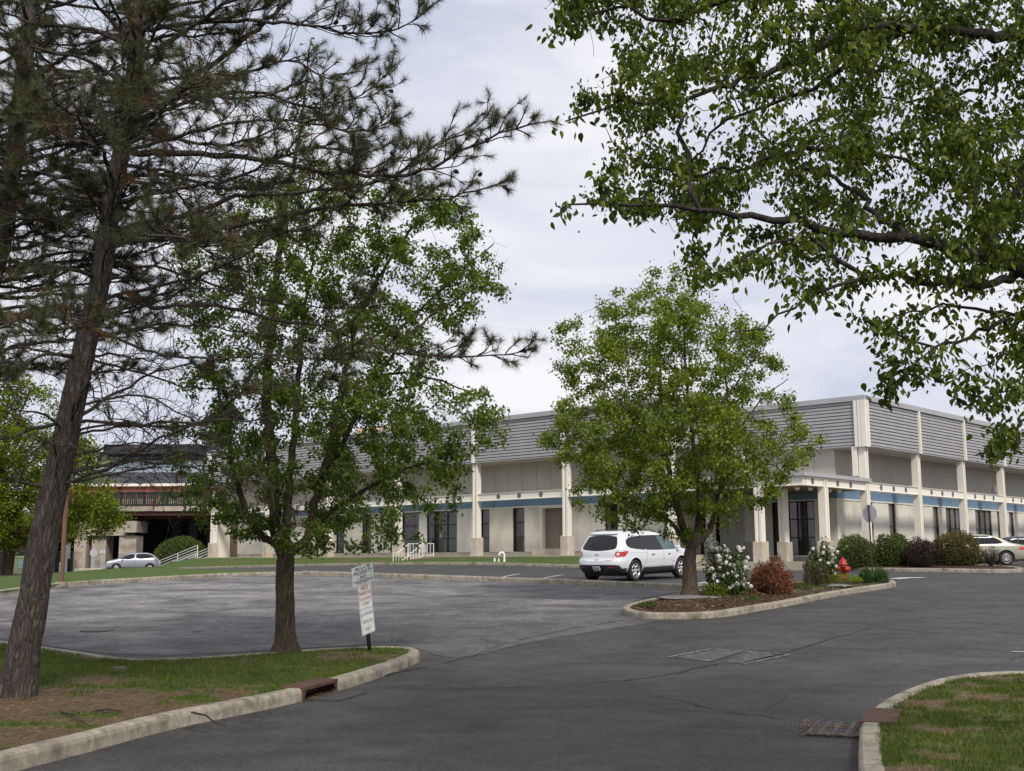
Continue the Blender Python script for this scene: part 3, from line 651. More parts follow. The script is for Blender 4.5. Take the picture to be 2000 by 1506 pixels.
def colonize(nodes, par, rad, attr, di=2.0, dk=.25, step=.15, maxit=80, bias=(0, 0, .05), wob=.15, r=None):
    r = r or rng; nodes = [np.array(p, float) for p in nodes]; par = list(par); rad = list(rad); A = np.array(attr); bias = np.array(bias)
    Nn = np.array(nodes); nd = np.full(len(A), 1e9); ni = np.zeros(len(A), int)
    for i in range(0, len(A), 1000):
        D = np.sqrt(((A[i:i+1000, None]-Nn[None])**2).sum(-1)); ni[i:i+1000] = D.argmin(1); nd[i:i+1000] = D.min(1)
    tries = {}
    for it in range(maxit):
        if len(A) == 0: break
        act = nd < di
        if not act.any(): break
        ids = ni[act]; vec = A[act]-np.array(nodes)[ids]; vec /= np.linalg.norm(vec, axis=1, keepdims=True)+1e-9
        u, inv_ = np.unique(ids, return_inverse=True); S = np.zeros((len(u), 3)); np.add.at(S, inv_, vec); new = []
        for k, idx in enumerate(u):
            c = tries.get(idx, 0)
            if c >= 3: continue
            tries[idx] = c+1
            d = S[k]; d = d/(np.linalg.norm(d)+1e-9)+bias+r.normal(0, wob, 3); d /= np.linalg.norm(d)
            p = nodes[idx]+d*step; nodes.append(p); par.append(int(idx)); rad.append(0); new.append(p)
        dead = np.array([tries.get(i, 0) >= 3 for i in ni])
        if not new: break
        new = np.array(new); D = np.sqrt(((A[:, None]-new[None])**2).sum(-1)); m = D.min(1); am = D.argmin(1)+len(nodes)-len(new)
        up = m < nd; nd[up] = m[up]; ni[up] = am[up]
        keep = (nd > dk) & ~(dead & ~up); A = A[keep]; nd = nd[keep]; ni = ni[keep]
    return np.array(nodes), par, rad
def radii(nodes, par, rad0, tip=.003, e=2.3):
    n = len(nodes); s = np.zeros(n); has = np.zeros(n, bool)
    for i in range(n-1, -1, -1):
        if not has[i]: s[i] = tip**e
        if par[i] >= 0: s[par[i]] += s[i]; has[par[i]] = True
    r_ = s**(1/e); r0 = np.array(rad0); return np.maximum(r_, r0) if r0.max() > 0 else r_
def branch_mesh(name, nodes, par, rr, mat, parent, lump=0.0, minr=0):
    n = len(nodes); ch = [[] for _ in range(n)]
    for i, p in enumerate(par):
        if p >= 0: ch[p].append(i)
    V = []; F = []; stack = [(i, None) for i in range(n) if par[i] < 0]
    while stack:
        st, pr = stack.pop(); chain = [] if pr is None else [pr]; cur = st
        while True:
            chain.append(cur); c = ch[cur]
            if not c: break
            c = sorted(c, key=lambda q: -rr[q]); stack += [(q, cur) for q in c[1:]]; cur = c[0]
        if len(chain) < 2: continue
        P = nodes[chain]; rd = rr[chain].copy()
        if pr is not None: rd[0] = min(rd[0], rd[1]*1.15)
        mr = rd.max()
        if mr < minr: continue
        sides = 14 if mr > .09 else 8 if mr > .03 else 5 if mr > .012 else 3
        d = np.gradient(P, axis=0); d /= np.linalg.norm(d, axis=1, keepdims=True)+1e-9
        u = np.cross(d[0], [0.31, .2, .93]); u /= np.linalg.norm(u)+1e-9; b = len(V)
        for k in range(len(P)):
            u = u-d[k]*u.dot(d[k]); u /= np.linalg.norm(u)+1e-9; v = np.cross(d[k], u)
            for q in range(sides):
                a = 2*math.pi*q/sides; rad_ = rd[k]
                if lump and rad_ > .03: rad_ *= 1+lump*noise.noise(Vector((P[k][0]*5+math.cos(a)*1.6, P[k][1]*5+math.sin(a)*1.6, P[k][2]*1.6)))
                V.append(P[k]+(u*math.cos(a)+v*math.sin(a))*rad_)
        for k in range(len(P)-1):
            for q in range(sides): F.append((b+k*sides+q, b+k*sides+(q+1) % sides, b+(k+1)*sides+(q+1) % sides, b+(k+1)*sides+q))
    return np_mesh(name, np.array(V), np.array(F), mat, parent, smooth=True)
def polyline_nodes(nodes, par, rad, pts, r0, r1, step=.15, start=None, wob=.01):
    """append a limb; pts list of 3D points; start index of parent node or None -> nearest"""
    P = [np.array(p, float) for p in pts]
    if start is None and len(nodes):
        D = np.linalg.norm(np.array(nodes)-P[0], axis=1); start = int(D.argmin()); P[0] = nodes[start]
    elif start is None: nodes.append(P[0]); par.append(-1); rad.append(r0); start = 0
    tot = sum(np.linalg.norm(b-a) for a, b in zip(P[:-1], P[1:])); acc = 0; last = start
    # catmull-rom smoothing
    Q_ = [P[0]]+P+[P[-1]]
    for i in range(1, len(Q_)-2):
        a, b, c, d = Q_[i-1], Q_[i], Q_[i+1], Q_[i+2]; L_ = np.linalg.norm(c-b); m = max(1, int(L_/step))
        for k in range(1, m+1):
            t = k/m; p = .5*((2*b)+(-a+c)*t+(2*a-5*b+4*c-d)*t*t+(-a+3*b-3*c+d)*t**3)
            f = (acc+L_*t)/max(tot, 1e-6); p = p+rng.normal(0, wob, 3); nodes.append(p); par.append(last); rad.append(r0+(r1-r0)*f); last = len(nodes)-1
        acc += L_
    return last
def put_leaves(name, nodes, par, rr, mat, parent, per=4, rmax=.008, L=(.05, .075), wr=.62, spread=.07, droop=.7, seed=1, shape='ovate', cull=None, maxn=None, frac=1.0, cvar=0.0):
    r = np.random.default_rng(seed); idx = np.where(rr < rmax)[0]
    if frac < 1: idx = idx[r.random(len(idx)) < frac]
    pr = np.array(par)[idx]; ok = pr >= 0; idx = idx[ok]; pr = pr[ok]
    if cull is not None: k = cull(nodes[idx]); idx = idx[k]; pr = pr[k]
    cnt = np.maximum(1, (per*(1+cvar*r.normal(0, 1, len(idx)))).astype(int)); idx = np.repeat(idx, cnt); pr = np.repeat(pr, cnt); n = len(idx)
    if maxn and n > maxn: s = r.permutation(n)[:maxn]; idx = idx[s]; pr = pr[s]; n = maxn
    t = r.random(n)[:, None]; C = nodes[idx]*t+nodes[pr]*(1-t)+r.normal(0, spread, (n, 3))*np.array([1, 1, .8])
    ax = r.normal(0, 1, (n, 3)); ax[:, 2] = ax[:, 2]*.5-droop; nm = r.normal(0, .7, (n, 3))+[0, 0, .8]
    ll = r.uniform(L[0], L[1], n); return leaf_mesh(name, C, ax, nm, ll, ll*wr*r.uniform(.7, 1.1, n), mat, parent, shape)
def crown_attr(px0, Y, prof, n, base, r, depth=.85, noise_s=1.0, hole=-.18, seed=0, inner=.15, edge=.16):
    """prof: list of (py, left px, right px). uniform points in the crown volume with noise gaps"""
    pys = np.array([p[0] for p in prof], float); Ls = np.array([p[1] for p in prof], float); Rs = np.array([p[2] for p in prof], float)
    wts = (Rs-Ls); out_ = []; y0, y1 = pys[0], pys[-1]
    while len(out_) < n:
        py = r.uniform(y0, y1); l = np.interp(py, pys, Ls); rr_ = np.interp(py, pys, Rs)
        if r.random() > ((rr_-l)/wts.max())**2+.02: continue
        mid = (l+rr_)/2; half = (rr_-l)/2
        a = r.uniform(0, 2*math.pi); q = math.sqrt(r.uniform(inner**2, 1))
        px = mid+half*q*math.cos(a); p = AT(px, py, Y); hw = half/FPX*Y; dy = hw*depth*q*math.sin(a)
        v = Vector((p.x, Y+dy, p.z))
        nn = noise.noise(v*noise_s+Vector((seed*7.3, 0, 0)))+.5*noise.noise(v*noise_s*2.3+Vector((seed, 5, 0)))
        if nn < hole-.0+edge*(q > .8): continue
        out_.append((v.x, v.y, v.z))
    return np.array(out_)
def pear(name, label, cat, base_px, Y, trunk, limbs, prof, nattr, mats, per, seed, r0=.17, group=None, L=(.05, .075), step=.16, dk=.2, zbase=None, tip=.0028, e=2.35, rmax=.008, spread=.07, extra=None, hole=-.18, ns=1.0, wr=.62, zoff=.05):
    r = np.random.default_rng(seed); b = G(*base_px, .15); b = Vector((b.x, b.y, 0)); Yb = b.y; zb_ = zbase(b.x, b.y)
    root = empty(name, (0, 0, 0), label, cat, group); root.location = (b.x, b.y, zb_); off = np.array([b.x, b.y, zb_])
    nodes, par, rad = [], [], []
    def P3(px, py, dy=0): q = AT(px, py, Yb+dy); return np.array([q.x, q.y, q.z])
    tp = [np.array([b.x, b.y, zb_-zoff])]+[P3(*t[:2], t[2] if len(t) > 2 else 0) for t in trunk]
    nodes.append(tp[0]); par.append(-1); rad.append(r0*1.0)
    polyline_nodes(nodes, par, rad, tp, r0, r0*.82, .12, 0, .004)
    for pts, ra, rb in limbs: polyline_nodes(nodes, par, rad, [P3(*t) for t in pts], ra, rb, .14, None, .012)
    A = crown_attr(0, Yb, prof, nattr, b, r, seed=seed, hole=hole, noise_s=ns)
    nodes, par, rad = colonize(nodes, par, rad, A, di=3.0, dk=dk, step=step, maxit=70, r=r)
    rr = radii(nodes, par, rad, tip, e); rr = np.minimum(rr, r0)
    # root flare
    z = nodes[:, 2]-zb_; fl = np.clip(1-z/.35, 0, 1)*(np.linalg.norm(nodes[:, :2]-off[:2], axis=1) < .4); an_ = np.arctan2(nodes[:, 1]-off[1], nodes[:, 0]-off[0]); rr2 = rr*(1+.55*fl**2.5)
    nl = nodes-off; branch_mesh('trunk', nl, par, rr2, mats[0], root, .10)
    o = put_leaves('crown', nl, par, rr, mats[1], root, per, rmax, L, wr, spread, .7, seed, 'quad', frac=.34, cvar=.5)
    print(name, 'nodes', len(nodes), 'leaves', len(o.data.polygons)//4); return root, nodes, par, rr

# pear on the planted island
pear('pear_tree', 'leafy pear tree growing on the planted island beside the white car', 'tree', (1348, 1167), 0,
     [(1347, 1120), (1348, 1078)],
     [([(1348, 1080, 0), (1330, 1045, 0), (1300, 1010, -.4), (1255, 985, -.9), (1200, 965, -1.2)], .07, .02),
      ([(1348, 1080, 0), (1335, 1030, .1), (1316, 960, .3), (1296, 860, .5), (1290, 740, .4), (1285, 600, .2)], .10, .012),
      ([(1350, 1080, 0), (1362, 1030, .1), (1366, 960, -.3), (1352, 850, -.6), (1340, 720, -.5), (1330, 590, -.4)], .09, .012),
      ([(1355, 1075, 0), (1385, 1035, .2), (1405, 975, .5), (1415, 880, .8), (1420, 760, .9), (1405, 640, .7)], .09, .012),
      ([(1385, 1035, .2), (1410, 950, -.4), (1450, 905, -1.0), (1500, 880, -1.2), (1560, 860, -1.2)], .06, .012),
      ([(1405, 975, .5), (1440, 940, .4), (1500, 905, .3), (1530, 925, .2)], .045, .01),
      ([(1316, 960, .3), (1260, 900, 1.0), (1190, 860, 1.5), (1120, 820, 1.5)], .05, .01),
      ([(1300, 900, .4), (1240, 820, -.9), (1170, 740, -1.3), (1120, 690, -1.3)], .045, .01),
      ([(1352, 850, -.6), (1400, 800, -1.5), (1460, 720, -1.8), (1500, 660, -1.6)], .04, .01),
      ([(1415, 880, .8), (1480, 790, 1.4), (1540, 740, 1.5)], .04, .01)],
     [(512, 1283, 1300), (530, 1262, 1325), (560, 1190, 1400), (600, 1125, 1430), (640, 1085, 1490), (680, 1068, 1512), (720, 1085, 1520), (760, 1095, 1540), (800, 1080, 1540), (840, 1045, 1590), (862, 1035, 1615), (890, 1062, 1580), (930, 1090, 1565), (970, 1105, 1510), (1000, 1150, 1480), (1030, 1200, 1440), (1055, 1255, 1400)],
     4600, (MT['bark_pear'], MT['pear_leaf_young']), 56, 31, r0=.20, L=(.070, .115), step=.17, dk=.20, zbase=zf3, tip=.0028, rmax=.009, spread=.105, ns=1.1, hole=-.10)
# pear on the left lawn
pear('pear_tree', 'tall open pear tree growing on the left lawn next to the leaning signs', 'tree', (558, 1271), 0,
     [(557, 1200), (556, 1130), (558, 1085)],
     [([(556, 1085, 0), (535, 1060, 0), (500, 1038, -.1), (480, 1000, -.2), (458, 920, -.3), (440, 830, -.3), (420, 740, -.2), (395, 660, -.2)], .065, .012),
      ([(556, 1085, 0), (540, 1040, .05), (535, 960, .1), (528, 860, .1), (522, 760, .1), (530, 640, .1), (545, 500, 0), (560, 380, 0), (585, 260, 0), (603, 120, 0), (606, 75, 0)], .11, .010),
      ([(560, 1085, 0), (560, 1020, -.1), (565, 930, -.1), (578, 820, -.2), (585, 700, -.3), (600, 560, -.4), (620, 470, -.5)], .085, .012),
      ([(562, 1090, 0), (600, 1055, .1), (612, 1000, .2), (628, 930, .3), (650, 850, .4), (668, 760, .5), (690, 660, .5), (730, 560, .5), (780, 480, .4), (830, 420, .4), (900, 400, .4)], .085, .012),
      ([(628, 930, .3), (660, 890, -.3), (700, 800, -.6), (760, 700, -.8), (840, 620, -.8), (930, 560, -.7)], .05, .01),
      ([(605, 1045, .1), (660, 990, -.4), (730, 950, -.6), (810, 910, -.7), (900, 880, -.7)], .05, .01),
      ([(700, 700, .5), (780, 640, .8), (870, 560, .9), (960, 480, .9)], .035, .01),
      ([(668, 760, .5), (760, 730, 1.0), (850, 740, 1.2), (950, 780, 1.2)], .035, .01),
      ([(480, 1000, -.2), (430, 985, .4), (380, 965, .6), (335, 975, .6)], .03, .01)],
     [(70, 598, 612), (150, 556, 628), (260, 540, 640), (330, 500, 690), (390, 400, 880), (430, 350, 985), (465, 335, 1020), (510, 332, 1005), (560, 335, 998), (610, 335, 985), (650, 330, 900), (700, 340, 880), (750, 335, 960), (800, 325, 1005), (840, 325, 1025), (880, 318, 1000), (930, 310, 940), (980, 318, 905), (1010, 370, 890), (1050, 440, 870), (1085, 490, 780)],
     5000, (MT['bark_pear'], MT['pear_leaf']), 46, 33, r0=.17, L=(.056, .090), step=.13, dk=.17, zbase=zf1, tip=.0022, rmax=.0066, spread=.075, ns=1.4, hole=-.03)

# ------------------------------------------------------------------ overhanging pear at upper right (trunk outside the frame)
def near_pear():
    r = np.random.default_rng(51); nodes, par, rad = [], [], []
    tb = Vector((5.35, 8.3, zf2(5.35, 8.3))); root = empty('pear_tree', tb, 'big pear tree overhanging from the right with its limbs across the upper right sky', 'tree')
    def P3(px, py, Y): q = AT(px, py, Y); return np.array([q.x, q.y, q.z])
    nodes.append(np.array([5.35, 8.3, tb.z-.05])); par.append(-1); rad.append(.20)
    polyline_nodes(nodes, par, rad, [nodes[0], np.array([5.33, 8.3, .5]), np.array([5.31, 8.3, 1.2])], .19, .155, .12, 0, .004); polyline_nodes(nodes, par, rad, [np.array([5.31, 8.3, 1.2]), np.array([5.28, 8.28, 1.7]), np.array([5.25, 8.25, 2.3])], .155, .11, .12, None, .004)
    LB = [([(2400, 800, 8.3), (2200, 650, 8.0), (2060, 560, 7.6), (2000, 510, 7.4), (1931, 477, 7.2), (1912, 430, 7.1), (1893, 385, 7.0), (1862, 352, 7.0), (1800, 338, 6.9), (1740, 300, 6.8)], .12, .022),
          ([(2180, 630, 7.9), (2060, 545, 7.2), (1960, 515, 6.8), (1880, 492, 6.6), (1766, 468, 6.4), (1643, 449, 6.2), (1560, 430, 6.1), (1500, 424, 6.0), (1400, 415, 5.9), (1369, 407, 5.8), (1280, 400, 5.7), (1180, 395, 5.6), (1110, 405, 5.6)], .085, .012),
          ([(1369, 407, 5.8), (1345, 330, 5.9), (1325, 235, 6.0), (1300, 150, 6.1)], .028, .010),
          ([(2400, 800, 8.3), (2350, 400, 8.2), (2300, 150, 8.0), (2150, 95, 7.4), (2000, 73, 7.0), (1900, 62, 6.8), (1800, 52, 6.6), (1655, 47, 6.4), (1630, 20, 6.4), (1590, -10, 6.3), (1480, -30, 6.2)], .13, .03),
          ([(1655, 47, 6.4), (1610, 85, 6.2), (1560, 118, 6.1), (1480, 145, 6.0), (1400, 178, 5.9), (1300, 190, 5.8), (1180, 215, 5.7), (1110, 240, 5.7)], .035, .010),
          ([(1790, 55, 6.6), (1700, 90, 6.9), (1650, 120, 7.1), (1590, 180, 7.3), (1500, 205, 7.4), (1420, 240, 7.4), (1345, 315, 7.4), (1250, 310, 7.4)], .032, .010),
          ([(1500, -30, 6.2), (1380, 10, 6.1), (1300, 40, 6.0), (1230, 20, 6.0), (1160, 12, 5.9), (1105, 48, 5.9), (1065, 75, 5.9)], .030, .007),
          ([(2000, 510, 7.4), (1970, 545, 6.9), (1900, 552, 6.5), (1850, 552, 6.3), (1760, 547, 6.1), (1685, 537, 5.9), (1655, 549, 5.8), (1600, 572, 5.7), (1544, 600, 5.6), (1490, 630, 5.5), (1425, 652, 5.5)], .045, .007),
          ([(1685, 537, 5.9), (1630, 512, 5.9), (1568, 470, 5.9), (1500, 480, 5.9), (1430, 515, 5.8), (1380, 540, 5.8)], .022, .007),
          ([(2100, 640, 7.8), (2030, 622, 7.0), (1955, 636, 6.5), (1895, 662, 6.2), (1830, 681, 6.0), (1790, 705, 5.9), (1745, 735, 5.8), (1722, 760, 5.8)], .038, .006),
          ([(1830, 681, 6.0), (1770, 660, 6.0), (1720, 640, 6.0), (1690, 635, 6.0)], .014, .005),
          ([(2000, 640, 7.2), (1930, 605, 6.9), (1840, 600, 6.8), (1760, 615, 6.7), (1700, 640, 6.6)], .020, .006),
          ([(2150, 700, 7.9), (2060, 690, 7.0), (1970, 688, 6.5), (1930, 705, 6.4), (1895, 715, 6.3)], .020, .006),
          ([(2200, 760, 8.0), (2100, 770, 7.2), (2030, 755, 6.8), (1955, 771, 6.5), (1905, 790, 6.4)], .024, .007),
          ([(2250, 780, 8.1), (2120, 800, 7.2), (2030, 815, 6.7), (1990, 835, 6.5), (1940, 876, 6.3), (1900, 890, 6.3)], .028, .008),
          ([(1931, 477, 7.2), (1980, 380, 7.8), (2040, 260, 8.3), (2100, 120, 8.8)], .05, .02),
          ([(1893, 385, 7.0), (1880, 300, 7.6), (1840, 200, 8.0), (1780, 140, 8.4)], .035, .012),
          ([(2000, 73, 7.0), (1960, 140, 7.8), (1880, 180, 8.6), (1760, 200, 9.2), (1640, 170, 9.6)], .035, .012),
          ([(1766, 468, 6.4), (1700, 400, 7.0), (1620, 340, 7.6), (1520, 300, 8.2), (1400, 120, 8.6)], .03, .010),
          ([(1740, 300, 6.8), (1640, 290, 6.6), (1540, 300, 6.3), (1440, 330, 6.1), (1300, 340, 6.0), (1200, 290, 6.0)], .026, .008)]
    for pts, ra, rb in LB: polyline_nodes(nodes, par, rad, [P3(*t) for t in pts], ra*.74, rb*.42, .10, None, .016)
    dense = [(1060, -60), (1058, 40), (1062, 80), (1120, 85), (1180, 60), (1195, 95), (1190, 130), (1120, 140), (1095, 175), (1088, 235), (1105, 262), (1180, 300), (1210, 310), (1230, 345), (1150, 335), (1078, 325), (1075, 345), (1130, 385), (1090, 405), (1080, 425), (1140, 455), (1200, 450), (1280, 462), (1330, 480), (1400, 485), (1480, 480), (1540, 470), (1600, 500), (1680, 500), (1760, 520), (1860, 560), (2000, 600), (2300, 620), (2500, 300), (2500, -350), (1500, -420), (1200, -250)]
    low = [(1420, 655), (1500, 600), (1560, 575), (1520, 560), (1400, 560), (1300, 500), (1500, 470), (1700, 520), (1800, 560), (1760, 600), (1690, 640), (1700, 665), (1780, 680), (1850, 690), (1720, 730), (1725, 770), (1770, 765), (1850, 715), (1920, 700), (1890, 720), (1960, 750), (1875, 790), (1900, 830), (1930, 845), (1895, 880), (1950, 905), (2000, 840), (2200, 830), (2300, 600), (2000, 560), (1700, 500)]
    A = []
    def samp(poly, n, y0, y1, cond=None, hole=-.3, sc=1.6):
        xs = [p[0] for p in poly]; ys = [p[1] for p in poly]; c = 0
        while c < n:
            q = np.stack([r.uniform(min(xs), max(xs), 400), r.uniform(min(ys), max(ys), 400)], 1); q = q[inpoly(q, poly)]
            for px, py in q:
                Y = r.uniform(y0, y1); p = AT(px, py, Y)
                if noise.noise(p*sc)+.5*noise.noise(p*sc*2.2) < hole: continue
                if cond and r.random() > cond(px, py): continue
                A.append(tuple(p)); c += 1
                if c >= n: break
    samp(dense, 7400, 5.4, 9.4, lambda px, py: min(1, .22+max(0, (px-1050)/800)*1.1)*(1 if py < 430 else .36), .13, 1.5)
    samp(low, 420, 5.5, 7.0, None, .02)
    nodes, par, rad = colonize(nodes, par, rad, np.array(A), di=.7, dk=.13, step=.09, maxit=60, r=r, wob=.22, bias=(0, 0, -.06))
    rr = radii(nodes, par, rad, .0014, 2.55); rr = np.minimum(rr, .2); off = np.array(tb); nl = nodes-off
    rr3 = rr.copy(); branch_mesh('trunk', nl, par, rr3, MT['bark_dark'], root, .12)
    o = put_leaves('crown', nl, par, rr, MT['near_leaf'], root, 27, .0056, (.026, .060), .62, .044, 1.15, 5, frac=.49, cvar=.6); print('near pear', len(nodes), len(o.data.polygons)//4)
near_pear()

# ------------------------------------------------------------------ pines
def pine(label, base, trunk_pts, r0, r1, manual, nrand, zr, seed, tufts_per=80, lmax=3.0, group=None, face=None, dens=1.0, nbare=0):
    r = np.random.default_rng(seed); off = np.array(base)
    root = empty('pine_tree', base, label, 'tree', group)
    nodes, par, rad = [np.array(base)-[0, 0, .08]], [-1], [r0]
    m_ = len(trunk_pts)//2; l_ = polyline_nodes(nodes, par, rad, [nodes[0]]+[np.array(p) for p in trunk_pts[:m_]], r0, r0*.66, .12, 0, .004)
    polyline_nodes(nodes, par, rad, [np.array(p) for p in trunk_pts[m_-1:]], r0*.66, r1*.6, .12, l_, .004)
    TR = np.array(nodes); ntr = len(nodes); shoots = []; dead = []
    def limb(pts, ra, rb, bare=.35, dn=1.0):
        s0 = len(nodes); polyline_nodes(nodes, par, rad, pts, ra, rb, .13, None, .012); idx = list(range(s0, len(nodes))); m = len(idx)
        if m < 4: return
        Lt = sum(np.linalg.norm(np.array(nodes[idx[i+1]])-nodes[idx[i]]) for i in range(m-1)); sgn = 1
        for j, i in enumerate(idx):
            f = j/m
            if f < .12 or r.random() > .95*dn: continue
            d = nodes[i]-np.array(nodes[par[i]]); d /= np.linalg.norm(d)+1e-9
            for _ in range(2 if f > bare else 1):
                lat = np.cross(d, [0, 0, 1]); lat /= np.linalg.norm(lat)+1e-9; sgn = -sgn
                a = d*r.uniform(.5, 1.0)+lat*sgn*r.uniform(.4, 1.1)+np.array([0, 0, r.uniform(-.25, .55)]); a /= np.linalg.norm(a)
                isdead = f < bare; L_ = r.uniform(.3, .85)*(1-.68*f)*min(1.3, max(.55, Lt/2.4))*(1.25 if isdead else 1)
                twig(i, a, L_, .009 if not isdead else .006, isdead, 1)
        twig(idx[-1], d, .12, .008, False, 2)
    def twig(pi, d, L_, ra, isdead, lvl):
        n = max(2, int(L_/.08)); p = np.array(nodes[pi]); last = pi; ids = []
        for k in range(n):
            d = d+r.normal(0, .16 if not isdead else .24, 3)+np.array([0, 0, .05 if not isdead else -.02]); d /= np.linalg.norm(d); p = p+d*L_/n
            nodes.append(p); par.append(last); rad.append(ra*(1-.5*k/n)); last = len(nodes)-1; ids.append((last, d.copy()))
        if lvl < 3:
            for q, dd in ids[len(ids)//3:]:
                if r.random() < ((.5 if lvl == 1 else .22)+(.28 if isdead else 0)):
                    a = dd+r.normal(0, .65, 3); a[2] += .1; a /= np.linalg.norm(a); twig(q, a, L_*r.uniform(.35, .6), ra*.65, isdead, lvl+1)
        if not isdead: shoots.append((p, d))
        elif r.random() < .03: dead.append((p, d))
    for pts, ra, rb, bare in manual: limb(pts, ra, rb, bare, dens)
    for k in range(nbare):      # dead lower limbs with a web of bare twigs
        z = r.uniform(2.4, 5.6); i = int(np.abs(TR[:, 2]-z).argmin()); a = r.uniform(-1.3, 1.5) if r.random() < .7 else r.uniform(0, 6.28); L_ = r.uniform(1.2, 2.7)
        h = np.array([math.cos(a), math.sin(a), 0]); p = TR[i]; limb([p, p+h*L_*.35+[0, 0, .18], p+h*L_*.7+[0, 0, .22+r.normal(0, .12)], p+h*L_+[0, 0, .15+r.normal(0, .25)]], .018, .005, .93, .85)
    for k in range(nrand):
        z = r.uniform(*zr); i = int(np.abs(TR[:, 2]-z).argmin()); a = r.uniform(0, 6.283) if face is None else r.normal(*face)
        L_ = lmax*r.uniform(.5, 1)*(1-.35*(z-zr[0])/(zr[1]-zr[0])); h = np.array([math.cos(a), math.sin(a), 0]); p = TR[i]
        up = r.uniform(.0, .45); pts = [p, p+h*L_*.3+[0, 0, L_*.3*up], p+h*L_*.65+[0, 0, L_*.5*up+r.normal(0, .08)], p+h*L_+[0, 0, L_*(.75*up)+r.normal(0, .12)]]
        limb(pts, .028, .010, .4, dens)
    N_ = np.array(nodes); rr = np.array(rad); z = N_[:, 2]-base[2]; fl = np.clip(1-z/.5, 0, 1)*(np.linalg.norm(N_[:, :2]-off[:2], axis=1) < .6)
    rr = rr*(1+.30*fl**2); branch_mesh('trunk', N_-off, par, rr, MT['bark_pine'], root, .16)
    def needles(name, sh, mat, per, rs):
        if not sh: return
        P = np.array([s[0] for s in sh]); D = np.array([s[1] for s in sh]); P = np.repeat(P, per, 0); D = np.repeat(D, per, 0); n = len(P)
        t = rs.random(n)[:, None]; base_ = P-D*(.11*t); u = rs.normal(0, 1, (n, 3)); u -= D*(u*D).sum(1, keepdims=True); u /= np.linalg.norm(u, axis=1, keepdims=True)
        th = rs.uniform(.30, 1.35, n)[:, None]; ax = D*np.cos(th)+u*np.sin(th); ax[:, 2] -= .08; L_ = rs.uniform(.085, .14, n)
        leaf_mesh(name, base_-off, ax, rs.normal(0, 1, (n, 3)), L_, np.full(n, .0040), mat, root, 'needle')
    k = r.random(len(shoots)) < .16
    needles('needles', [s for s, q in zip(shoots, k) if not q], MT['needle'], tufts_per, r)
    needles('dead_needles', [s for s, q in zip(shoots, k) if q]+dead, MT['needle_dead'], int(tufts_per*.6), r)
    # cones
    mb = MB(); cs = [s for s in shoots if r.random() < .05]
    cm = None
    for p, d in cs[:45]:
        p = p-d*.2; q = Vector(p-off)+Vector(r.normal(0, .02, 3)); T = Matrix.Translation(q) @ Vector(r.normal(0, 1, 3)).to_track_quat('Z', 'Y').to_matrix().to_4x4()
        if cm is None: mb.lathe([(0, -.035), (.018, -.028), (.026, -.008), (.020, .018), (.008, .032), (0, .036)], 7); c_ = mb.build('pine_cone', MT['core'], root); cm = c_.data; c_.matrix_local = T
        else: c_ = bpy.data.objects.new('pine_cone', cm); COL.objects.link(c_); c_.parent = root; c_.matrix_local = T
    print('pine', len(shoots), len(nodes)); return root
def L3(px, py, Y): q = AT(px, py, Y); return np.array([q.x, q.y, q.z])
pb = G(28, 1366, .15); PB = (pb.x, pb.y, zf1(pb.x, pb.y)); PY = pb.y
def lm(pts, dY, ra=.03, rb=.010, bare=.35):
    n = len(pts)-1; return ([L3(x, y, PY+dY*(i/n)) for i, (x, y) in enumerate(pts)], ra, rb, bare)
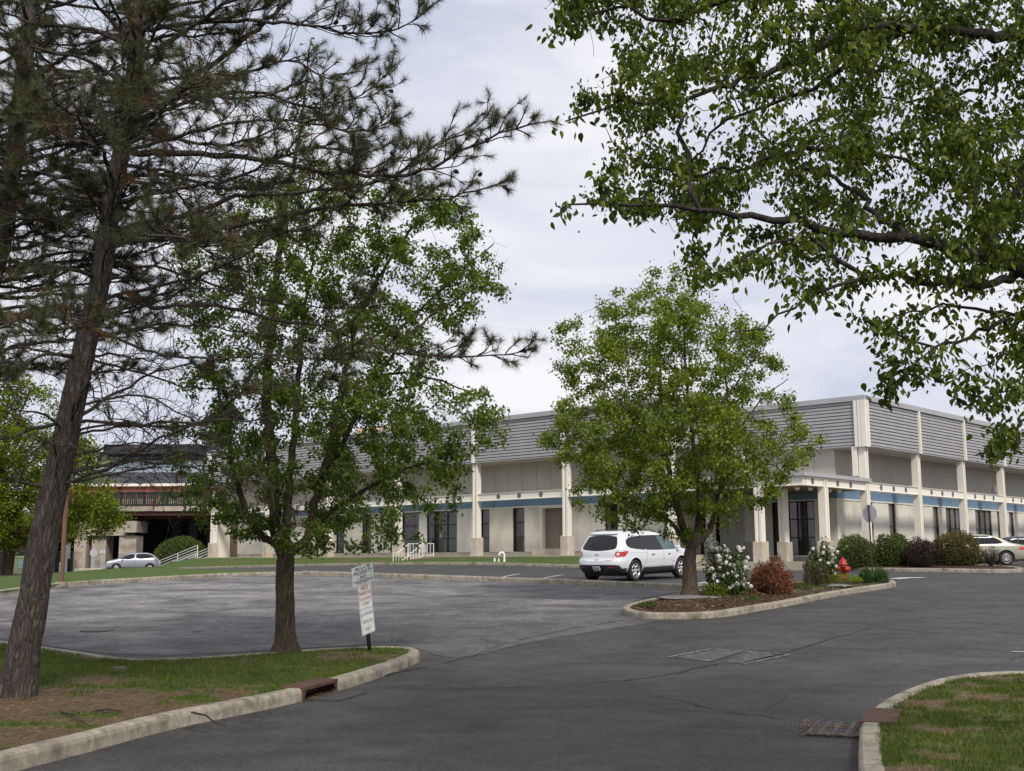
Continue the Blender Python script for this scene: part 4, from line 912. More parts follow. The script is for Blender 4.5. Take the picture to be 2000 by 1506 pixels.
pine_limbs = [
 lm([(252, 279), (349, 174), (424, 120), (550, 15), (640, -60)], .9, .045, .018, .35),
 lm([(270, 140), (339, 75), (400, 35), (463, 0), (560, -40)], -.6, .035, .014, .3),
 lm([(249, 304), (349, 299), (448, 306), (550, 319), (600, 331), (739, 344), (839, 329), (890, 300), (948, 274), (1028, 245)], -.9, .040, .010, .45),
 lm([(219, 488), (309, 448), (448, 443), (550, 423), (650, 403), (739, 396), (820, 392), (878, 384), (930, 372), (985, 355)], .4, .036, .009, .45),
 lm([(214, 468), (274, 438), (398, 408), (463, 383), (550, 378), (600, 374), (749, 354), (840, 290), (900, 262), (960, 250)], 1.0, .034, .009, .45),
 lm([(240, 588), (349, 548), (438, 518), (520, 470), (600, 450)], -.8, .026, .008, .5),
 lm([(245, 618), (299, 598), (423, 598), (528, 623), (642, 642), (749, 682), (820, 694), (898, 697), (960, 694), (1030, 688)], .6, .028, .008, .62),
 lm([(159, 838), (279, 827), (400, 822), (500, 822), (560, 800), (640, 740)], -.5, .022, .005, .8),
 lm([(133, 947), (207, 915), (292, 867), (345, 843), (412, 816), (480, 760)], -1.2, .024, .006, .8),
 lm([(138, 832), (202, 782), (252, 755), (330, 720), (400, 715)], .8, .026, .006, .7),
 lm([(114, 808), (60, 840), (0, 856), (-60, 860)], -.6, .026, .012, .5),
 lm([(85, 936), (40, 940), (0, 936), (-60, 960)], -.8, .02, .010, .5),
 lm([(268, 60), (420, 40), (590, 47), (689, 65), (779, 55), (835, 22)], -.4, .030, .007, .5),
 lm([(255, 240), (400, 190), (500, 180), (600, 210), (690, 195), (760, 142)], .8, .028, .007, .5),
 lm([(250, 290), (400, 250), (550, 235), (650, 252), (720, 258), (765, 240)], -1.2, .026, .007, .5),
 lm([(262, 190), (420, 160), (560, 120), (640, 150), (700, 128)], 1.6, .024, .007, .5),
 lm([(225, 400), (330, 370), (450, 350), (560, 300), (640, 290), (700, 300)], -1.7, .026, .007, .45),
 lm([(205, 520), (300, 520), (420, 560), (540, 590), (640, 600), (720, 600)], 1.5, .020, .006, .75),
 lm([(185, 640), (300, 690), (420, 700), (520, 690), (600, 700), (690, 690)], -1.4, .020, .006, .8),
 lm([(175, 700), (280, 730), (380, 760), (470, 750)], 1.2, .018, .005, .85),
 lm([(265, 90), (180, 60), (80, 50), (-40, 10)], -.8, .03, .010, .3), lm([(255, 180), (150, 150), (60, 160), (-40, 120)], .9, .03, .010, .3),
 lm([(240, 270), (150, 230), (60, 220), (-60, 230)], -1.5, .03, .010, .3), lm([(225, 370), (130, 340), (50, 380), (-50, 400)], -.6, .03, .010, .3),
 lm([(205, 480), (120, 430), (40, 430), (-50, 470)], 1.0, .028, .010, .3), lm([(195, 540), (100, 520), (20, 540), (-60, 560)], -1.6, .028, .010, .3),
 lm([(180, 620), (90, 600), (0, 640), (-60, 660)], .6, .026, .010, .35), lm([(165, 700), (90, 690), (20, 720), (-40, 740)], -1.2, .024, .009, .4),
 lm([(270, 20), (380, -60), (520, -100), (700, -60)], .5, .03, .009, .3), lm([(275, -60), (160, -80), (40, -60), (-60, -80)], -.5, .03, .010, .3),
 lm([(230, 360), (200, 300), (170, 250), (100, 190)], -3.0, .028, .009, .3), lm([(240, 280), (300, 240), (330, 200), (380, 160)], -3.2, .028, .009, .35),
 lm([(200, 560), (180, 620), (150, 640), (60, 650)], -3.4, .026, .009, .35), lm([(215, 470), (290, 470), (330, 460), (400, 480)], -3.0, .024, .008, .4)]
pine('tall pine with rough dark leaning trunk and long right-reaching limbs on the left lawn', PB,
     [L3(45, 1280, PY), L3(72, 1130, PY), L3(95, 1000, PY), L3(118, 900, PY), L3(140, 800, PY), L3(160, 700, PY), L3(185, 600, PY), L3(205, 500, PY), L3(216, 400, PY), L3(238, 300, PY), L3(260, 150, PY), L3(273, 0, PY), L3(284, -200, PY), L3(288, -420, PY), L3(290, -620, PY)],
     .178, .05, pine_limbs, 46, (5.2, 8.8), 61, 84, 2.5, group=None, dens=.95, nbare=26)
pb2 = Vector((-7.6, 14.0, 0)); P2 = (pb2.x, pb2.y, gz(pb2.x, pb2.y)+.12)
def L3b(px, py): return L3(px, py, 14.0)
pine('second dark pine behind the big one, its trunk crossing the top left corner', P2,
     [L3b(-150, 1000), L3b(-90, 800), L3b(-35, 600), L3b(5, 450), L3b(35, 250), L3b(50, 100), L3b(62, -50), L3b(75, -300), L3b(85, -500)],
     .20, .06, [([L3b(30, 280), L3(110, 250, 13.6), L3(200, 200, 13), L3(300, 190, 12.6)], .028, .009, .3), ([L3b(45, 150), L3(130, 110, 14.4), L3(260, 60, 14.8), L3(400, 60, 15)], .028, .009, .3),
                ([L3b(0, 470), L3(90, 440, 13.4), L3(170, 400, 13), L3(260, 380, 12.5)], .028, .009, .3), ([L3b(-20, 560), L3(60, 560, 14.6), L3(160, 520, 15), L3(240, 520, 15.2)], .026, .009, .3)],
     84, (3.9, 10.0), 67, 80, 3.0, dens=.95)

# ------------------------------------------------------------------ shrubs
def bush(name, label, cat, px, Y, wpx, hpx, mat, n, leaf=(.03, .05), lump=.16, seed=1, group=None, wr=.6, shape='quad', zf=None, inner=.5, flat=1.0, core=True, spike=0, sq=2.4, depth=1.0, z=None):
    r = np.random.default_rng(seed); p = PD(px, Y); z0 = zf(p.x, p.y) if zf else (z if z is not None else p.z)
    root = empty(name, (p.x, p.y, z0), label, cat, group); w_ = wpx/FPX*Y/2; h_ = hpx/FPX*Y
    d = r.normal(0, 1, (n, 3)); d[:, 2] = np.abs(d[:, 2])*flat+.01; d /= np.linalg.norm(d, axis=1, keepdims=True)
    lu = np.array([noise.noise(Vector(v*1.7)+Vector((seed, 0, 0)))+.6*noise.noise(Vector(v*4.5)+Vector((0, seed, 0))) for v in d])
    rad_ = (1+lump*lu)*r.uniform(inner, 1, n)**.45
    sc = (np.abs(d[:, 0])**sq+np.abs(d[:, 1])**sq+np.abs(d[:, 2])**sq)**(-1/sq)
    C = d*(rad_*sc)[:, None]*np.array([w_, w_*depth, h_]); tk = .80+.20*np.minimum(1, C[:, 2]/(.35*h_)); C[:, 0] *= tk; C[:, 1] *= tk; C[:, 2] = np.maximum(C[:, 2], .01)
    ax = d+r.normal(0, .8, (n, 3)); ax[:, 2] += spike; nm = r.normal(0, .6, (n, 3))+d*.6+[0, 0, .4]; L_ = r.uniform(*leaf, n)
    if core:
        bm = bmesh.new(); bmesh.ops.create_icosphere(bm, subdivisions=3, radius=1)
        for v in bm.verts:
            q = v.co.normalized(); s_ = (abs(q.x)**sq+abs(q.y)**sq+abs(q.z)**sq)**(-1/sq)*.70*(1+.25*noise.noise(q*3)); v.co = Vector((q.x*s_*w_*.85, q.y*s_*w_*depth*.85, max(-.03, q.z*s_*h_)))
        me = bpy.data.meshes.new('stems'); bm.to_mesh(me); bm.free(); me.materials.append(MT['core']); o = bpy.data.objects.new('stems', me); COL.objects.link(o); o.parent = root  # solid dark core; the shrub's inner shade is in its colour
    leaf_mesh('foliage', C, ax, nm, L_, L_*wr, mat, root, shape); return root, C, d, w_, h_
def stems(root, n, w_, h_, mat, seed, rr_=.008, spread=1.0):
    r = np.random.default_rng(seed); mb = MB()
    for i in range(n):
        a = r.uniform(0, 6.28); q = r.uniform(.3, 1)*w_*spread; pts = [(0.05*math.cos(a), .05*math.sin(a), 0)]
        for k in range(1, 5): f = k/4; pts.append((math.cos(a)*q*f**.8+r.normal(0, .02), math.sin(a)*q*f**.8+r.normal(0, .02), h_*f*r.uniform(.8, .95)))
        mb.tube(pts, [rr_*(1-.2*k) for k in range(5)], 4)
    mb.build('stems', MT['twig'], root)
gsh = 'rounded shrubs in the right bed'
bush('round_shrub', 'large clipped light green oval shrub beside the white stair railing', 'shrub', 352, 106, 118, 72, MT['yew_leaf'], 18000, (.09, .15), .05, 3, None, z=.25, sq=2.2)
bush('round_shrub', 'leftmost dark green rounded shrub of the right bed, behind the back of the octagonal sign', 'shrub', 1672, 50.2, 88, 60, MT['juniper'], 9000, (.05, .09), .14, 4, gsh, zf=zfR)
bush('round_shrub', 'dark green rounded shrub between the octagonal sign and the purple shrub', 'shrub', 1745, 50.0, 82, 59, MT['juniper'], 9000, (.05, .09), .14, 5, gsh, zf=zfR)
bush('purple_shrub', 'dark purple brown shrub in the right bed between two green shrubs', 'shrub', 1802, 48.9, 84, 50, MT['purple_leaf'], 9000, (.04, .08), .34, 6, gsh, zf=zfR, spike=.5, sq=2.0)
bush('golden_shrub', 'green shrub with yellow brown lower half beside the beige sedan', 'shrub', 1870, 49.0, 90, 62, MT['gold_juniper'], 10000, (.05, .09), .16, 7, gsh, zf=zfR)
b_, C_, d_, w_, h_ = bush('bare_shrub', 'small nearly bare twiggy shrub in front of the beige sedan', 'shrub', 1935, 48.2, 44, 36, MT['purple_leaf'], 900, (.03, .05), .3, 8, None, zf=zfR, core=False)
stems(b_, 90, w_, h_, MT['twig'], 3, .012)
def viburnum(label, px, Y, wpx, hpx, seed, nf, zf):
    root, C, d, w_, h_ = bush('flowering_shrub', label, 'shrub', px, Y, wpx, hpx, MT['vib_leaf'], 4600, (.05, .085), .50, seed, 'white flowering shrubs', zf=zf, core=False, wr=.7, inner=.15, sq=2.0)
    stems(root, 26, w_, h_, MT['twig'], seed, .012, .9); r = np.random.default_rng(seed); P = []; AX = []; NM = []
    k = r.permutation(len(C))[:nf*6]; rr_v = np.linalg.norm(C/np.array([w_, w_, h_]), axis=1); k = [i for i in k if d[i][1] < .5 and C[i][2] > h_*.12 and rr_v[i] > .6][:nf]
    for i in k:
        c = C[i]*1.04; u = r.normal(0, 1, (60, 3)); u /= np.linalg.norm(u, axis=1, keepdims=True); R_ = r.uniform(.036, .056)*(Y/29)**.3
        P.append(c+u*R_*.8); AX.append(np.cross(u, r.normal(0, 1, (60, 3)))+u*.3); NM.append(u)
    P = np.concatenate(P); n = len(P); leaf_mesh('flowers', P, np.concatenate(AX), np.concatenate(NM), np.full(n, .036), np.full(n, .034), MT['petal'], root, 'quad')
viburnum('white flowering snowball shrub just right of the island pear trunk', 1418, 30.6, 100, 94, 9, 105, zf3)
viburnum('white flowering shrub directly left of the red hydrant', 1607, 36.8, 54, 76, 10, 46, zf3)
root_, C_, d_, w_, h_ = bush('dead_shrub', 'dead rust brown shrub in the middle of the planted island', 'shrub', 1503, 31.4, 88, 62, MT['dead_leaf'], 4600, (.06, .12), .45, 11, None, zf=zf3, wr=.22, spike=-.9, core=True, sq=2.0)
root_, C_, d_, w_, h_ = bush('sparse_shrub', 'low olive brown wispy shrub on the planted island left of the hydrant', 'shrub', 1594, 34.2, 58, 42, MT['olive_leaf'], 2600, (.03, .06), .3, 12, None, zf=zf3, core=False, spike=.3); stems(root_, 60, w_, h_, MT['twig'], 5, .006)
bush('low_shrub', 'small dark reddish shrub tucked behind the flowering shrub by the portico', 'shrub', 1587, 52, 34, 24, MT['purple_leaf'], 1500, (.05, .08), .3, 13, None, zf=None)
bush('low_plant', 'low yellow green ground cover around the foot of the red hydrant', 'ground cover', 1636, 35.9, 86, 15, MT['maple_leaf'], 2400, (.03, .05), .3, 14, None, zf=zf3, core=False, flat=.6)
bush('low_plant', 'thin bright green weeds at the foot of the island pear trunk', 'ground cover', 1392, 29.9, 54, 22, MT['maple_leaf'], 500, (.04, .07), .5, 15, None, zf=zf3, core=False)
bush('low_plant', 'low green weeds between the dead brown shrub and the wispy shrub', 'ground cover', 1555, 33, 60, 10, MT['yew_leaf'], 900, (.03, .05), .4, 16, None, zf=zf3, core=False)
bush('low_plant', 'small green weeds at the left tip of the planted island', 'ground cover', 1262, 27.2, 34, 9, MT['yew_leaf'], 400, (.03, .05), .4, 17, None, zf=zf3, core=False)
bush('low_plant', 'small green clump in front of the white flowering shrub by the pear trunk', 'ground cover', 1468, 28.8, 26, 10, MT['yew_leaf'], 300, (.03, .05), .4, 18, None, zf=zf3, core=False)
bush('low_plant', 'green seedlings below the leftmost shrub of the right bed', 'ground cover', 1694, 49.9, 44, 14, MT['yew_leaf'], 600, (.05, .08), .4, 19, None, zf=zfR, core=False)
def clump(px, Y, wpx, hpx, seed, label, zf):
    r = np.random.default_rng(seed); p = PD(px, Y); root = empty('daylily_clump', (p.x, p.y, zf(p.x, p.y)), label, 'plant', 'daylily clumps at the island tip'); V = []; F = []
    w_, h_ = wpx/FPX*Y/2, hpx/FPX*Y
    for i in range(420):
        a = r.uniform(0, 6.28); s_ = r.uniform(.15, 1.15); hh_ = r.uniform(.55, 1.15); ca, sa = math.cos(a), math.sin(a); a2 = r.uniform(0, 6.28); q_ = w_*.8*math.sqrt(r.random()); x0, y0 = math.cos(a2)*q_, math.sin(a2)*q_; b = len(V); bw = .009
        for k, (f, hz, wd) in enumerate(((0, 0, 1), (.35, .7, 1), (.75, 1.0, .8), (1, .82, .05))):
            x, y, z = x0+ca*w_*s_*f*.6, y0+sa*w_*s_*f*.6, h_*hz*hh_*(1.25-.95*(q_/(w_*.8))**2); V += [(x-sa*bw*wd, y+ca*bw*wd, z), (x+sa*bw*wd, y-ca*bw*wd, z)]
        F += [(b, b+1, b+3, b+2), (b+2, b+3, b+5, b+4), (b+4, b+5, b+7, b+6)]
    np_mesh('blades', V, F, MT['grass_blue'], root)
clump(1690, 36.2, 36, 24, 1, 'grassy daylily clump at the island tip just left of the octagonal sign post', zf3)
clump(1717, 36.4, 36, 26, 2, 'grassy daylily clump at the island tip just right of the octagonal sign post', zf3)
def stone(px, py, r1, r2, label, seed, zf):
    p = G(px, py, .15); bm = bmesh.new(); bmesh.ops.create_icosphere(bm, subdivisions=3, radius=1)
    for v in bm.verts: n_ = 1+.22*noise.noise(v.co*1.6+Vector((seed, 0, 0)))+.08*noise.noise(v.co*5); v.co = Vector((v.co.x*r1*n_, v.co.y*r2*n_, v.co.z*.055*n_))
    me = bpy.data.meshes.new('flat_stone'); bm.to_mesh(me); bm.free(); me.materials.append(pmat('grey_bedrock', (.17, .17, .17), .9, .25, 6, bmp=.01)); o = bpy.data.objects.new('flat_stone', me); COL.objects.link(o)
    o.location = (p.x, p.y, zf(p.x, p.y)); tag(o, label, 'rock')
stone(1345, 1171, .85, .6, 'low grey rock slab at the foot of the island pear trunk', 1, zf3)
stone(1625, 1146, .55, .5, 'flat grey stone on the planted island in front of the wispy shrub', 2, zf3)

# ------------------------------------------------------------------ bright tree at far left
def far_tree():
    r = np.random.default_rng(90); Y = 62.0; p = PD(15, Y); root = empty('spring_tree', (p.x, p.y, p.z), 'broad bright yellow green tree at the left edge behind the pine trunk', 'tree'); off = np.array(p)
    nodes = [np.array(p)]; par = [-1]; rad = [.3]
    polyline_nodes(nodes, par, rad, [nodes[0], L3(18, 1070, Y), L3(10, 1010, Y), L3(0, 900, Y)], .32, .2, .3, 0)
    for pts in ([(12, 1040), (60, 960), (120, 900), (170, 860)], [(15, 1060), (80, 1010), (150, 990), (215, 1000)], [(8, 1000), (-60, 900), (-120, 850)], [(4, 950), (20, 850), (60, 760)]):
        polyline_nodes(nodes, par, rad, [L3(a, b, Y+r.normal(0, 1)) for a, b in pts], .12, .03, .3)
    A = crown_attr(0, Y, [(690, -60, 20), (720, -140, 60), (760, -200, 100), (800, -240, 125), (850, -260, 165), (900, -270, 205), (950, -280, 228), (990, -280, 252), (1015, -270, 258), (1035, -260, 235), (1052, -220, 180), (1066, -200, 150)], 2600, None, r, seed=4, noise_s=.35, hole=-.25)
    nodes, par, rad = colonize(nodes, par, rad, A, di=9, dk=.5, step=.4, maxit=60, r=r)
    rr = np.minimum(radii(nodes, par, rad, .008, 2.3), .32); nl = nodes-off; branch_mesh('trunk', nl, par, rr, MT['bark_pear'], root)
    o = put_leaves('crown', nl, par, rr, MT['maple_leaf'], root, 34, .028, (.13, .21), .75, .28, .25, 3, 'quad'); print('far', len(nodes), len(o.data.polygons)//2)
far_tree()

# ------------------------------------------------------------------ main building (local frame: x = into the wing, y = along the wing to the far left)
PSI = .8258; W0 = Vector((3.2863, 69.0961, 0)); bB = Vector((math.cos(PSI), math.sin(PSI), 0)); aB = Vector((-math.sin(PSI), math.cos(PSI), 0))
BAY = 7.62; BR = 6.97; ZT, ZB, BT, BB = 10.555, 7.712, 5.71, 5.24; CX, CY = 7.07, -15.73; WZ = 1.74
bld = empty('office_building', W0, 'long single storey commercial building with grey ribbed fascia, white columns and blue band', 'building', rz=PSI)
def linv(px, py, axis, val):
    d = ray(px, py); n = bB if axis == 'x' else aB; o = Vector((0, 0, EYE)); t = (val-(o-W0).dot(n))/d.dot(n); q = o+d*t-W0; return q.dot(bB), q.dot(aB), (o+d*t).z
sY = lambda px, py=1040, v=1.78: linv(px, py, 'x', v)[1]
sX = lambda px, py=1000, v=CY+1.91: linv(px, py, 'y', v)[0]
def bx(mb, axis, pl, s0, s1, z0, z1, d0, d1, mi=0, bev=0):
    if axis == 'x': mb.box((pl+min(d0, d1), min(s0, s1), z0), (pl+max(d0, d1), max(s0, s1), z1), mi, bev=bev)
    else: mb.box((min(s0, s1), pl+min(d0, d1), z0), (max(s0, s1), pl+max(d0, d1), z1), mi, bev=bev)
def wall(axis, pl, s0, s1, z0, z1, ops, mat, pitch=1.22, name='wall', zo=(2.02, 4.80)):
    """panelled wall with openings; ops list of (a,b)"""
    mb = MB(); ops = sorted((min(o), max(o)) for o in ops); cur = s0; segs = []
    for a, b in ops:
        if a > cur: segs.append((cur, a))
        cur = max(cur, b)
    if cur < s1: segs.append((cur, s1))
    for a, b in segs:
        mb = MB(); n = max(1, round((b-a)/pitch)); w_ = (b-a)/n
        for k in range(n): bx(mb, axis, pl, a+k*w_+(.022 if k else 0), a+(k+1)*w_, z0, z1, 0, .16)
        bx(mb, axis, pl, a+.01, b-.01, z0, z1, .12, .2, 1); o = mb.build('wall_panel', [mat, MT['joint']], bld)
    return o
def window(axis, pl, a, b, z0, z1, cols=1, rows=3, glass='dglass', frame='black_frame', door=False, rowz=None, setb=.10):
    a, b = min(a, b), max(a, b); mb = MB(); t = .06
    bx(mb, axis, pl, a, a+t, z0, z1, setb-.04, setb+.08); bx(mb, axis, pl, b-t, b, z0, z1, setb-.04, setb+.08); bx(mb, axis, pl, a+t, b-t, z1-t, z1, setb-.04, setb+.08); bx(mb, axis, pl, a+t, b-t, z0, z0+t, setb-.04, setb+.08)
    for k in range(1, cols): s = a+(b-a)*k/cols; bx(mb, axis, pl, s-t*.6, s+t*.6, z0+t, z1-t, setb-.035, setb+.06)
    for zz in (rowz or [z0+(z1-z0)*k/rows for k in range(1, rows)]): bx(mb, axis, pl, a+t, b-t, zz-.035, zz+.035, setb-.03, setb+.05)
    bx(mb, axis, pl, a-.001, b+.001, z0-.001, z1, .26, .3)
    o = mb.build('entrance_door' if door else 'window', MT[frame], bld)
    g = MB(); bx(g, axis, pl, a+.03, b-.03, z0+.03, z1-.03, setb+.02, setb+.03); g.build('pane', MT[glass], o)
    if door:
        h = MB(); s = (a+b)/2
        pts = [(pl-.0, s, z0+.95), (pl-.05, s, z0+1.0), (pl-.05, s, z0+1.3), (pl-.0, s, z0+1.35)]
        h.tube(pts, .018, 6); h.build('handle', MT['chrome'], o)
    return o
ZW0, ZW1 = 2.0, 4.82
wy = lambda p0, p1: (sY(p1), sY(p0))
ops = [wy(424, 448.5), wy(656, 673), wy(707, 725), wy(762, 773), wy(785, 818), wy(833, 892.5), wy(939, 956), wy(1001.4, 1024.5), wy(1056, 1103), wy(1181.6, 1206.8)]
yend = 5*BAY+.35
wall('x', 1.78, -5.84, yend, ZW0, ZW1, ops, MT['white_panel'])
for i, (a, b) in enumerate(ops):
    if i == 8: continue
    if i == 0: window('x', 1.78, a, b, ZW0, ZW1, 1, 3, 'bglass', 'galv')
    elif i == 5: window('x', 1.78, a, b, ZW0, ZW1, 3, 3, 'dglass', 'black_frame', True)
    else: window('x', 1.78, a, b, ZW0, ZW1, 1, 3)
a, b = ops[8]; mb = MB(); n = 26
for k in range(n): z = ZW0+.18+(ZW1-.1-ZW0-.18)*k/n; h = (ZW1-.1-ZW0-.18)/n; bx(mb, 'x', 1.78, a+.12, b-.12, z, z+h*.62, .30, .36); bx(mb, 'x', 1.78, a+.12, b-.12, z+h*.62, z+h, .33, .37)
rd = mb.build('roller_door', MT['shutter'], bld); mb = MB(); bx(mb, 'x', 1.78, a, a+.12, ZW0-.24, ZW1, -.02, .4); bx(mb, 'x', 1.78, b-.12, b, ZW0-.24, ZW1, -.02, .4); bx(mb, 'x', 1.78, a+.12, b-.12, ZW1-.1, ZW1, -.01, .4); mb.build('frame', MT['white_steel'], rd)
mb = MB(); bx(mb, 'x', 1.78, a-.3, b+.3, WZ, ZW0+.17, -.5, .28); mb.build('loading_sill', MT['plinth'], bld)
# brick pier at the far end
mb = MB(); ya, yb_ = sY(464.5), sY(448.5); bm_ = pmat('pale_brown_brick', (.20, .145, .115), .9, .25, 20, kind='world')
for k in range(34):
    z = WZ+k*.09
    for q in range(5): o_ = (.12 if k % 2 else 0); y0_ = ya+(yb_-ya)*q/5+o_*.5; bx(mb, 'x', 1.70, y0_, min(yb_, y0_+(yb_-ya)/5-.012), z, z+.078, 0, .08)
mb.build('brick_pier', bm_, bld)
# base course, blue band, upper wall
mb = MB(); bx(mb, 'x', 1.82, -5.80, yend, .4, ZW0, 0, .25); bx(mb, 'y', CY+1.95, 7.38, 60, .8, ZW0-.45, 0, .25); bx(mb, 'x', 7.44, CY+1.95, -5.9, .8, ZW0-.35, 0, .25); bx(mb, 'y', -5.80, 1.85, 7.4, .8, ZW0-.2, 0, .25); mb.build('base_course', MT['plinth'], bld)
def band(axis, pl, s0, s1, z0, z1, mat, name, pitch, d=-.03):
    mb = MB(); n = max(1, round((s1-s0)/pitch)); w_ = (s1-s0)/n
    for k in range(n): bx(mb, axis, pl, s0+k*w_+.022, s0+(k+1)*w_, z0, z1, d, .14)
    bx(mb, axis, pl, s0, s1, z0+.01, z1-.01, .08, .2, 1); return mb.build(name, [mat, MT['joint']], bld)
for (ax_, pl, s0, s1) in (('x', 1.78, -5.84, yend), ('y', -5.84, 1.95, 7.40), ('x', 7.40, CY+1.91, -6.0), ('y', CY+1.91, 7.405, 60)):
    band(ax_, pl, s0, s1, 4.90, 5.42, MT['blue'], 'blue_band', 3.3); mb = MB(); bx(mb, ax_, pl, s0, s1, ZW1, 4.90, -.05, .16); mb.build('head_trim', MT['white_steel'], bld)
    band(ax_, pl, s0, s1, 5.42, ZB, MT['upper_panel'], 'upper_wall', 1.22, .0)
# portico recess walls
zq = (1.66, 4.78)
o2_ = [(sX(1368, 1040, -5.84), sX(1381, 1040, -5.84)), (sX(1396, 1040, -5.84), sX(1425, 1040, -5.84))]
wall('y', -5.84, 1.95, 7.40, ZW0-.2, ZW1, o2_, MT['white_panel']); [window('y', -5.84, a, b, ZW0-.2, ZW1, 1, 3) for a, b in o2_]
e0, e1, e2 = sY(1509, 1040, 7.40), sY(1524, 1040, 7.4), sY(1592, 1040, 7.40)
wall('x', 7.40, CY+1.91, -6.0, ZW0-.34, ZW1, [(e2, e0)], MT['white_panel'])
window('x', 7.40, e2, e1, ZW0-.34, ZW1, 4, 3, 'dglass', 'black_frame'); window('x', 7.40, e1, e0, ZW0-.34, ZW1, 1, 3)
# right facade
xr = lambda p0, p1: (sX(p0), sX(p1))
opr = [xr(1696.7, 1705), xr(1735.7, 1748.8), xr(1798, 1803.6), xr(1822, 1833), xr(1847, 1878), xr(1904.3, 1936), xr(1946.7, 1954), xr(1970, 1979), (39, 40.1), (44, 47), (51, 52)]
wall('y', CY+1.905, 7.405, 60, ZW0-.4, ZW1, opr, MT['white_panel'], 1.5)
for i, (a, b) in enumerate(opr): window('y', CY+1.91, a, b, ZW0-.4, ZW1, 3 if b-a > 2 else 1, 3, 'bglass', 'bronze', rowz=[2.6, 3.45])
# columns
def column(x, y, zbase, ztop, ph, axis='x', plinth=True, wd=.40):
    mb = MB(); z0 = zbase+ph; h = wd/2; f = .11
    if axis == 'x': # flanges face -x : two ribs seen from the front
        mb.box((x-h, y-h, z0), (x+h, y-h+f, ztop)); mb.box((x-h, y+h-f, z0), (x+h, y+h, ztop)); mb.box((x-h+.07, y-h+f, z0), (x+h-.07, y+h-f, ztop))
    else:
        mb.box((x-h, y-h, z0), (x-h+f, y+h, ztop)); mb.box((x+h-f, y-h, z0), (x+h, y+h, ztop)); mb.box((x-h+f, y-h+.07, z0), (x+h-f, y+h-.07, ztop))
    c = mb.build('column', MT['white_steel'], bld)
    if plinth: mb = MB(); q = .31; mb.box((x-q, y-q, zbase-.5), (x+q, y+q, z0), bev=.03); mb.build('plinth', MT['plinth'], c)
    return c
for k in range(6): column(0, k*BAY, WZ, ZB, 1.18)
column(0, -BAY, 1.55, ZB, 1.18); column(CX, CY, 1.3, ZB, 1.1, 'y'); column(3.9, -BAY, 1.5, BB-.002, 1.05, 'y'); column(CX-.1, -8.35, 1.5, ZB, 1.0)
for k in range(1, 8): column(CX+k*BR, CY, 1.35, ZB, 1.05, 'y')
column(0, -13.18, 1.36, BB-.002, 1.05); column(2.17, CY, 1.36, BB-.002, 1.05, 'y'); column(2.45, -13.2, 1.36, BB+.1, 1.05)
# beams with roundels
def beam(axis, pl, s0, s1, rounds):
    mb = MB(); bx(mb, axis, pl, s0, s1, BB+.03, BT-.03, -.10, .10); bx(mb, axis, pl, s0, s1, BT-.03, BT, -.16, .16); bx(mb, axis, pl, s0, s1, BB, BB+.03, -.16, .16)
    o = mb.build('beam', MT['white_steel'], bld)
    for s in rounds:
        c = ((pl-.10, s, (BB+BT)/2) if axis == 'x' else (s, pl-.10, (BB+BT)/2)); d = Vector((-1, 0, 0)) if axis == 'x' else Vector((0, -1, 0)); T = Matrix.Translation(c) @ d.to_track_quat('Z', 'Y').to_matrix().to_4x4()
        mb = MB(); mb.lathe([(0, .012), (.085, .012), (.10, .022), (.125, .022), (.14, .012), (.165, .010), (.17, 0)], 20, T=T); mb.build('roundel', MT['roundel'], o)
for k in range(5): y0, y1 = k*BAY+.2, (k+1)*BAY-.2; beam('x', 0, y0, y1, [y0+(y1-y0)*f for f in (.25, .5, .75)])
beam('x', 0, -BAY+.2, -.2, [-BAY*.25, -BAY*.5, -BAY*.75]); 
beam('x', 0, CY-.1, -BAY-.2, [sY(1521, 940, -.1), sY(1407, 940, -.1), sY(1350, 940, -.1)])
beam('y', CY, .17, CX-.2, [sX(1587, 940, CY-.1), sX(1636, 945, CY-.1), sX(1661.5, 948, CY-.1)])
for k in range(0, 7): x0, x1 = CX+k*BR+.2, CX+(k+1)*BR-.2; beam('y', CY, x0, x1, [x0+(x1-x0)*f for f in (.25, .5, .75)])
for x, y in ((-.12, -13.18),):
    mb = MB(); mb.box((x-.06, y-.14, BB), (x, y-.08, BT)); mb.box((x-.06, y+.08, BB), (x, y+.14, BT)); mb.build('stiffener', MT['white_steel'], bld)
mb = MB(); mb.box((2.03, CY-.18, BB), (2.09, CY-.12, BT)); mb.box((2.25, CY-.18, BB), (2.31, CY-.12, BT)); mb.build('stiffener', MT['white_steel'], bld)
# portico roof
mb = MB(); mb.box((-.28, CY-.28, BT+.004), (7.38, -BAY+.3, BT+.20)); mb.build('canopy_roof', MT['coping'], bld)
mb = MB(); mb.box((.18, CY+.18, BB+.02), (7.36, -5.9, BB+.10)); mb.build('canopy_ceiling', pmat('brown_ceiling_panels', (.16, .11, .09), .8, .1, 2), bld)
for px, py, x in ((1403, 937, 1.6), (1557, 953, 1.6), (1583, 957, 2.4), (1620, 957, 4.6), (1657, 957, 5.2)):
    l = linv(px, py, 'x', x); mb = MB(); mb.lathe([(0, -.16), (.10, -.13), (.14, -.04), (.14, .02)], 14, T=Matrix.Translation((x, min(-8.2, max(CY+.6, l[1])), BB+.0))); mb.build('ceiling_lamp', MT['clear_lens'], bld)
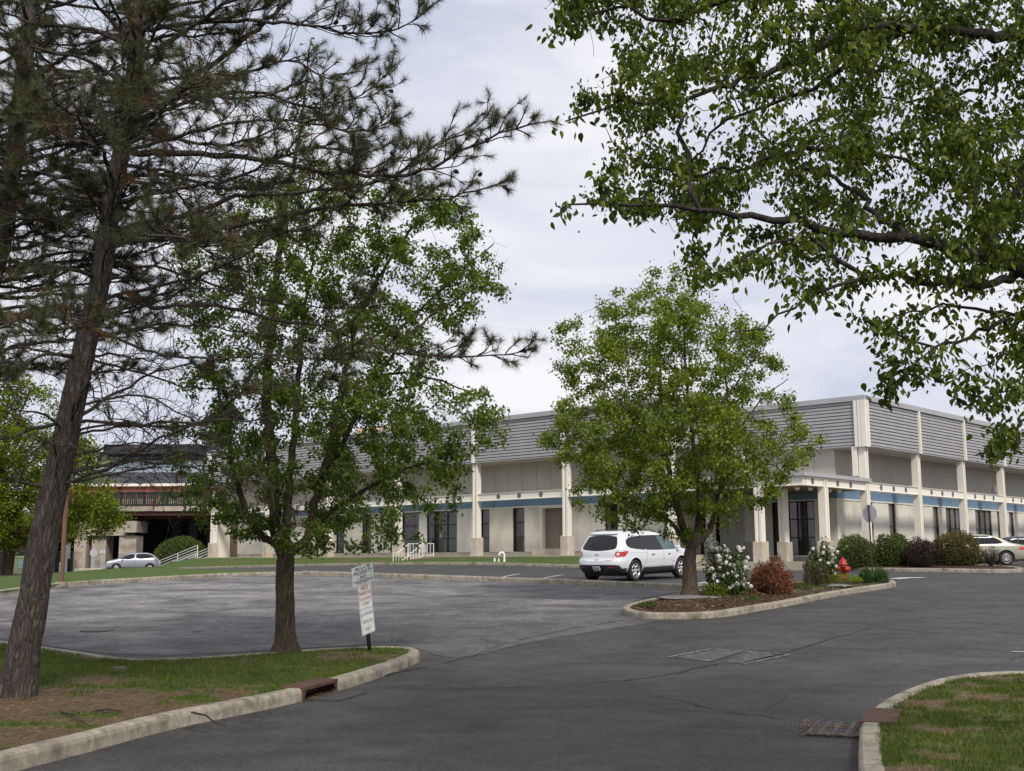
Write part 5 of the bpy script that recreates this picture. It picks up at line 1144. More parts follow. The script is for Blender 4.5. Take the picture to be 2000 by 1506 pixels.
# fascia
def fascia(P0, P1, z0=ZB+.06, z1=ZT-.30, n=13):
    P0, P1 = Vector(P0), Vector(P1); t = (P1-P0).normalized(); nn = Vector((t.y, -t.x)); p = (z1-z0)/n; prof = [(z0, 0)]
    for k in range(n): z = z0+k*p; prof += [(z+p*.20, .0), (z+p*.205, .12), (z+p*.95, .10), (z+p*.985, .0)]
    prof.append((z1, 0)); vs = [(P.x+nn.x*o, P.y+nn.y*o, z) for P in (P0, P1) for z, o in prof]; m = len(prof)
    return mesh_obj('fascia_panel', vs, [(i, m+i, m+i+1, i+1) for i in range(m-1)], MT['rib'], bld)
def strip(x0, y0, x1, y1, z0, z1, name, mat, w_=.09):
    mb = MB(); P0, P1 = Vector((x0, y0)), Vector((x1, y1)); t = (P1-P0).normalized(); nn = Vector((t.y, -t.x))
    def b_(a, b, o0, o1):
        q = [P0+t*a+nn*o0, P0+t*b+nn*o0, P0+t*b+nn*o1, P0+t*a+nn*o1]; mb.add([(v.x, v.y, z) for z in (z0, z1) for v in q], [(0, 3, 2, 1), (4, 5, 6, 7), (0, 1, 5, 4), (1, 2, 6, 5), (2, 3, 7, 6), (3, 0, 4, 7)])
    L_ = (P1-P0).length; m = max(1, round(L_/.22))
    b_(0, L_, .0, w_)
    for k in range(m): b_(k*L_/m+.012, (k+1)*L_/m-.045, w_+.001, w_+.05)
    return mb.build(name, mat, bld)
OX = -.19
fl = [((OX, yend+.2), (OX, -BAY+OX)), ((OX, -BAY+OX), (CX+OX, -BAY+OX)), ((CX+OX, -BAY+OX), (CX+OX, CY+OX)), ((CX+OX, CY+OX), (60, CY+OX)), ((14, yend+.2), (OX, yend+.2))]
cuts = {0: [k*BAY for k in range(5, -1, -1)], 3: [CX+k*BR for k in range(1, 8)]}
for i, (P0, P1) in enumerate(fl):
    if i == 0:
        ys = [P0[1]]+[k*BAY for k in range(4, -1, -1)]+[P1[1]]
        for a, b in zip(ys[:-1], ys[1:]): fascia((OX, a), (OX, b))
        for y in ys[1:-1]: strip(OX, y+.11, OX, y-.11, ZB+.01, ZT-.27, 'mullion', MT['white_steel'], .19)
    elif i == 3:
        xs = [P0[0]]+[CX+k*BR for k in range(1, 8)]
        for a, b in zip(xs[:-1], xs[1:]): fascia((a, P0[1]), (b, P0[1]))
        for x in xs[1:-1]: strip(x-.11, CY+OX, x+.11, CY+OX, ZB+.01, ZT-.27, 'mullion', MT['white_steel'], .19)
    else: fascia(P0, P1)
for (cx_, cy_) in ((CX+OX, CY+OX), (OX, -BAY+OX)):
    strip(cx_, cy_+.46, cx_, cy_+.001, ZB-.04, ZT-.27, 'corner_trim', MT['white_steel'], .185); strip(cx_-.185, cy_, cx_+.34, cy_, ZB-.04, ZT-.27, 'corner_trim', MT['white_steel'], .185)
mb = MB(); mb.box((CX+OX-.245, CY+OX-.245, ZB-.05), (CX+OX-.0, CY+OX+.03, ZT-.265)); mb.build('corner_trim', MT['white_steel'], bld)
strip(OX, yend+.33, OX, yend-.15, ZB-.04, ZT-.27, 'corner_trim', MT['white_steel'], .185)
# coping, drip edge, soffit, roof
mb = MB(); mb2 = MB(); t_ = .16
def edge(mb, P0, P1, z0, z1, o0, o1, e0, e1):
    P0, P1 = Vector(P0), Vector(P1); t = (P1-P0).normalized(); nn = Vector((t.y, -t.x)); q = [P0+nn*o0-t*e0, P1+nn*o0+t*e1, P1+nn*o1+t*e1, P0+nn*o1-t*e0]
    mb.add([(v.x, v.y, z) for z in (z0, z1) for v in q], [(0, 1, 2, 3), (7, 6, 5, 4), (4, 5, 1, 0), (5, 6, 2, 1), (6, 7, 3, 2), (7, 4, 0, 3)])
ext = {0: (.0, .22), 1: (0, -.30), 2: (-.0, .22), 3: (0, 0), 4: (0, .22)}
for i, (P0, P1) in enumerate(fl): edge(mb, P0, P1, ZT-.29+.002*i, ZT+.002*i, -.3, .22, *ext[i]); edge(mb2, P0, P1, ZB+.002*i, ZB+.055+.002*i, -.02, .10, *[min(v, .10) for v in ext[i]])
mb.build('coping', MT['coping'], bld); mb2.build('drip_edge', MT['coping'], bld)
mb = MB(); mb.box((OX+.02, -BAY+OX+.02, ZB-.001), (1.95, yend+.18, ZB+.05)); mb.box((1.951, -BAY+OX+.02, ZB-.001), (CX+OX+.02, -5.6, ZB+.05)); mb.box((CX+OX+.021, CY+OX+.02, ZB-.003), (7.45, -5.61, ZB+.048)); mb.box((7.451, CY+OX+.02, ZB-.005), (60, CY+2.1, ZB+.046)); mb.build('soffit', MT['soffit'], bld)
mb = MB(); mb.box((OX+.1, -BAY+.1, ZT-.5), (CX+.4, yend, ZT-.35)); mb.box((CX+.41, CY+.1, ZT-.5), (60, yend, ZT-.352)); mb.build('roof', MT['roof'], bld)
mb = MB(); mb.box((.5, yend-.2, .3), (60, yend, ZB)); mb.build('wall', MT['white_panel'], bld)
# wall lamps on the right facade
for px, py in ((1778, 955), (1944.5, 955)):
    x, y, z = linv(px, py, 'y', CY+1.7); mb = MB(); mb.box((x-.13, CY+1.66, z-.24), (x+.13, CY+1.90, z+.24), bev=.03); mb.build('wall_lamp', MT['white_rail'], bld)
# downpipe / white conduit on the corner column, walkway
mb = MB(); mb.box((CX-.33, CY+.23, BT+.35), (CX-.22, CY+.52, ZB-.01)); mb.build('downpipe_cover', MT['white_steel'], bld)
def LP(x, y, z): v = W0+bB*x+aB*y; return Vector((v.x, v.y, z))
wk = MB(); wk.box((-1.25, -BAY-1.0, 1.0), (1.86, yend+.8, WZ)); o = wk.build('walkway', MT['walk']); o.location = W0; o.rotation_euler = (0, 0, PSI); tag(o, kind='structure')
wk = MB(); wk.box((-2.9, CY-3.4, .7), (0.9, -BAY-1.004, 1.36)); wk.box((.901, CY-3.4, .7), (8.5, CY-1.0, 1.355)); o = wk.build('portico_pavement', MT['walk']); o.location = W0; o.rotation_euler = (0, 0, PSI); tag(o, kind='structure')
wk = MB(); wk.box((.905, CY-.995, .7), (7.4, -5.9, 1.37)); o = wk.build('portico_lawn', MT['blade']); o.data.materials.clear(); o.data.materials.append(pmat('short_lawn', (.075, .115, .025), .95, .3, 6, kind='world')); o.location = W0; o.rotation_euler = (0, 0, PSI); tag(o, kind='structure')

# kerb and grass bank in front of the wing
kf = [LP(-6.3, y, 0) for y in np.linspace(43, -7, 54)]
kf2 = [Vector((v.x, v.y)) for v in kf]+pd2([(1453, 61), (1571, 57), (1576, 56.5)]); kf2 = chaikin(kf2[:-3]+kf2[-2:], 1)
kerb('kerb', kf2, 1 if True else -1, wid=.2, h=.16)
def bank(y0, y1, name='grass_bank'):
    n = 60; m = 8; vs = []
    for i in range(n+1):
        y = y0+(y1-y0)*i/n; f0 = LP(-6.12, y, 0); f1 = LP(-1.2, y, 0); za = gz(f0.x, f0.y)+.13; zb = WZ-.05
        for j in range(m+1): t = j/m; p = f0.lerp(f1, t); s = t*t*(3-2*t)*.6+t*.4; vs.append((p.x, p.y, za+(zb-za)*s+.03*nz(p.x, p.y, .6)))
    fs = [(i*(m+1)+j, i*(m+1)+j+1, (i+1)*(m+1)+j+1, (i+1)*(m+1)+j) for i in range(n) for j in range(m)]
    for i in (0, n):     # closed ends
        b0 = len(vs); vs += [(vs[i*(m+1)+j][0], vs[i*(m+1)+j][1], .2) for j in range(m+1)]; fs += [(i*(m+1)+j, i*(m+1)+j+1, b0+j+1, b0+j) if i else (i*(m+1)+j+1, i*(m+1)+j, b0+j, b0+j+1) for j in range(m)]
    o = mesh_obj(name, vs, fs, MT['lawn_far'], smooth=True); at = o.data.attributes.new('green', 'FLOAT', 'POINT'); at.data.foreach_set('value', [.75+.6*nz(v[0], v[1], .4) for v in vs])
    if o.data.polygons[0].normal.z < 0: o.data.flip_normals()
    return tag(o, kind='structure')
ys0, ys1 = sorted((linv(800, 1090, 'x', -3)[1], linv(775, 1090, 'x', -3)[1]))
bank(-7.6, ys0-.2); bank(ys1+.3, 39.2)
# front steps with two balustrades
st = empty('entrance_steps', LP(-1.25, (ys0+ys1)/2, 1.2), 'short flight of concrete steps with two white barred handrails up the grass bank', 'steps', rz=PSI); wd_ = (ys1-ys0)/2+.15
mb = MB()
for k in range(4): mb.box((-1.9+k*.48, -wd_, -.6), (-1.9+(k+1)*.48-.001 if k < 3 else .02, wd_, -.02+k*.18))
mb.box((-4.84, -wd_-.35, -.6), (-1.901, wd_+.5, .06)); mb.box((-1.7, -wd_-.25, -.6), (.02, -wd_-.001, .12)); mb.box((-1.7, wd_+.001, -.6), (.02, wd_+.25, .12)); mb.build('treads', MT['plinth'], st)
for s_ in (-1, 1):
    mb = MB(); y = s_*(wd_-.08); a = Vector((-2.0, y, -.1)); b = Vector((-.9, y, .5)); c = Vector((.3, y, .5)); H_ = .86
    mb.tube([a+Vector((0, 0, -.1)), a+Vector((0, 0, H_)), a+Vector((.35, 0, H_)), b+Vector((.25, 0, H_)), c+Vector((0, 0, H_))], .026, 6)
    mb.tube([a+Vector((0, 0, .1)), a+Vector((.3, 0, .1)), b+Vector((.25, 0, .1)), c+Vector((0, 0, .1))], .02, 6); mb.tube([c, c+Vector((0, 0, H_))], .026, 6); mb.tube([b+Vector((.25, 0, 0)), b+Vector((.25, 0, H_))], .026, 6)
    for k in range(1, 9):
        x = -2.0+k*.25; zz = -.1 if x < -1.65 else min(.5, -.1+(x+1.65)*.6); mb.tube([(x, y, zz+.1), (x, y, zz+H_)], .014, 5)
    mb.build('handrail', MT['white_rail'], st)
# side stairs at the far left end, climbing towards the right
sp = LP(-.2, yend+.5, WZ); ss = empty('side_stairs', sp, 'long concrete stairs with white pipe railings at the far left end of the building', 'steps', rz=PSI)
n = 7; run = 5.6; drop = 1.25; mb = MB()
for k in range(n): mb.box((-.9, run*k/n, -2.2), (.9, run*(k+1)/n-.001, -.0-drop*(k+.5)/n))
mb.build('treads', MT['plinth'], ss)
for s_ in (-1, 1):
    mb = MB(); x = s_*.85
    for h in (.32, .55, .78, 1.0): mb.tube([(x, -.2, h), (x, run, h-drop), (x, run+.7, h-drop-.05)], .028, 6)
    for y, dz in ((-.2, 0), (run, -drop), (run+.7, -drop-.05), (run*.5, -drop*.5)): mb.tube([(x, y, dz-.4), (x, y, dz+1.0)], .03, 6)
    mb.build('handrail', MT['white_rail'], ss)
# white vent pipes on the bank
for px, py, h, r_, lab in ((985, 1096, .40, .06, 'tall white curved vent pipe on the grass bank before the wing'), (974, 1096, .16, .055, 'short white vent pipe right beside the tall curved one'), (966, 1097, .15, .055, 'outer left short white vent pipe on the grass bank')):
    x, y, z = linv(px, py, 'x', -4.9); p = LP(-4.9, y, 0); z0 = gz(p.x, p.y)+.2; o = empty('vent_pipe', (p.x, p.y, z0), lab, 'vent pipe'); mb = MB()
    if h > .3: mb.tube([(0, 0, -.1), (0, 0, h), (-.07, 0, h+.10), (-.17, 0, h+.12), (-.26, 0, h+.06), (-.29, 0, h-.05)], r_, 10)
    else: mb.tube([(0, 0, -.1), (0, 0, h), (0, 0, h+.05)], [r_, r_, r_*.7], 10)
    mb.build('pipe', MT['white_rail'], o); mb = MB(); mb.tube([(0, 0, -.05), (0, 0, .05)], r_*1.35, 10); mb.build('collar', MT['white_rail'], o)
# rooftop equipment
def onroof(px, py, x): l = linv(px, py, 'x', x); return LP(x, l[1], ZT-.35), l
p, l = onroof(905, 820, 6); o = empty('roof_flue', p, 'silver round flue stack standing on the roof above the wing', 'flue'); mb = MB(); mb.tube([(0, 0, 0), (0, 0, 2.0)], .22, 14); mb.tube([(0, 0, 2.0), (0, 0, 2.6)], [.40, .30], 14); mb.build('stack', MT['galv'], o); mb = MB(); mb.tube([(0, 0, 2.62), (0, 0, 2.72)], .34, 14); mb.build('cap', MT['galv'], o)
p, l = onroof(1040, 806, 5); o = empty('roof_skylight', p, 'small pyramid skylight peeking over the roof edge', 'skylight'); mb = MB(); mb.box((-.6, -.6, 0), (.6, .6, .75)); mb.build('kerb_frame', MT['galv'], o); mb = MB(); mb.add([(-.7, -.7, .76), (.7, -.7, .76), (.7, .7, .76), (-.7, .7, .76), (0, 0, 1.15)], [(0, 1, 4), (1, 2, 4), (2, 3, 4), (3, 0, 4), (3, 2, 1, 0)]); mb.build('pyramid', MT['car_glass_light'], o)
p, l = onroof(1497, 790, 10); o = empty('roof_vent', p, 'square grey louvred vent box on the roof seen over the island tree', 'roof vent'); mb = MB(); mb.box((-.35, -.35, 0), (.35, .35, 1.2)); mb.build('housing', MT['galv'], o); mb = MB()
for k in range(4): mb.box((-.42, -.42, 1.22+k*.1), (.42, .42, 1.28+k*.1))
mb.build('louvres', MT['galv'], o)
p, l = onroof(592, 850, 8); o = tag(MB().tube([p, p+Vector((0, 0, 3.3))], .05, 6).build('roof_mast', MT['black_metal']), 'thin dark mast standing on the roof behind the pear crown', 'mast')
p, l = onroof(745, 845, 9); o = empty('roof_unit', p, 'pale tan rooftop air handling unit seen between the pear branches', 'roof unit'); mb = MB(); mb.box((-1.5, -4.5, .2), (1.5, 4.5, 1.75), bev=.05); mb.build('housing', pmat('pale_tan_housing', (.50, .36, .27), .6, .08, 2), o); mb = MB(); mb.box((-1.2, -4, -.0), (1.2, 4, .198)); mb.build('base_frame', MT['galv'], o)

# ------------------------------------------------------------------ far left: deck bridge and brown roofed building
YF = 128.0
def FX(px, py=1000, Y=YF): q = AT(px, py, Y); return q.x, q.z
def fbox(mb, px0, py0, px1, py1, y0, y1, mi=0, Y=YF):
    x0, z1 = FX(px0, py0, Y); x1, z0 = FX(px1, py1, Y); mb.box((min(x0, x1), Y+y0, min(z0, z1)), (max(x0, x1), Y+y1, max(z0, z1)), mi)
fb = empty('terminal_building', (0, 0, 0), 'low building with dark sloping roof, glass skylight strip and brick red wall beyond the bridge', 'building')
dr = pmat('dark_slate_roof', (.028, .030, .036), .8, .3, .5, dirt=(.07, .07, .075), dsc=.8, kind='world'); br = pmat('brick_red_panels', (.26, .095, .06), .85, .15, .6, kind='world')
def slope(mb, pts, mi=0, th=.3):
    q = [Vector((FX(px, py, Y)[0], Y, FX(px, py, Y)[1])) for px, py, Y in pts]; n = (q[1]-q[0]).cross(q[2]-q[0]).normalized(); mb.add(q+[v-n*th for v in q], [(0, 1, 2, 3), (7, 6, 5, 4), (0, 4, 5, 1), (1, 5, 6, 2), (2, 6, 7, 3), (3, 7, 4, 0)], mi)
mb = MB(); slope(mb, [(150, 946, 140), (520, 951, 140), (520, 926, 150), (170, 921, 150)]); slope(mb, [(190, 905, 157), (520, 905, 157), (520, 885, 168), (190, 885, 168)]); mb.build('roof', dr, fb)
mb = MB(); slope(mb, [(190, 921, 150.2), (520, 927, 150.2), (520, 904, 157), (185, 902, 157)]); o = mb.build('skylight', glassm('skylight_glass', (.16, .20, .24), .2), fb)
mb = MB()
for k in range(9): x = 235+k*23; q0 = FX(x, 922.5, 150); q1 = FX(x-3, 903, 157); mb.tube([(q0[0], 150, q0[1]+.1), (q1[0], 157, q1[1]+.1)], .06, 4)
mb.build('glazing_bars', MT['galv'], o)
mb = MB(); fbox(mb, 203, 868, 388, 886, 0, 12, Y=160); fbox(mb, 207, 886, 384, 896, .5, 11, Y=160); mb.build('monitor', dr, fb)
mb = MB(); fbox(mb, 392, 846, 430, 858, 0, 3, Y=150); fbox(mb, 402, 858, 430, 900, 0, 3, Y=150); mb.build('chimney_block', dr, fb)
mb = MB(); fbox(mb, 150, 945, 520, 948.5, 0, 1, Y=139.5); mb.build('gutter', MT['white_steel'], fb)
mb = MB(); fbox(mb, 130, 948.5, 520, 1010, 0, 2, Y=140); mb.build('wall', br, fb)
mb = MB()
for k in range(9): fbox(mb, 225+k*22, 960, 241+k*22, 985, -.1, -.02, Y=140)
mb.build('window', MT['dglass'], fb)
mb = MB(); fbox(mb, 398, 950, 418, 956, -.4, -.15, Y=140); mb.build('sign_band', pmat('orange_trim', (.75, .25, .03), .5), fb)
vd = empty('road_bridge', (0, 0, 0), 'concrete road deck on thick pillars with a dark underpass below and black balustrade above', 'bridge')
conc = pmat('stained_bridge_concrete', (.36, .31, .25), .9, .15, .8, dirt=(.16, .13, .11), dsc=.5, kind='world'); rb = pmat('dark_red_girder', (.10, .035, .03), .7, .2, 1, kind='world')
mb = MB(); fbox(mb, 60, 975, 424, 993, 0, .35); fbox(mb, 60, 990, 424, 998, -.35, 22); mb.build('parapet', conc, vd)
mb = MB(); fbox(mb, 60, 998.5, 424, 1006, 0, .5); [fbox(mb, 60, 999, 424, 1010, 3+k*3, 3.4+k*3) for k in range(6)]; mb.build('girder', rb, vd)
mb = MB()
for k in range(80): x = 100+k*4.1; fbox(mb, x, 965, x+.9, 988, -.25, -.18)
for k in range(8): x = 105+k*44; fbox(mb, x, 963, x+2.6, 990, -.3, -.12)
fbox(mb, 60, 962.5, 424, 965, -.3, -.12); fbox(mb, 60, 986, 424, 987.5, -.28, -.15); mb.build('balustrade', MT['black_metal'], vd)
mb = MB(); fbox(mb, 90, 1021, 246, 1046, 0, 3); mb.build('crossbeam', conc, vd); mb = MB(); fbox(mb, 246.2, 1018, 269, 1040, -.5, 3.5); mb.build('crossbeam_end', conc, vd)
for px0, px1, y in ((146, 165, 0), (177, 201, .5), (232, 262, .2), (60, 80, 0)):
    mb = MB(); fbox(mb, px0, 1046, px1, 1122, y, y+2.4); mb.build('pillar', conc, vd)
mb = MB(); fbox(mb, -200, 1000, 700, 1125, 20, 21); fbox(mb, 60, 1000, 64, 1125, 2, 20); mb.build('dark_backdrop', MT['black_metal'], vd)  # black screens added to stand for darkness under deck and trees
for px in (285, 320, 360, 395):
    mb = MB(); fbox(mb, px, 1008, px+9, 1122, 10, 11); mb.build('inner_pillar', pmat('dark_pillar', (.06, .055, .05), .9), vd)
# fence at far left; the dark behind it is the black backdrop above
fence = empty('chain_fence', (0, 0, 0), 'dark chain link fence with posts at the left edge under the bright tree', 'fence'); Yf = 78
mb = MB(); mb.tube([(*[FX(-60, 1078, Yf)[0]], Yf, FX(-60, 1078, Yf)[1]), (FX(142, 1078, Yf)[0], Yf, FX(142, 1078, Yf)[1])], .03, 5)
for px in (-50, -5, 40, 85, 142): x, z = FX(px, 1078, Yf); mb.tube([(x, Yf, z+.05), (x, Yf, z-2.0)], .045, 6)
mb.build('posts', MT['black_metal'], fence); mb = MB(); x0, zt = FX(-60, 1079, Yf); x1, _ = FX(142, 1079, Yf)
for k in range(90):
    xa = x0+(x1-x0)*k/90
    mb.tube([(xa, Yf+.02, zt), (xa+.75, Yf+.02, zt-1.7)], .010, 3, caps=False); mb.tube([(xa+.75, Yf+.03, zt), (xa, Yf+.03, zt-1.7)], .010, 3, caps=False)
mb.build('mesh_wire', MT['black_metal'], fence)

# ------------------------------------------------------------------ hydrant, poles, signs
def hydrant():
    p = G(1648, 1131, .2); p = Vector((p.x, p.y, zf3(p.x, p.y))); o = empty('fire_hydrant', p, 'bright red fire hydrant on the planted island', 'fire hydrant', rz=R(20))
    s = .74/.74; mb = MB()
    mb.lathe([(0, -.05), (.13, -.05), (.13, .02), (.15, .025), (.15, .055), (.105, .06), (.098, .30), (.10, .44), (.135, .45), (.135, .48), (.11, .485), (.11, .52)], 20); mb.build('barrel', MT['red_paint'], o, True)
    mb = MB(); mb.lathe([(.14, .52), (.14, .545), (.125, .56), (.115, .62), (.085, .68), (.045, .71), (.04, .715), (.04, .76), (0, .765)], 20); mb.build('bonnet', MT['red_paint'], o, True)
    for a, r_, z, l in ((0, .055, .40, .19), (180, .055, .40, .19), (270, .075, .37, .20)):
        T = Matrix.Rotation(R(a), 4, 'Z') @ Matrix.Translation((.07, 0, z)) @ Matrix.Rotation(R(90), 4, 'Y'); mb = MB(); mb.lathe([(r_*.8, 0), (r_*.8, l-.11), (r_*1.25, l-.10), (r_*1.25, l-.03), (r_*.9, l-.02), (r_*.4, l-.015), (r_*.35, l+.02), (0, l+.02)], 14, T=T); mb.build('nozzle_cap', MT['red_paint'], o, True)
hydrant()
def text(name, body, size, mat, parent, loc, rot=None, ital=0, sx=1.0, align='CENTER', M_=None, bold=.0):
    cu_ = bpy.data.curves.new('txt', 'FONT'); cu_.body = body; cu_.size = size; cu_.align_x = align; cu_.align_y = 'CENTER'; cu_.shear = ital; cu_.offset = bold; cu_.resolution_u = 3
    t = bpy.data.objects.new('txt', cu_); COL.objects.link(t); bpy.context.view_layer.update(); me = bpy.data.meshes.new_from_object(t.evaluated_get(bpy.context.evaluated_depsgraph_get())); bpy.data.objects.remove(t)
    me.materials.clear(); me.materials.append(mat); o = bpy.data.objects.new(name, me); COL.objects.link(o); o.parent = parent
    if M_ is not None: o.matrix_local = M_
    else: o.location = loc; o.rotation_euler = rot or (0, 0, 0); o.scale = (sx, 1, 1)
    return o
def rrect(w_, h_, r_, n=5):
    P = []
    for cx, cy, a0 in ((w_/2-r_, h_/2-r_, 0), (-w_/2+r_, h_/2-r_, 90), (-w_/2+r_, -h_/2+r_, 180), (w_/2-r_, -h_/2+r_, 270)):
        for k in range(n+1): a = R(a0+90*k/n); P.append((cx+r_*math.cos(a), cy+r_*math.sin(a)))
    return P
def plate(mb, P, z0, z1, mi=0, T=None):
    n = len(P); vs = [(x, y, z0) for x, y in P]+[(x, y, z1) for x, y in P]; fs = [tuple(range(n-1, -1, -1)), tuple(range(n, 2*n))]+[(i, (i+1) % n, n+(i+1) % n, n+i) for i in range(n)]
    if T is not None: vs = [T @ Vector(v) for v in vs]
    return mb.add(vs, fs, mi)
def ring(mb, Po, Pi, z, mi=0):
    n = len(Po); vs = [(x, y, z) for x, y in Po]+[(x, y, z) for x, y in Pi]; return mb.add(vs, [(i, (i+1) % n, n+(i+1) % n, n+i) for i in range(n)], mi)
def signpost():
    g = G(723, 1270, .16); z = zf1(g.x, g.y); base = Vector((g.x, g.y, z))
    up = Vector((-.075, -.30, 1)).normalized()      # post leans towards the road
    yaw = R(49); e = Vector((math.cos(yaw), math.sin(yaw), 0)); e = (e-up*e.dot(up)).normalized(); n = e.cross(up)  # n faces the camera
    T = Matrix((e, up, n)).transposed().to_4x4(); T.translation = base   # local: x along sign, y up, z towards viewer
    o = empty('sign_post', None, 'leaning black post with three stacked white parking and trespassing signs on the left lawn', 'sign', mat=T)
    mb = MB(); mb.box((-.022, -.15, -.035), (.022, 1.38, -.008)); mb.box((-.03, -.15, -.0082), (-.012, 1.38, .002)); mb.box((.012, -.15, -.0082), (.030, 1.38, .002)); mb.build('post', MT['black_metal'], o)
    def sg(yc, w_, h_, rot, r_=.03):
        s = bpy.data.objects.new('sign_panel', None); s.empty_display_size = .1
        mb = MB(); plate(mb, rrect(w_, h_, r_), .004, .008); m = mb.build('sign_panel', MT['sign_white'], o); m.location = (0, yc, 0); m.rotation_euler = (0, 0, rot); bpy.data.objects.remove(s); return m
    s1_ = sg(.505, .305, .457, R(.5)); s2_ = sg(.505+.424, .305, .457, R(-.3)); s3_ = sg(1.285, .48, .36, R(-1.0), .012)
    for q_, sc_ in ((s1_, (.93, .92, 1)), (s2_, (.93, .92, 1)), (s3_, (.93, .86, 1))): q_.scale = sc_
    def bolts(s, h_):
        mb = MB()
        for y in (-h_/2+.03, h_/2-.03): mb.lathe([(.009, 0), (.009, .004), (0, .006)], 8, T=Matrix.Translation((0, y, .008)))
        mb.build('bolt', MT['galv'], s)
    bolts(s1_, .457); bolts(s2_, .457); bolts(s3_, .33)
    for s, m, b_ in ((s1_, 'txt_green', .030), (s2_, 'txt_red', .022)):
        mb = MB(); Po = rrect(.283, .435, .026); Pi = rrect(.273, .425, .022); ring(mb, Po, Pi, .0088); mb.build('border', MT[m], s)
    Z = .0092
    for tx, y, sz, m, s, it, sx, bo in (('PRIVATE', .118, .094, 'txt_black', s3_, .0, .95, .0012), ('PROPERTY', .040, .094, 'txt_black', s3_, .0, .92, .0012), ('NO', -.042, .088, 'txt_black', s3_, .0, 1.0, .0012), ('TRESPASSING', -.122, .088, 'txt_black', s3_, .0, .80, .0012),
                                  ('NO', .145, .115, 'txt_red', s2_, 0, .85, .0015), ('PARKING', .052, .088, 'txt_red', s2_, 0, .70, .0012), ('TOW AWAY', -.052, .072, 'txt_red', s2_, 0, .66, .0008), ('ZONE', -.140, .072, 'txt_red', s2_, 0, .70, .0006),
                                  ('AUTHORIZED', .135, .072, 'txt_green', s1_, 0, .58, .0006), ('VEHICLES', .0, .078, 'txt_green', s1_, 0, .66, .0006), ('ONLY', -.140, .078, 'txt_green', s1_, 0, .68, .0006)):
        text('lettering', tx, sz*1.05, MT[m], s, (0, y, Z), None, it, sx*1.0, bold=bo*1.3)
    mb = MB(); mb.box((-.19, -.046, .0088), (-.085, -.041, .0094)); mb.box((.085, -.046, .0088), (.19, -.041, .0094)); mb.build('dash_line', MT['txt_black'], s3_)
signpost()
def octo(r_): return [(r_*math.cos(R(22.5+45*k)), r_*math.sin(R(22.5+45*k))) for k in range(8)]
def stop_sign():
    g = G(1704, 1120, .2); z = zf3(g.x, g.y); p = Vector((g.x, g.y, z)); H_ = (1120-990)/FPX*g.y
    o = empty('stop_sign', p, 'back of an octagonal sign on a thin brown post at the planted island tip', 'sign', rz=R(-57)); mb = MB(); mb.tube([(0, 0, -.1), (-.03, 0, H_-.02)], .028, 6); mb.build('post', MT['bronze'], o)
    mb = MB(); plate(mb, octo(.335), -.002, .002, T=Matrix.Translation((-.02, .035, H_-.33)) @ Matrix.Rotation(R(90), 4, 'X')); mb.build('sign_panel', MT['stop_back'], o)
    mb = MB(); plate(mb, octo(.333), -.001, .001, T=Matrix.Translation((-.02, .040, H_-.33)) @ Matrix.Rotation(R(90), 4, 'X')); f = mb.build('sign_face', MT['red_paint'], o)
    t = text('lettering', 'STOP', .25, MT['sign_white'], o, (-.02, .043, H_-.33), (R(90), 0, R(180)), 0, .9, bold=.004)
stop_sign()
def lamp_pole():
    p = PD(123, 38.2); p.z += .12; o = empty('lamp_post', p, 'plain brown painted lamp post at the kerb beside the pine trunk', 'lamp post'); mb = MB(); mb.box((-.055, -.055, 0), (.055, .055, 4.9)); mb.build('pole', MT['pole_brown'], o)
    mb = MB(); mb.box((-.16, -.16, -.1), (.16, .16, .06), bev=.02); mb.build('base', MT['concrete'], o)
    mb = MB(); mb.box((-.09, -.09, 4.9), (.09, .09, 4.98), bev=.02); mb.build('cap', MT['pole_brown'], o)
lamp_pole()
def frontbox(mb, px0, py0, px1, py1, Y, dy, mi=0, bev=0):
    x0, z1 = FX(px0, py0, Y); x1, z0 = FX(px1, py1, Y); mb.box((x0, Y, z0), (x1, Y+dy, z1), mi, bev=bev)
def at0(px, py, Y): x, z = FX(px, py, Y); return Vector((x, Y, z))
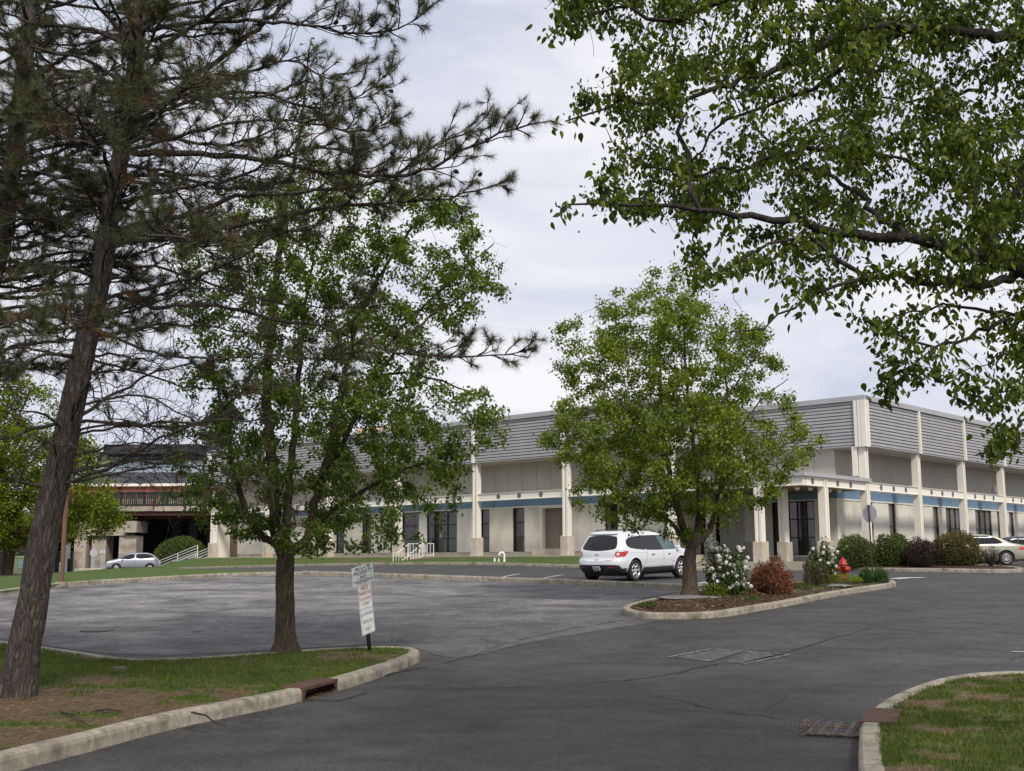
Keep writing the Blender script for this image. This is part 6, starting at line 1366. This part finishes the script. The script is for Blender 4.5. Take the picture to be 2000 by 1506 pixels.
def far_small():
    Y = 75
    o = empty('utility_box', at0(37, 1122, Y), 'pale green utility cabinet at the left edge behind the lawn', 'utility box'); L_ = o.location
    def rel(mb, mat, name): mb.v = [tuple(Vector(v)-L_) for v in mb.v]; return mb.build(name, mat, o)
    mb = MB(); frontbox(mb, 24, 1089, 49, 1124, Y, .9, bev=.03); rel(mb, pmat('pale_green_cabinet', (.22, .27, .15), .6, .08, 2), 'cabinet'); mb = MB(); frontbox(mb, 23, 1086, 50, 1089, Y-.04, 1.0); rel(mb, pmat('pale_cabinet_lid', (.34, .36, .22), .6, .08, 2), 'lid')
    mb = MB(); frontbox(mb, 36, 1096, 45, 1110, Y-.02, .015); rel(mb, pmat('blue_sticker', (.18, .33, .36), .5, .4, 12), 'sticker')
    for px, h, lab in ((18, 19, 'white rounded bollard left of the green utility cabinet'), (118, 19, 'white rounded bollard behind the brown lamp post'), (102, 17, 'rust stained bollard just right of the pine trunk')):
        o = empty('bollard', at0(px, 1120, 72), lab, 'bollard', 'bollards by the underpass fence'); r_ = .09; hh = h/FPX*72; mb = MB(); mb.lathe([(r_*1.05, -.2), (r_, 0), (r_, hh), (r_*.7, hh+.06), (0, hh+.08)], 12); mb.build('post', MT['white_rail'] if px != 102 else pmat('rusty_post', (.35, .2, .12), .8, .3, 6), o, True); mb = MB(); mb.lathe([(r_*1.06, hh*.72), (r_*1.06, hh*.84)], 12); mb.build('band', MT['galv'], o)
    o = empty('notice_sign', at0(127, 1118, 70), 'plain white rectangular notice sign behind the brown lamp post', 'sign'); L_ = o.location
    def rel2(mb, mat, name): mb.v = [tuple(Vector(v)-o.location) for v in mb.v]; return mb.build(name, mat, o)
    mb = MB(); frontbox(mb, 119.8, 1060, 136.5, 1091, 70, .02); rel2(mb, MT['sign_white'], 'sign_panel'); mb = MB(); frontbox(mb, 127, 1091, 129.5, 1120, 70, .06); rel2(mb, MT['white_rail'], 'post')
    o = empty('stop_sign', at0(181, 1120, 96), 'small far octagonal sign back seen beside the silver car under the bridge', 'sign'); mb = MB(); frontbox(mb, 181.5, 1075, 183, 1122, 96, .06); rel2(mb, MT['galv'], 'post'); x, z = FX(183.5, 1080, 96); mb = MB(); plate(mb, octo(.34), 0, .01, T=Matrix.Translation((x-o.location.x, -.03, z-o.location.z)) @ Matrix.Rotation(R(90), 4, 'X')); mb.build('sign_panel', MT['stop_back'], o)
    o = empty('street_sign', at0(198.5, 1120, 95), 'small grey rectangular sign on a thin post right of the far octagonal sign', 'sign'); mb = MB(); frontbox(mb, 198, 1074, 199.5, 1122, 95, .06); rel2(mb, MT['galv'], 'post'); mb = MB(); frontbox(mb, 194.5, 1074, 206, 1081, 94.95, .03); rel2(mb, MT['stop_back'], 'sign_panel')
    o = empty('barrier', at0(175, 1117, 90), 'long low grey concrete barrier below the bridge pillars', 'barrier'); mb = MB(); frontbox(mb, 144, 1110.5, 205, 1119, 90, .5, bev=.05); rel2(mb, MT['walk'], 'wall'); mb = MB(); frontbox(mb, 200, 1105, 206, 1110.5, 90, .4); rel2(mb, MT['galv'], 'end_cap')
    g = G(233, 1312, .17); o = tag(MB().build('valve_box', MT['iron']), 'x', 'x'); bpy.data.objects.remove(o)
    o = empty('tree_stump', (g.x, g.y, zf1(g.x, g.y)), 'low grey cut stump standing in the pine straw of the left lawn', 'stump'); mb = MB(); prof = [(.115, -.06), (.10, .0), (.092, .05), (.085, .06), (.0, .055)]; mb.lathe(prof, 14); mb.v = [(x*(1+.12*noise.noise(Vector((x*9, y*9, 1)))), y*(1+.12*noise.noise(Vector((x*9, y*9, 4)))), z) for x, y, z in mb.v]; mb.build('wood', pmat('weathered_wood', (.10, .09, .075), .9, .3, 25, kind='world'), o)
far_small()

for (p0, p1, lab) in (((375, 1388), (440, 1420), 'dark fallen stick lying across the left kerb'), ((120, 1392), (178, 1420), 'dark fallen stick in the pine straw beside the left kerb'), ((185, 1388), (240, 1390), 'thin pale fallen twig in the pine straw')):
    a = G(*p0, .17); b = G(*p1, .16); a.z = zf1(a.x, a.y)+.02; b.z = gz(b.x, b.y)+.165; mb = MB(); mb.tube([a, a.lerp(b, .35)+Vector((.02, .03, .012)), a.lerp(b, .7)+Vector((-.02, 0, .01)), b], [.011, .009, .008, .004], 5); tag(mb.build('fallen_stick', MT['twig']), lab, 'stick')
# ------------------------------------------------------------------ cars
def poly_fill(P, step):
    B = resample(P, step, True); xs = [p.x for p in B]; ys = [p.y for p in B]; g = np.stack(np.meshgrid(np.arange(min(xs), max(xs), step), np.arange(min(ys), max(ys), step)), -1).reshape(-1, 2)+.003
    Bn = np.array([[p.x, p.y] for p in B]); g = g[inpoly(g, B)] if len(g) else g
    if len(g): g = g[(((g[:, None]-Bn[None])**2).sum(-1).min(1)) > (step*.4)**2]
    r = delaunay_2d_cdt([Vector(p) for p in Bn]+[Vector(p) for p in g], [], [list(range(len(B)))], 1, 1e-6); return [(p.x, p.y) for p in r[0]], [tuple(f) for f in r[2]]
def car(kind, spec, paint, label, loc, rz, glass='car_glass'):
    root = empty(kind, loc, label, 'car', rz=rz); Lc, Wd = spec['L'], spec['W']/2
    zs = spec['rings']; NP = 64; vs = []; fs = []; mi = []
    zz = []; 
    for (z, xr_, xf_, w_, ne) in zs: zz.append((z, xr_, xf_, w_, ne))
    # densify rings with smooth interpolation
    Z = np.array([q[0] for q in zz]); dense = []
    for i in range(len(zz)-1):
        m = max(1, int(round((zz[i+1][0]-zz[i][0])/.03)))
        for k in range(m):
            t = k/m; dense.append(tuple(zz[i][j]*(1-t)+zz[i+1][j]*t for j in range(5)))
    dense.append(zz[-1])
    D = np.array(dense)
    for _ in range(2): D[1:-1, 1:] = (D[:-2, 1:]+2*D[1:-1, 1:]+D[2:, 1:])/4
    for (z, x0, x1, w_, ne) in D:
        cx_ = (x0+x1)/2; hx = (x1-x0)/2
        nx_, ny_ = ne*2.7, ne*.72; Y9 = (1-.9**nx_)**(1/ny_)
        sx_ = [(.9*t_, (1-abs(.9*t_)**nx_)**(1/ny_)) for t_ in np.linspace(1, -1, 25)]; en_ = [((1-(Y9*t_)**ny_)**(1/nx_), Y9*t_) for t_ in (.97, .9, .8, .65, .45, .22)]
        q1_ = [(-X_, Y_) for X_, Y_ in en_]; P_ = sx_+q1_+[(-1, 0)]+[(X_, -Y_) for X_, Y_ in q1_[::-1]]+[(X_, -Y_) for X_, Y_ in sx_[::-1]]+[(-X_, -Y_) for X_, Y_ in q1_[::-1]][::-1][::-1]
        P_ = sx_+q1_+[(-1, 0)]+[(X_, -Y_) for X_, Y_ in q1_[::-1]]+[(X_, -Y_) for X_, Y_ in sx_[::-1]]+[(X_, -Y_) for X_, Y_ in en_]+[(1, 0)]+[(X_, Y_) for X_, Y_ in en_[::-1]]
        NP = len(P_)
        for X_, Y_ in P_: vs.append((cx_+hx*X_, w_*Y_, z))
    nr = len(D)
    for i in range(nr-1):
        for k in range(NP): j = (k+1) % NP; fs.append((i*NP+k, i*NP+j, (i+1)*NP+j, (i+1)*NP+k)); mi.append(1 if (D[i][0]+D[i+1][0])/2 < spec['clad'] else 0)
    fs += [tuple(range(NP-1, -1, -1)), tuple((nr-1)*NP+k for k in range(NP))]; mi += [1, 0]
    body = mesh_obj('body', vs, fs, [paint, MT['black_plastic'] if spec['clad'] > .1 else paint, MT['black_metal']], root, mi, True)
    rad_ = spec['wr']; hole = rad_+.055
    for xw in spec['axles']:
        for s in (-1, 1):
            bm = bmesh.new(); bmesh.ops.create_cone(bm, cap_ends=True, segments=40, radius1=hole, radius2=hole, depth=.62, matrix=Matrix.Translation((xw, s*(Wd-.05), rad_+.01)) @ Matrix.Rotation(R(90), 4, 'X')); me = bpy.data.meshes.new('c'); bm.to_mesh(me); bm.free(); me.materials.append(MT['black_metal']); c = bpy.data.objects.new('c', me); COL.objects.link(c)
            md = body.modifiers.new('b', 'BOOLEAN'); md.operation = 'DIFFERENCE'; md.object = c; c.parent = root; md.solver = 'EXACT'; md.material_mode = 'TRANSFER'
    bpy.context.view_layer.update(); dg = bpy.context.evaluated_depsgraph_get(); me = bpy.data.meshes.new_from_object(body.evaluated_get(dg)); body.modifiers.clear()
    for c in [c for c in root.children if c.name.startswith('c') and c.type == 'MESH' and c is not body]: bpy.data.objects.remove(c)
    body.data = me; me.polygons.foreach_set('use_smooth', [True]*len(me.polygons))
    try: me.set_sharp_from_angle(angle=R(38))
    except Exception: pass
    bvh = BVHTree.FromPolygons([Vector(v) for v in vs], fs)
    def dec(name, P, side, mat, off=.004, parent=None, rnd=2, step=.05, cl=True, thick=0):
        P = chaikin(P, rnd, True) if rnd else [Vector(p) for p in P]; V2, F2 = poly_fill(P, step); out_ = []
        for u, v in V2:
            if side in ('R', 'L'): o_ = Vector((u, -3 if side == 'R' else 3, v)); d = Vector((0, 1 if side == 'R' else -1, 0))
            elif side == 'B': o_ = Vector((-3, u, v)); d = Vector((1, 0, 0))
            elif side == 'F': o_ = Vector((9, u, v)); d = Vector((-1, 0, 0))
            else: o_ = Vector((u, v, 5)); d = Vector((0, 0, -1))
            h = bvh.ray_cast(o_, d)
            if h[0] is None: h = (o_+d*3, -d)
            n = h[1] if h[1].dot(d) < 0 else -h[1]; out_.append(h[0]+n*off)
        o = mesh_obj(name, out_, F2, mat, parent or root, smooth=True)
        if thick:
            md = o.modifiers.new('s', 'SOLIDIFY'); md.thickness = thick; md.offset = -1
        return o
    for xw in spec['axles']:
        for s in (-1, 1):
            Tm = Matrix.Translation((xw, s*(Wd-.115), rad_)) @ Matrix.Rotation(R(-90*s), 4, 'X'); wh = bpy.data.objects.new('wheel', None)
            mb = MB(); w2 = .115; rr_ = rad_
            mb.lathe([(rr_*.66, -w2), (rr_*.93, -w2), (rr_*.99, -w2*.75), (rr_, 0), (rr_*.99, w2*.75), (rr_*.93, w2), (rr_*.70, w2*.98), (rr_*.66, w2*.7), (rr_*.64, -w2*.9)], 32, T=Tm); t = mb.build('wheel', MT['tyre'], root, True); bpy.data.objects.remove(wh)
            mb = MB(); mb.lathe([(rr_*.67, w2*.85), (rr_*.66, w2*.95), (rr_*.62, w2*.9), (rr_*.60, w2*.45), (rr_*.58, -w2*.3)], 32, T=Tm)
            ns = spec['spokes']
            for k in range(ns):
                a = 2*math.pi*k/ns; ww = spec['sw']; Tr = Tm @ Matrix.Rotation(a, 4, 'Z')
                pts = [(rr_*.08, -ww*.8, w2*.62), (rr_*.08, ww*.8, w2*.62), (rr_*.62, ww, w2*.86), (rr_*.62, -ww, w2*.86), (rr_*.08, -ww*.7, w2*.2), (rr_*.08, ww*.7, w2*.2), (rr_*.62, ww*.9, w2*.5), (rr_*.62, -ww*.9, w2*.5)]
                mb.add([Tr @ Vector(p) for p in pts], [(0, 1, 2, 3), (4, 7, 6, 5), (0, 4, 5, 1), (1, 5, 6, 2), (2, 6, 7, 3), (3, 7, 4, 0)])
            mb.lathe([(0, w2*.75), (rr_*.12, w2*.72), (rr_*.16, w2*.4)], 16, T=Tm); mb.build('rim', MT['rim'], t, True)
            mb = MB(); mb.lathe([(0, w2*.1), (rr_*.6, w2*.1)], 24, T=Tm); mb.build('brake_disc', MT['black_metal'], t)
    return root, body, dec
def edges(dec, pts, side, w_=.012, name='panel_gap', parent=None, mat='gap'):
    P = [Vector(p) for p in pts]; a = offset(P, w_/2); b = offset(P, -w_/2); return dec(name, a+b[::-1], side, MT[mat], .0025, parent, 0, .06)

# white crossover, rear right three-quarter view
white = pmat('white_car_paint', (.66, .67, .70), .22, .015, 2, spec=.6)
SUV = dict(L=5.2, W=1.99, wr=.375, axles=(1.02, 4.04), clad=.47, spokes=6, sw=.045, rings=[
 (.24, .42, 4.95, .80, 5), (.30, .20, 5.08, .90, 5), (.42, .10, 5.17, .955, 4.6), (.47, .06, 5.18, .97, 4.6), (.60, .0, 5.2, .985, 4.6), (.74, .02, 5.17, .995, 4.6), (.80, .09, 5.14, .995, 4.6), (.95, .10, 5.08, .99, 4.6), (1.02, .11, 4.95, .982, 4.8),
 (1.07, .13, 4.55, .972, 5), (1.12, .16, 4.30, .955, 5.5), (1.20, .22, 4.10, .925, 6), (1.35, .33, 3.86, .865, 6), (1.50, .43, 3.58, .805, 6), (1.60, .50, 3.32, .76, 5.6), (1.66, .56, 3.10, .72, 5), (1.71, .68, 2.85, .65, 4.5), (1.745, .85, 2.65, .55, 4), (1.765, 1.1, 2.4, .38, 3)])
def coat(m, w_=.7):
    for n_ in m.node_tree.nodes:
        if n_.type == 'BSDF_PRINCIPLED': n_.inputs['Coat Weight'].default_value = w_; n_.inputs['Coat Roughness'].default_value = .04
coat(white)
hd = R(90-39.5)
pr_ = G(1238, 1133.6)
def suv():
    P = Vector((AT(1238, 1133.6, 40.2).x, 40.2, 0)); h = Vector((math.cos(hd), math.sin(hd), 0)); lft = Vector((-h.y, h.x, 0))
    o_ = P-h*1.02+lft*(.995-.115); o_.z = (gz(P.x, P.y)+gz(*(o_+h*4)[:2]))/2
    zc = gz(P.x, P.y); zfr = gz(*(o_+h*4.04)[:2]); o_.z = zc-.0
    root, body, dec = car('parked_car', SUV, white, 'white crossover car with red tail lamps parked with its tail to the road', o_, hd)
    pitch_ = math.atan2(zfr-zc, 3.02); root.rotation_euler = (0, -pitch_, hd); root.location.z = zc-1.02*math.sin(pitch_)
    g = dec('rear_window', [(-.70, 1.13), (-.40, 1.09), (0, 1.065), (.40, 1.09), (.70, 1.13), (.715, 1.25), (.62, 1.50), (.57, 1.57), (0, 1.60), (-.57, 1.57), (-.62, 1.50), (-.715, 1.25)], 'B', MT['car_glass'], .004, None, 1)
    dec('spoiler', [(-.60, 1.60), (.60, 1.60), (.58, 1.665), (0, 1.69), (-.58, 1.665)], 'B', white, .035, None, 1, .05, thick=.03)
    dec('brake_lamp', [(-.14, 1.625), (.14, 1.625), (.14, 1.645), (-.14, 1.645)], 'B', MT['red_lens'], .04, None, 0)
    for s, sd_ in ((-1, 'R'), (1, 'L')):
        # side glass
        dec('side_window', [(.60, 1.30), (.66, 1.20), (.85, 1.14), (1.50, 1.085), (1.72, 1.075), (1.69, 1.545), (1.40, 1.55), (.90, 1.52), (.68, 1.44)], sd_, MT['car_glass'], .004, None, 1)
        dec('side_window', [(1.76, 1.072), (2.66, 1.055), (2.50, 1.56), (2.1, 1.575), (1.73, 1.56)], sd_, MT['car_glass'], .004, None, 0)
        dec('side_window', [(2.84, 1.055), (4.02, 1.075), (3.95, 1.12), (3.55, 1.40), (3.20, 1.56), (2.66, 1.575)], sd_, MT['car_glass_light'], .004, None, 0)
        dec('pillar_trim', [(2.66, 1.06), (2.84, 1.06), (2.66, 1.57), (2.50, 1.57)], sd_, MT['black_plastic'], .003, None, 0)
        dec('window_trim', [(.62, 1.30), (1.72, 1.06), (4.04, 1.06), (3.5, 1.44), (3.2, 1.585), (1.7, 1.585), (.8, 1.52)], sd_, MT['black_plastic'], .0015, None, 1, .05)
        # lamps
        l = dec('tail_lamp', [(.37, 1.05), (.36, .87), (.42, .88), (.50, .93), (.58, 1.0), (.64, 1.055), (.50, 1.06)], sd_, MT['red_lens'], .008, None, 1, .04)
        yl = (lambda a: (a*s))
        l2 = dec('tail_lamp', [(yl(.70), .955), (yl(.72), .885), (yl(.78), .86), (yl(.85), .875), (yl(.95), .87), (yl(.95), 1.04), (yl(.85), 1.03), (yl(.78), 1.045), (yl(.72), 1.02)], 'B', MT['red_lens'], .010, None, 2, .03)
        dec('reverse_lens', [(yl(.79)+.045*math.cos(a)*1.0, .957+.05*math.sin(a)) for a in np.linspace(0, 6.1, 12)] if s < 0 else [(yl(.79)+.045*math.cos(a), .957+.05*math.sin(a)) for a in np.linspace(0, 6.1, 12)], 'B', MT['clear_lens'], .016, l2, 0, .02)
        # doors and gaps
        edges(dec, [(1.74, 1.06), (1.78, .80), (1.62, .62), (1.50, .50)], sd_); edges(dec, [(2.82, 1.05), (2.86, .8), (2.86, .49)], sd_); edges(dec, [(4.0, 1.04), (3.98, .8), (3.72, .49)], sd_); edges(dec, [(1.5, .50), (3.72, .49)], sd_)
        for x in (2.05, 3.1):
            hnd = dec('door_handle', [(x, .895), (x+.20, .90), (x+.20, .93), (x, .925)], sd_, MT['chrome'], .028, None, 1, .03, thick=.02); dec('handle_recess', [(x+.02, .87), (x+.19, .875), (x+.19, .94), (x+.02, .935)], sd_, MT['gap'], .0015, None, 2, .03)
        dec('badge', [(3.42, .62), (3.70, .625), (3.70, .645), (3.42, .64)], sd_, MT['chrome'], .004, None, 0, .05)
        edges(dec, [(.60, .985), (1.2, .985), (1.75, .975)], sd_, .004)
        # roof rail and mirror
        mb = MB(); mb.tube([(.85, s*.60, 1.70), (1.0, s*.625, 1.785), (1.8, s*.63, 1.825), (2.6, s*.62, 1.79), (3.0, s*.60, 1.68)], .018, 6); mb.build('roof_rail', MT['black_plastic'], root)
        mb = MB(); mb.box((3.70, s*1.00-.10, 1.06), (3.86, s*1.00+.12, 1.20), bev=.03); mb.box((3.78, min(s*.90, s*.99), 1.07), (3.84, max(s*.90, s*.99), 1.11)); mb.build('wing_mirror', white, root, False)
        # cladding arches
        for xw in SUV['axles']:
            Po = [(xw+.475*math.cos(a), .38+.475*math.sin(a)) for a in np.linspace(-.1, math.pi+.1, 22)]; Pi = [(xw+.433*math.cos(a), .38+.433*math.sin(a)) for a in np.linspace(math.pi+.1, -.1, 22)]
            dec('arch_lip', Po+Pi, sd_, white, .010, None, 0, .05, thick=.012)
    # tail: bumper cladding, plate, badge
    dec('bumper_cladding', [(-.88, .57), (-.70, .60), (.70, .60), (.88, .57), (.84, .30), (.6, .26), (-.6, .26), (-.84, .30)], 'B', MT['black_plastic'], .012, None, 1, .05)
    dec('plate_recess', [(-.27, .38), (.27, .38), (.30, .57), (-.30, .57)], 'B', MT['black_metal'], .014, None, 0, .05)
    pl_ = dec('number_plate', [(-.155, .405), (.155, .405), (.155, .555), (-.155, .555)], 'B', MT['sign_white'], .020, None, 0, .05, thick=.004)
    dec('plate_band', [(-.15, .522), (.15, .522), (.15, .55), (-.15, .55)], 'B', pmat('plate_blue', (.10, .17, .40), .5), .0245, pl_, 0, .06); dec('plate_band', [(-.15, .41), (.15, .41), (.15, .432), (-.15, .432)], 'B', pmat('plate_yellow', (.70, .52, .12), .5), .0245, pl_, 0, .06)
    mb = MB()
    for k in range(7): mb.box((-.0255+.01, -.115+k*.036, .452), (-.023+.01, -.095+k*.036, .503))
    for k, x in enumerate(range(7)):
        if k == 3: continue
        dec('plate_characters', [(-.115+k*.034, .452), (-.095+k*.034, .452), (-.095+k*.034, .505), (-.115+k*.034, .505)], 'B', MT['txt_green'], .0250, pl_, 0, .06)
    for y in (-.6, .6): dec('reflector', [(y-.09, .50), (y+.09, .50), (y+.09, .535), (y-.09, .535)], 'B', MT['red_lens'], .018, None, 1, .04)
    dec('emblem', [(-.085, .945), (-.035, .945), (-.03, .925), (.03, .925), (.035, .945), (.085, .945), (.075, .975), (.035, .975), (.03, .992), (-.03, .992), (-.035, .975), (-.075, .975)], 'B', MT['chrome'], .010, None, 0, .03, thick=.006)
    dec('tailgate_handle', [(-.10, .755), (.10, .755), (.085, .79), (-.085, .79)], 'B', MT['chrome'], .012, None, 1, .04)
    dec('badge', [(.44, .745), (.66, .745), (.66, .763), (.44, .763)], 'B', MT['chrome'], .008, None, 0, .05); dec('badge', [(-.62, .745), (-.36, .745), (-.36, .763), (-.62, .763)], 'B', MT['chrome'], .008, None, 0, .05)
    edges(dec, [(-.80, 1.12), (-.64, .88), (-.63, .72), (-.4, .70), (.4, .70), (.63, .72), (.64, .88), (.80, 1.12)], 'B', .010)
    mb = MB(); mb.tube([(1.0, .0, 1.76), (.82, 0, 1.86)], .008, 5); mb.build('antenna', MT['black_plastic'], root)
    mb = MB(); mb.tube([(.62, 0, 1.145), (.30, 0, 1.14)], .006, 4)
    mb = MB(); mb.box((.5, -.70, .20), (4.8, .70, .30)); mb.build('underbody', MT['black_metal'], root)
suv()
# beige sedan at the right edge, seen from its left side towards the tail
beige = pmat('beige_metallic_paint', (.37, .355, .28), .42, .03, 2, metal=.35, spec=.6)
SED = dict(L=4.62, W=1.76, wr=.315, axles=(1.05, 3.70), clad=.0, spokes=12, sw=.016, rings=[
 (.20, .30, 4.35, .74, 5), (.28, .08, 4.54, .82, 5), (.45, .0, 4.62, .865, 4.6), (.60, .02, 4.60, .88, 4.6), (.72, .05, 4.52, .88, 4.6), (.82, .07, 4.3, .872, 5), (.88, .10, 3.9, .865, 5), (.93, .20, 3.55, .85, 5.5), (.97, .62, 3.35, .82, 6), (1.05, .82, 3.18, .81, 6), (1.18, 1.08, 2.90, .785, 6), (1.28, 1.34, 2.66, .76, 5.5), (1.34, 1.55, 2.48, .71, 5), (1.38, 1.78, 2.28, .58, 4), (1.40, 1.95, 2.1, .3, 3)])
def sedan(px, py, Y, rz, paint, label, xref=1.05):
    P = Vector((AT(px, py, Y).x, Y, 0)); h = Vector((math.cos(rz), math.sin(rz), 0)); lft = Vector((-h.y, h.x, 0)); o_ = P-h*xref-lft*.78; o_.z = gz(P.x, P.y)+0.0
    root, body, dec = car('parked_car', SED, paint, label, o_, rz)
    dec('rear_window', [(-.60, .985), (.60, .985), (.52, 1.22), (.46, 1.31), (-.46, 1.31), (-.52, 1.22)], 'B', MT['car_glass'], .004, None, 1); dec('windscreen', [(-.62, .99), (.62, .99), (.5, 1.30), (-.5, 1.30)], 'F', MT['car_glass'], .004, None, 1)
    for s, sd_ in ((-1, 'R'), (1, 'L')):
        dec('side_window', [(1.16, 1.0), (1.30, .945), (1.9, .93), (3.28, .93), (3.02, 1.08), (2.62, 1.28), (2.2, 1.33), (1.75, 1.31), (1.38, 1.20)], sd_, MT['car_glass'], .004, None, 1); dec('pillar_trim', [(2.24, .93), (2.30, .93), (2.28, 1.33), (2.22, 1.33)], sd_, MT['black_plastic'], .006, None, 0)
        edges(dec, [(1.36, 1.0), (1.42, .72), (1.30, .60)], sd_); edges(dec, [(2.27, .94), (2.30, .6), (2.28, .28)], sd_); edges(dec, [(3.30, .93), (3.30, .6), (3.2, .28)], sd_); edges(dec, [(1.5, .27), (3.2, .27)], sd_)
        for x in (1.52, 2.42): dec('door_handle', [(x, .80), (x+.19, .805), (x+.19, .835), (x, .83)], sd_, MT['black_plastic'], .02, None, 1, .03, thick=.015)
        dec('tail_lamp', [(.30, .66), (.30, .81), (.42, .82), (.46, .72)], sd_, MT['red_lens'], .006, None, 1, .025); dec('tail_lamp', [(s*.5, .66), (s*.86, .66), (s*.86, .82), (s*.5, .82)], 'B', MT['red_lens'], .006, None, 1)
        dec('head_lamp', [(s*.45, .58), (s*.86, .58), (s*.86, .70), (s*.45, .70)], 'F', MT['clear_lens'], .006, None, 1)
        dec('side_trim', [(1.42, .52), (3.3, .52), (3.3, .56), (1.42, .56)], sd_, paint, .012, None, 0, .06, thick=.01)
        mb = MB(); mb.box((3.02, s*.92-.08, .92), (3.14, s*.92+.10, 1.04), bev=.02); mb.build('wing_mirror', paint, root)
    mb = MB(); mb.box((.5, -.6, .17), (4.2, .6, .25)); mb.build('underbody', MT['black_metal'], root); dec('number_plate', [(-.16, .62), (.16, .62), (.16, .76), (-.16, .76)], 'B', MT['sign_white'], .008, None, 0)
    return root
sedan(1966, 1102, 51.7, R(176), beige, 'beige sedan with multi spoke wheels parked behind the right bed at the right edge')
sedan(2040, 1102, 57.5, R(176), pmat('dark_blue_paint', (.03, .04, .07), .25, .05, 2), 'dark car mostly out of frame behind the beige sedan at the right edge')
# silver compact crossover far left
silver = pmat('silver_blue_paint', (.36, .38, .44), .28, .03, 2, metal=.5, spec=.6)
HR = dict(L=4.32, W=1.78, wr=.33, axles=(.88, 3.49), clad=.38, spokes=10, sw=.03, rings=[
 (.22, .30, 4.15, .74, 5), (.32, .10, 4.28, .84, 5), (.50, .02, 4.32, .88, 4.6), (.70, .03, 4.28, .885, 4.6), (.85, .06, 4.16, .88, 4.8), (.95, .10, 3.85, .87, 5), (1.02, .14, 3.55, .85, 5.5), (1.12, .25, 3.30, .81, 6), (1.28, .42, 2.98, .74, 6), (1.42, .62, 2.62, .66, 5.5), (1.50, .82, 2.32, .56, 4.5), (1.55, 1.05, 2.05, .4, 3.5)])
def hrv():
    Y = 95; p = AT(258, 1117, Y); z = gz(p.x, Y); rz = R(180+24); h = Vector((math.cos(rz), math.sin(rz), 0)); o_ = Vector((p.x, Y, z))-h*2.16
    root, body, dec = car('parked_car', HR, silver, 'silver blue compact crossover car on the low road by the bridge', o_, rz)
    dec('windscreen', [(-.70, 1.0), (.70, 1.0), (.56, 1.42), (-.56, 1.42)], 'F', MT['car_glass'], .006, None, 1)
    for s, sd_ in ((-1, 'R'), (1, 'L')):
        dec('side_window', [(.55, 1.22), (.70, 1.12), (2.0, 1.03), (2.0, 1.44), (1.3, 1.46), (.8, 1.40)], sd_, MT['car_glass'], .006, None, 1); dec('side_window', [(2.06, 1.03), (3.38, 1.02), (3.0, 1.22), (2.5, 1.43), (2.06, 1.44)], sd_, MT['car_glass'], .006, None, 1)
        dec('head_lamp', [(4.0, .74), (3.98, .86), (3.70, .90), (3.76, .80)], sd_, MT['clear_lens'], .008, None, 1); dec('head_lamp', [(s*.40, .72), (s*.84, .74), (s*.84, .90), (s*.42, .80)], 'F', MT['clear_lens'], .008, None, 1)
        dec('tail_lamp', [(.34, .86), (.36, 1.02), (.50, 1.03), (.46, .90)], sd_, MT['red_lens'], .008, None, 1)
        edges(dec, [(2.03, 1.03), (2.05, .40)], sd_, .02); edges(dec, [(3.1, 1.03), (3.15, .40)], sd_, .02)
        mb = MB(); mb.box((3.0, s*.96-.09, 1.02), (3.12, s*.96+.11, 1.15), bev=.02); mb.build('wing_mirror', silver, root)
    dec('grille', [(-.55, .62), (.55, .62), (.45, .80), (-.45, .80)], 'F', MT['black_plastic'], .010, None, 1); dec('lower_grille', [(-.6, .35), (.6, .35), (.55, .5), (-.55, .5)], 'F', MT['black_plastic'], .010, None, 1)
    mb = MB(); mb.box((.5, -.6, .18), (4.0, .6, .28)); mb.build('underbody', MT['black_metal'], root)
hrv()
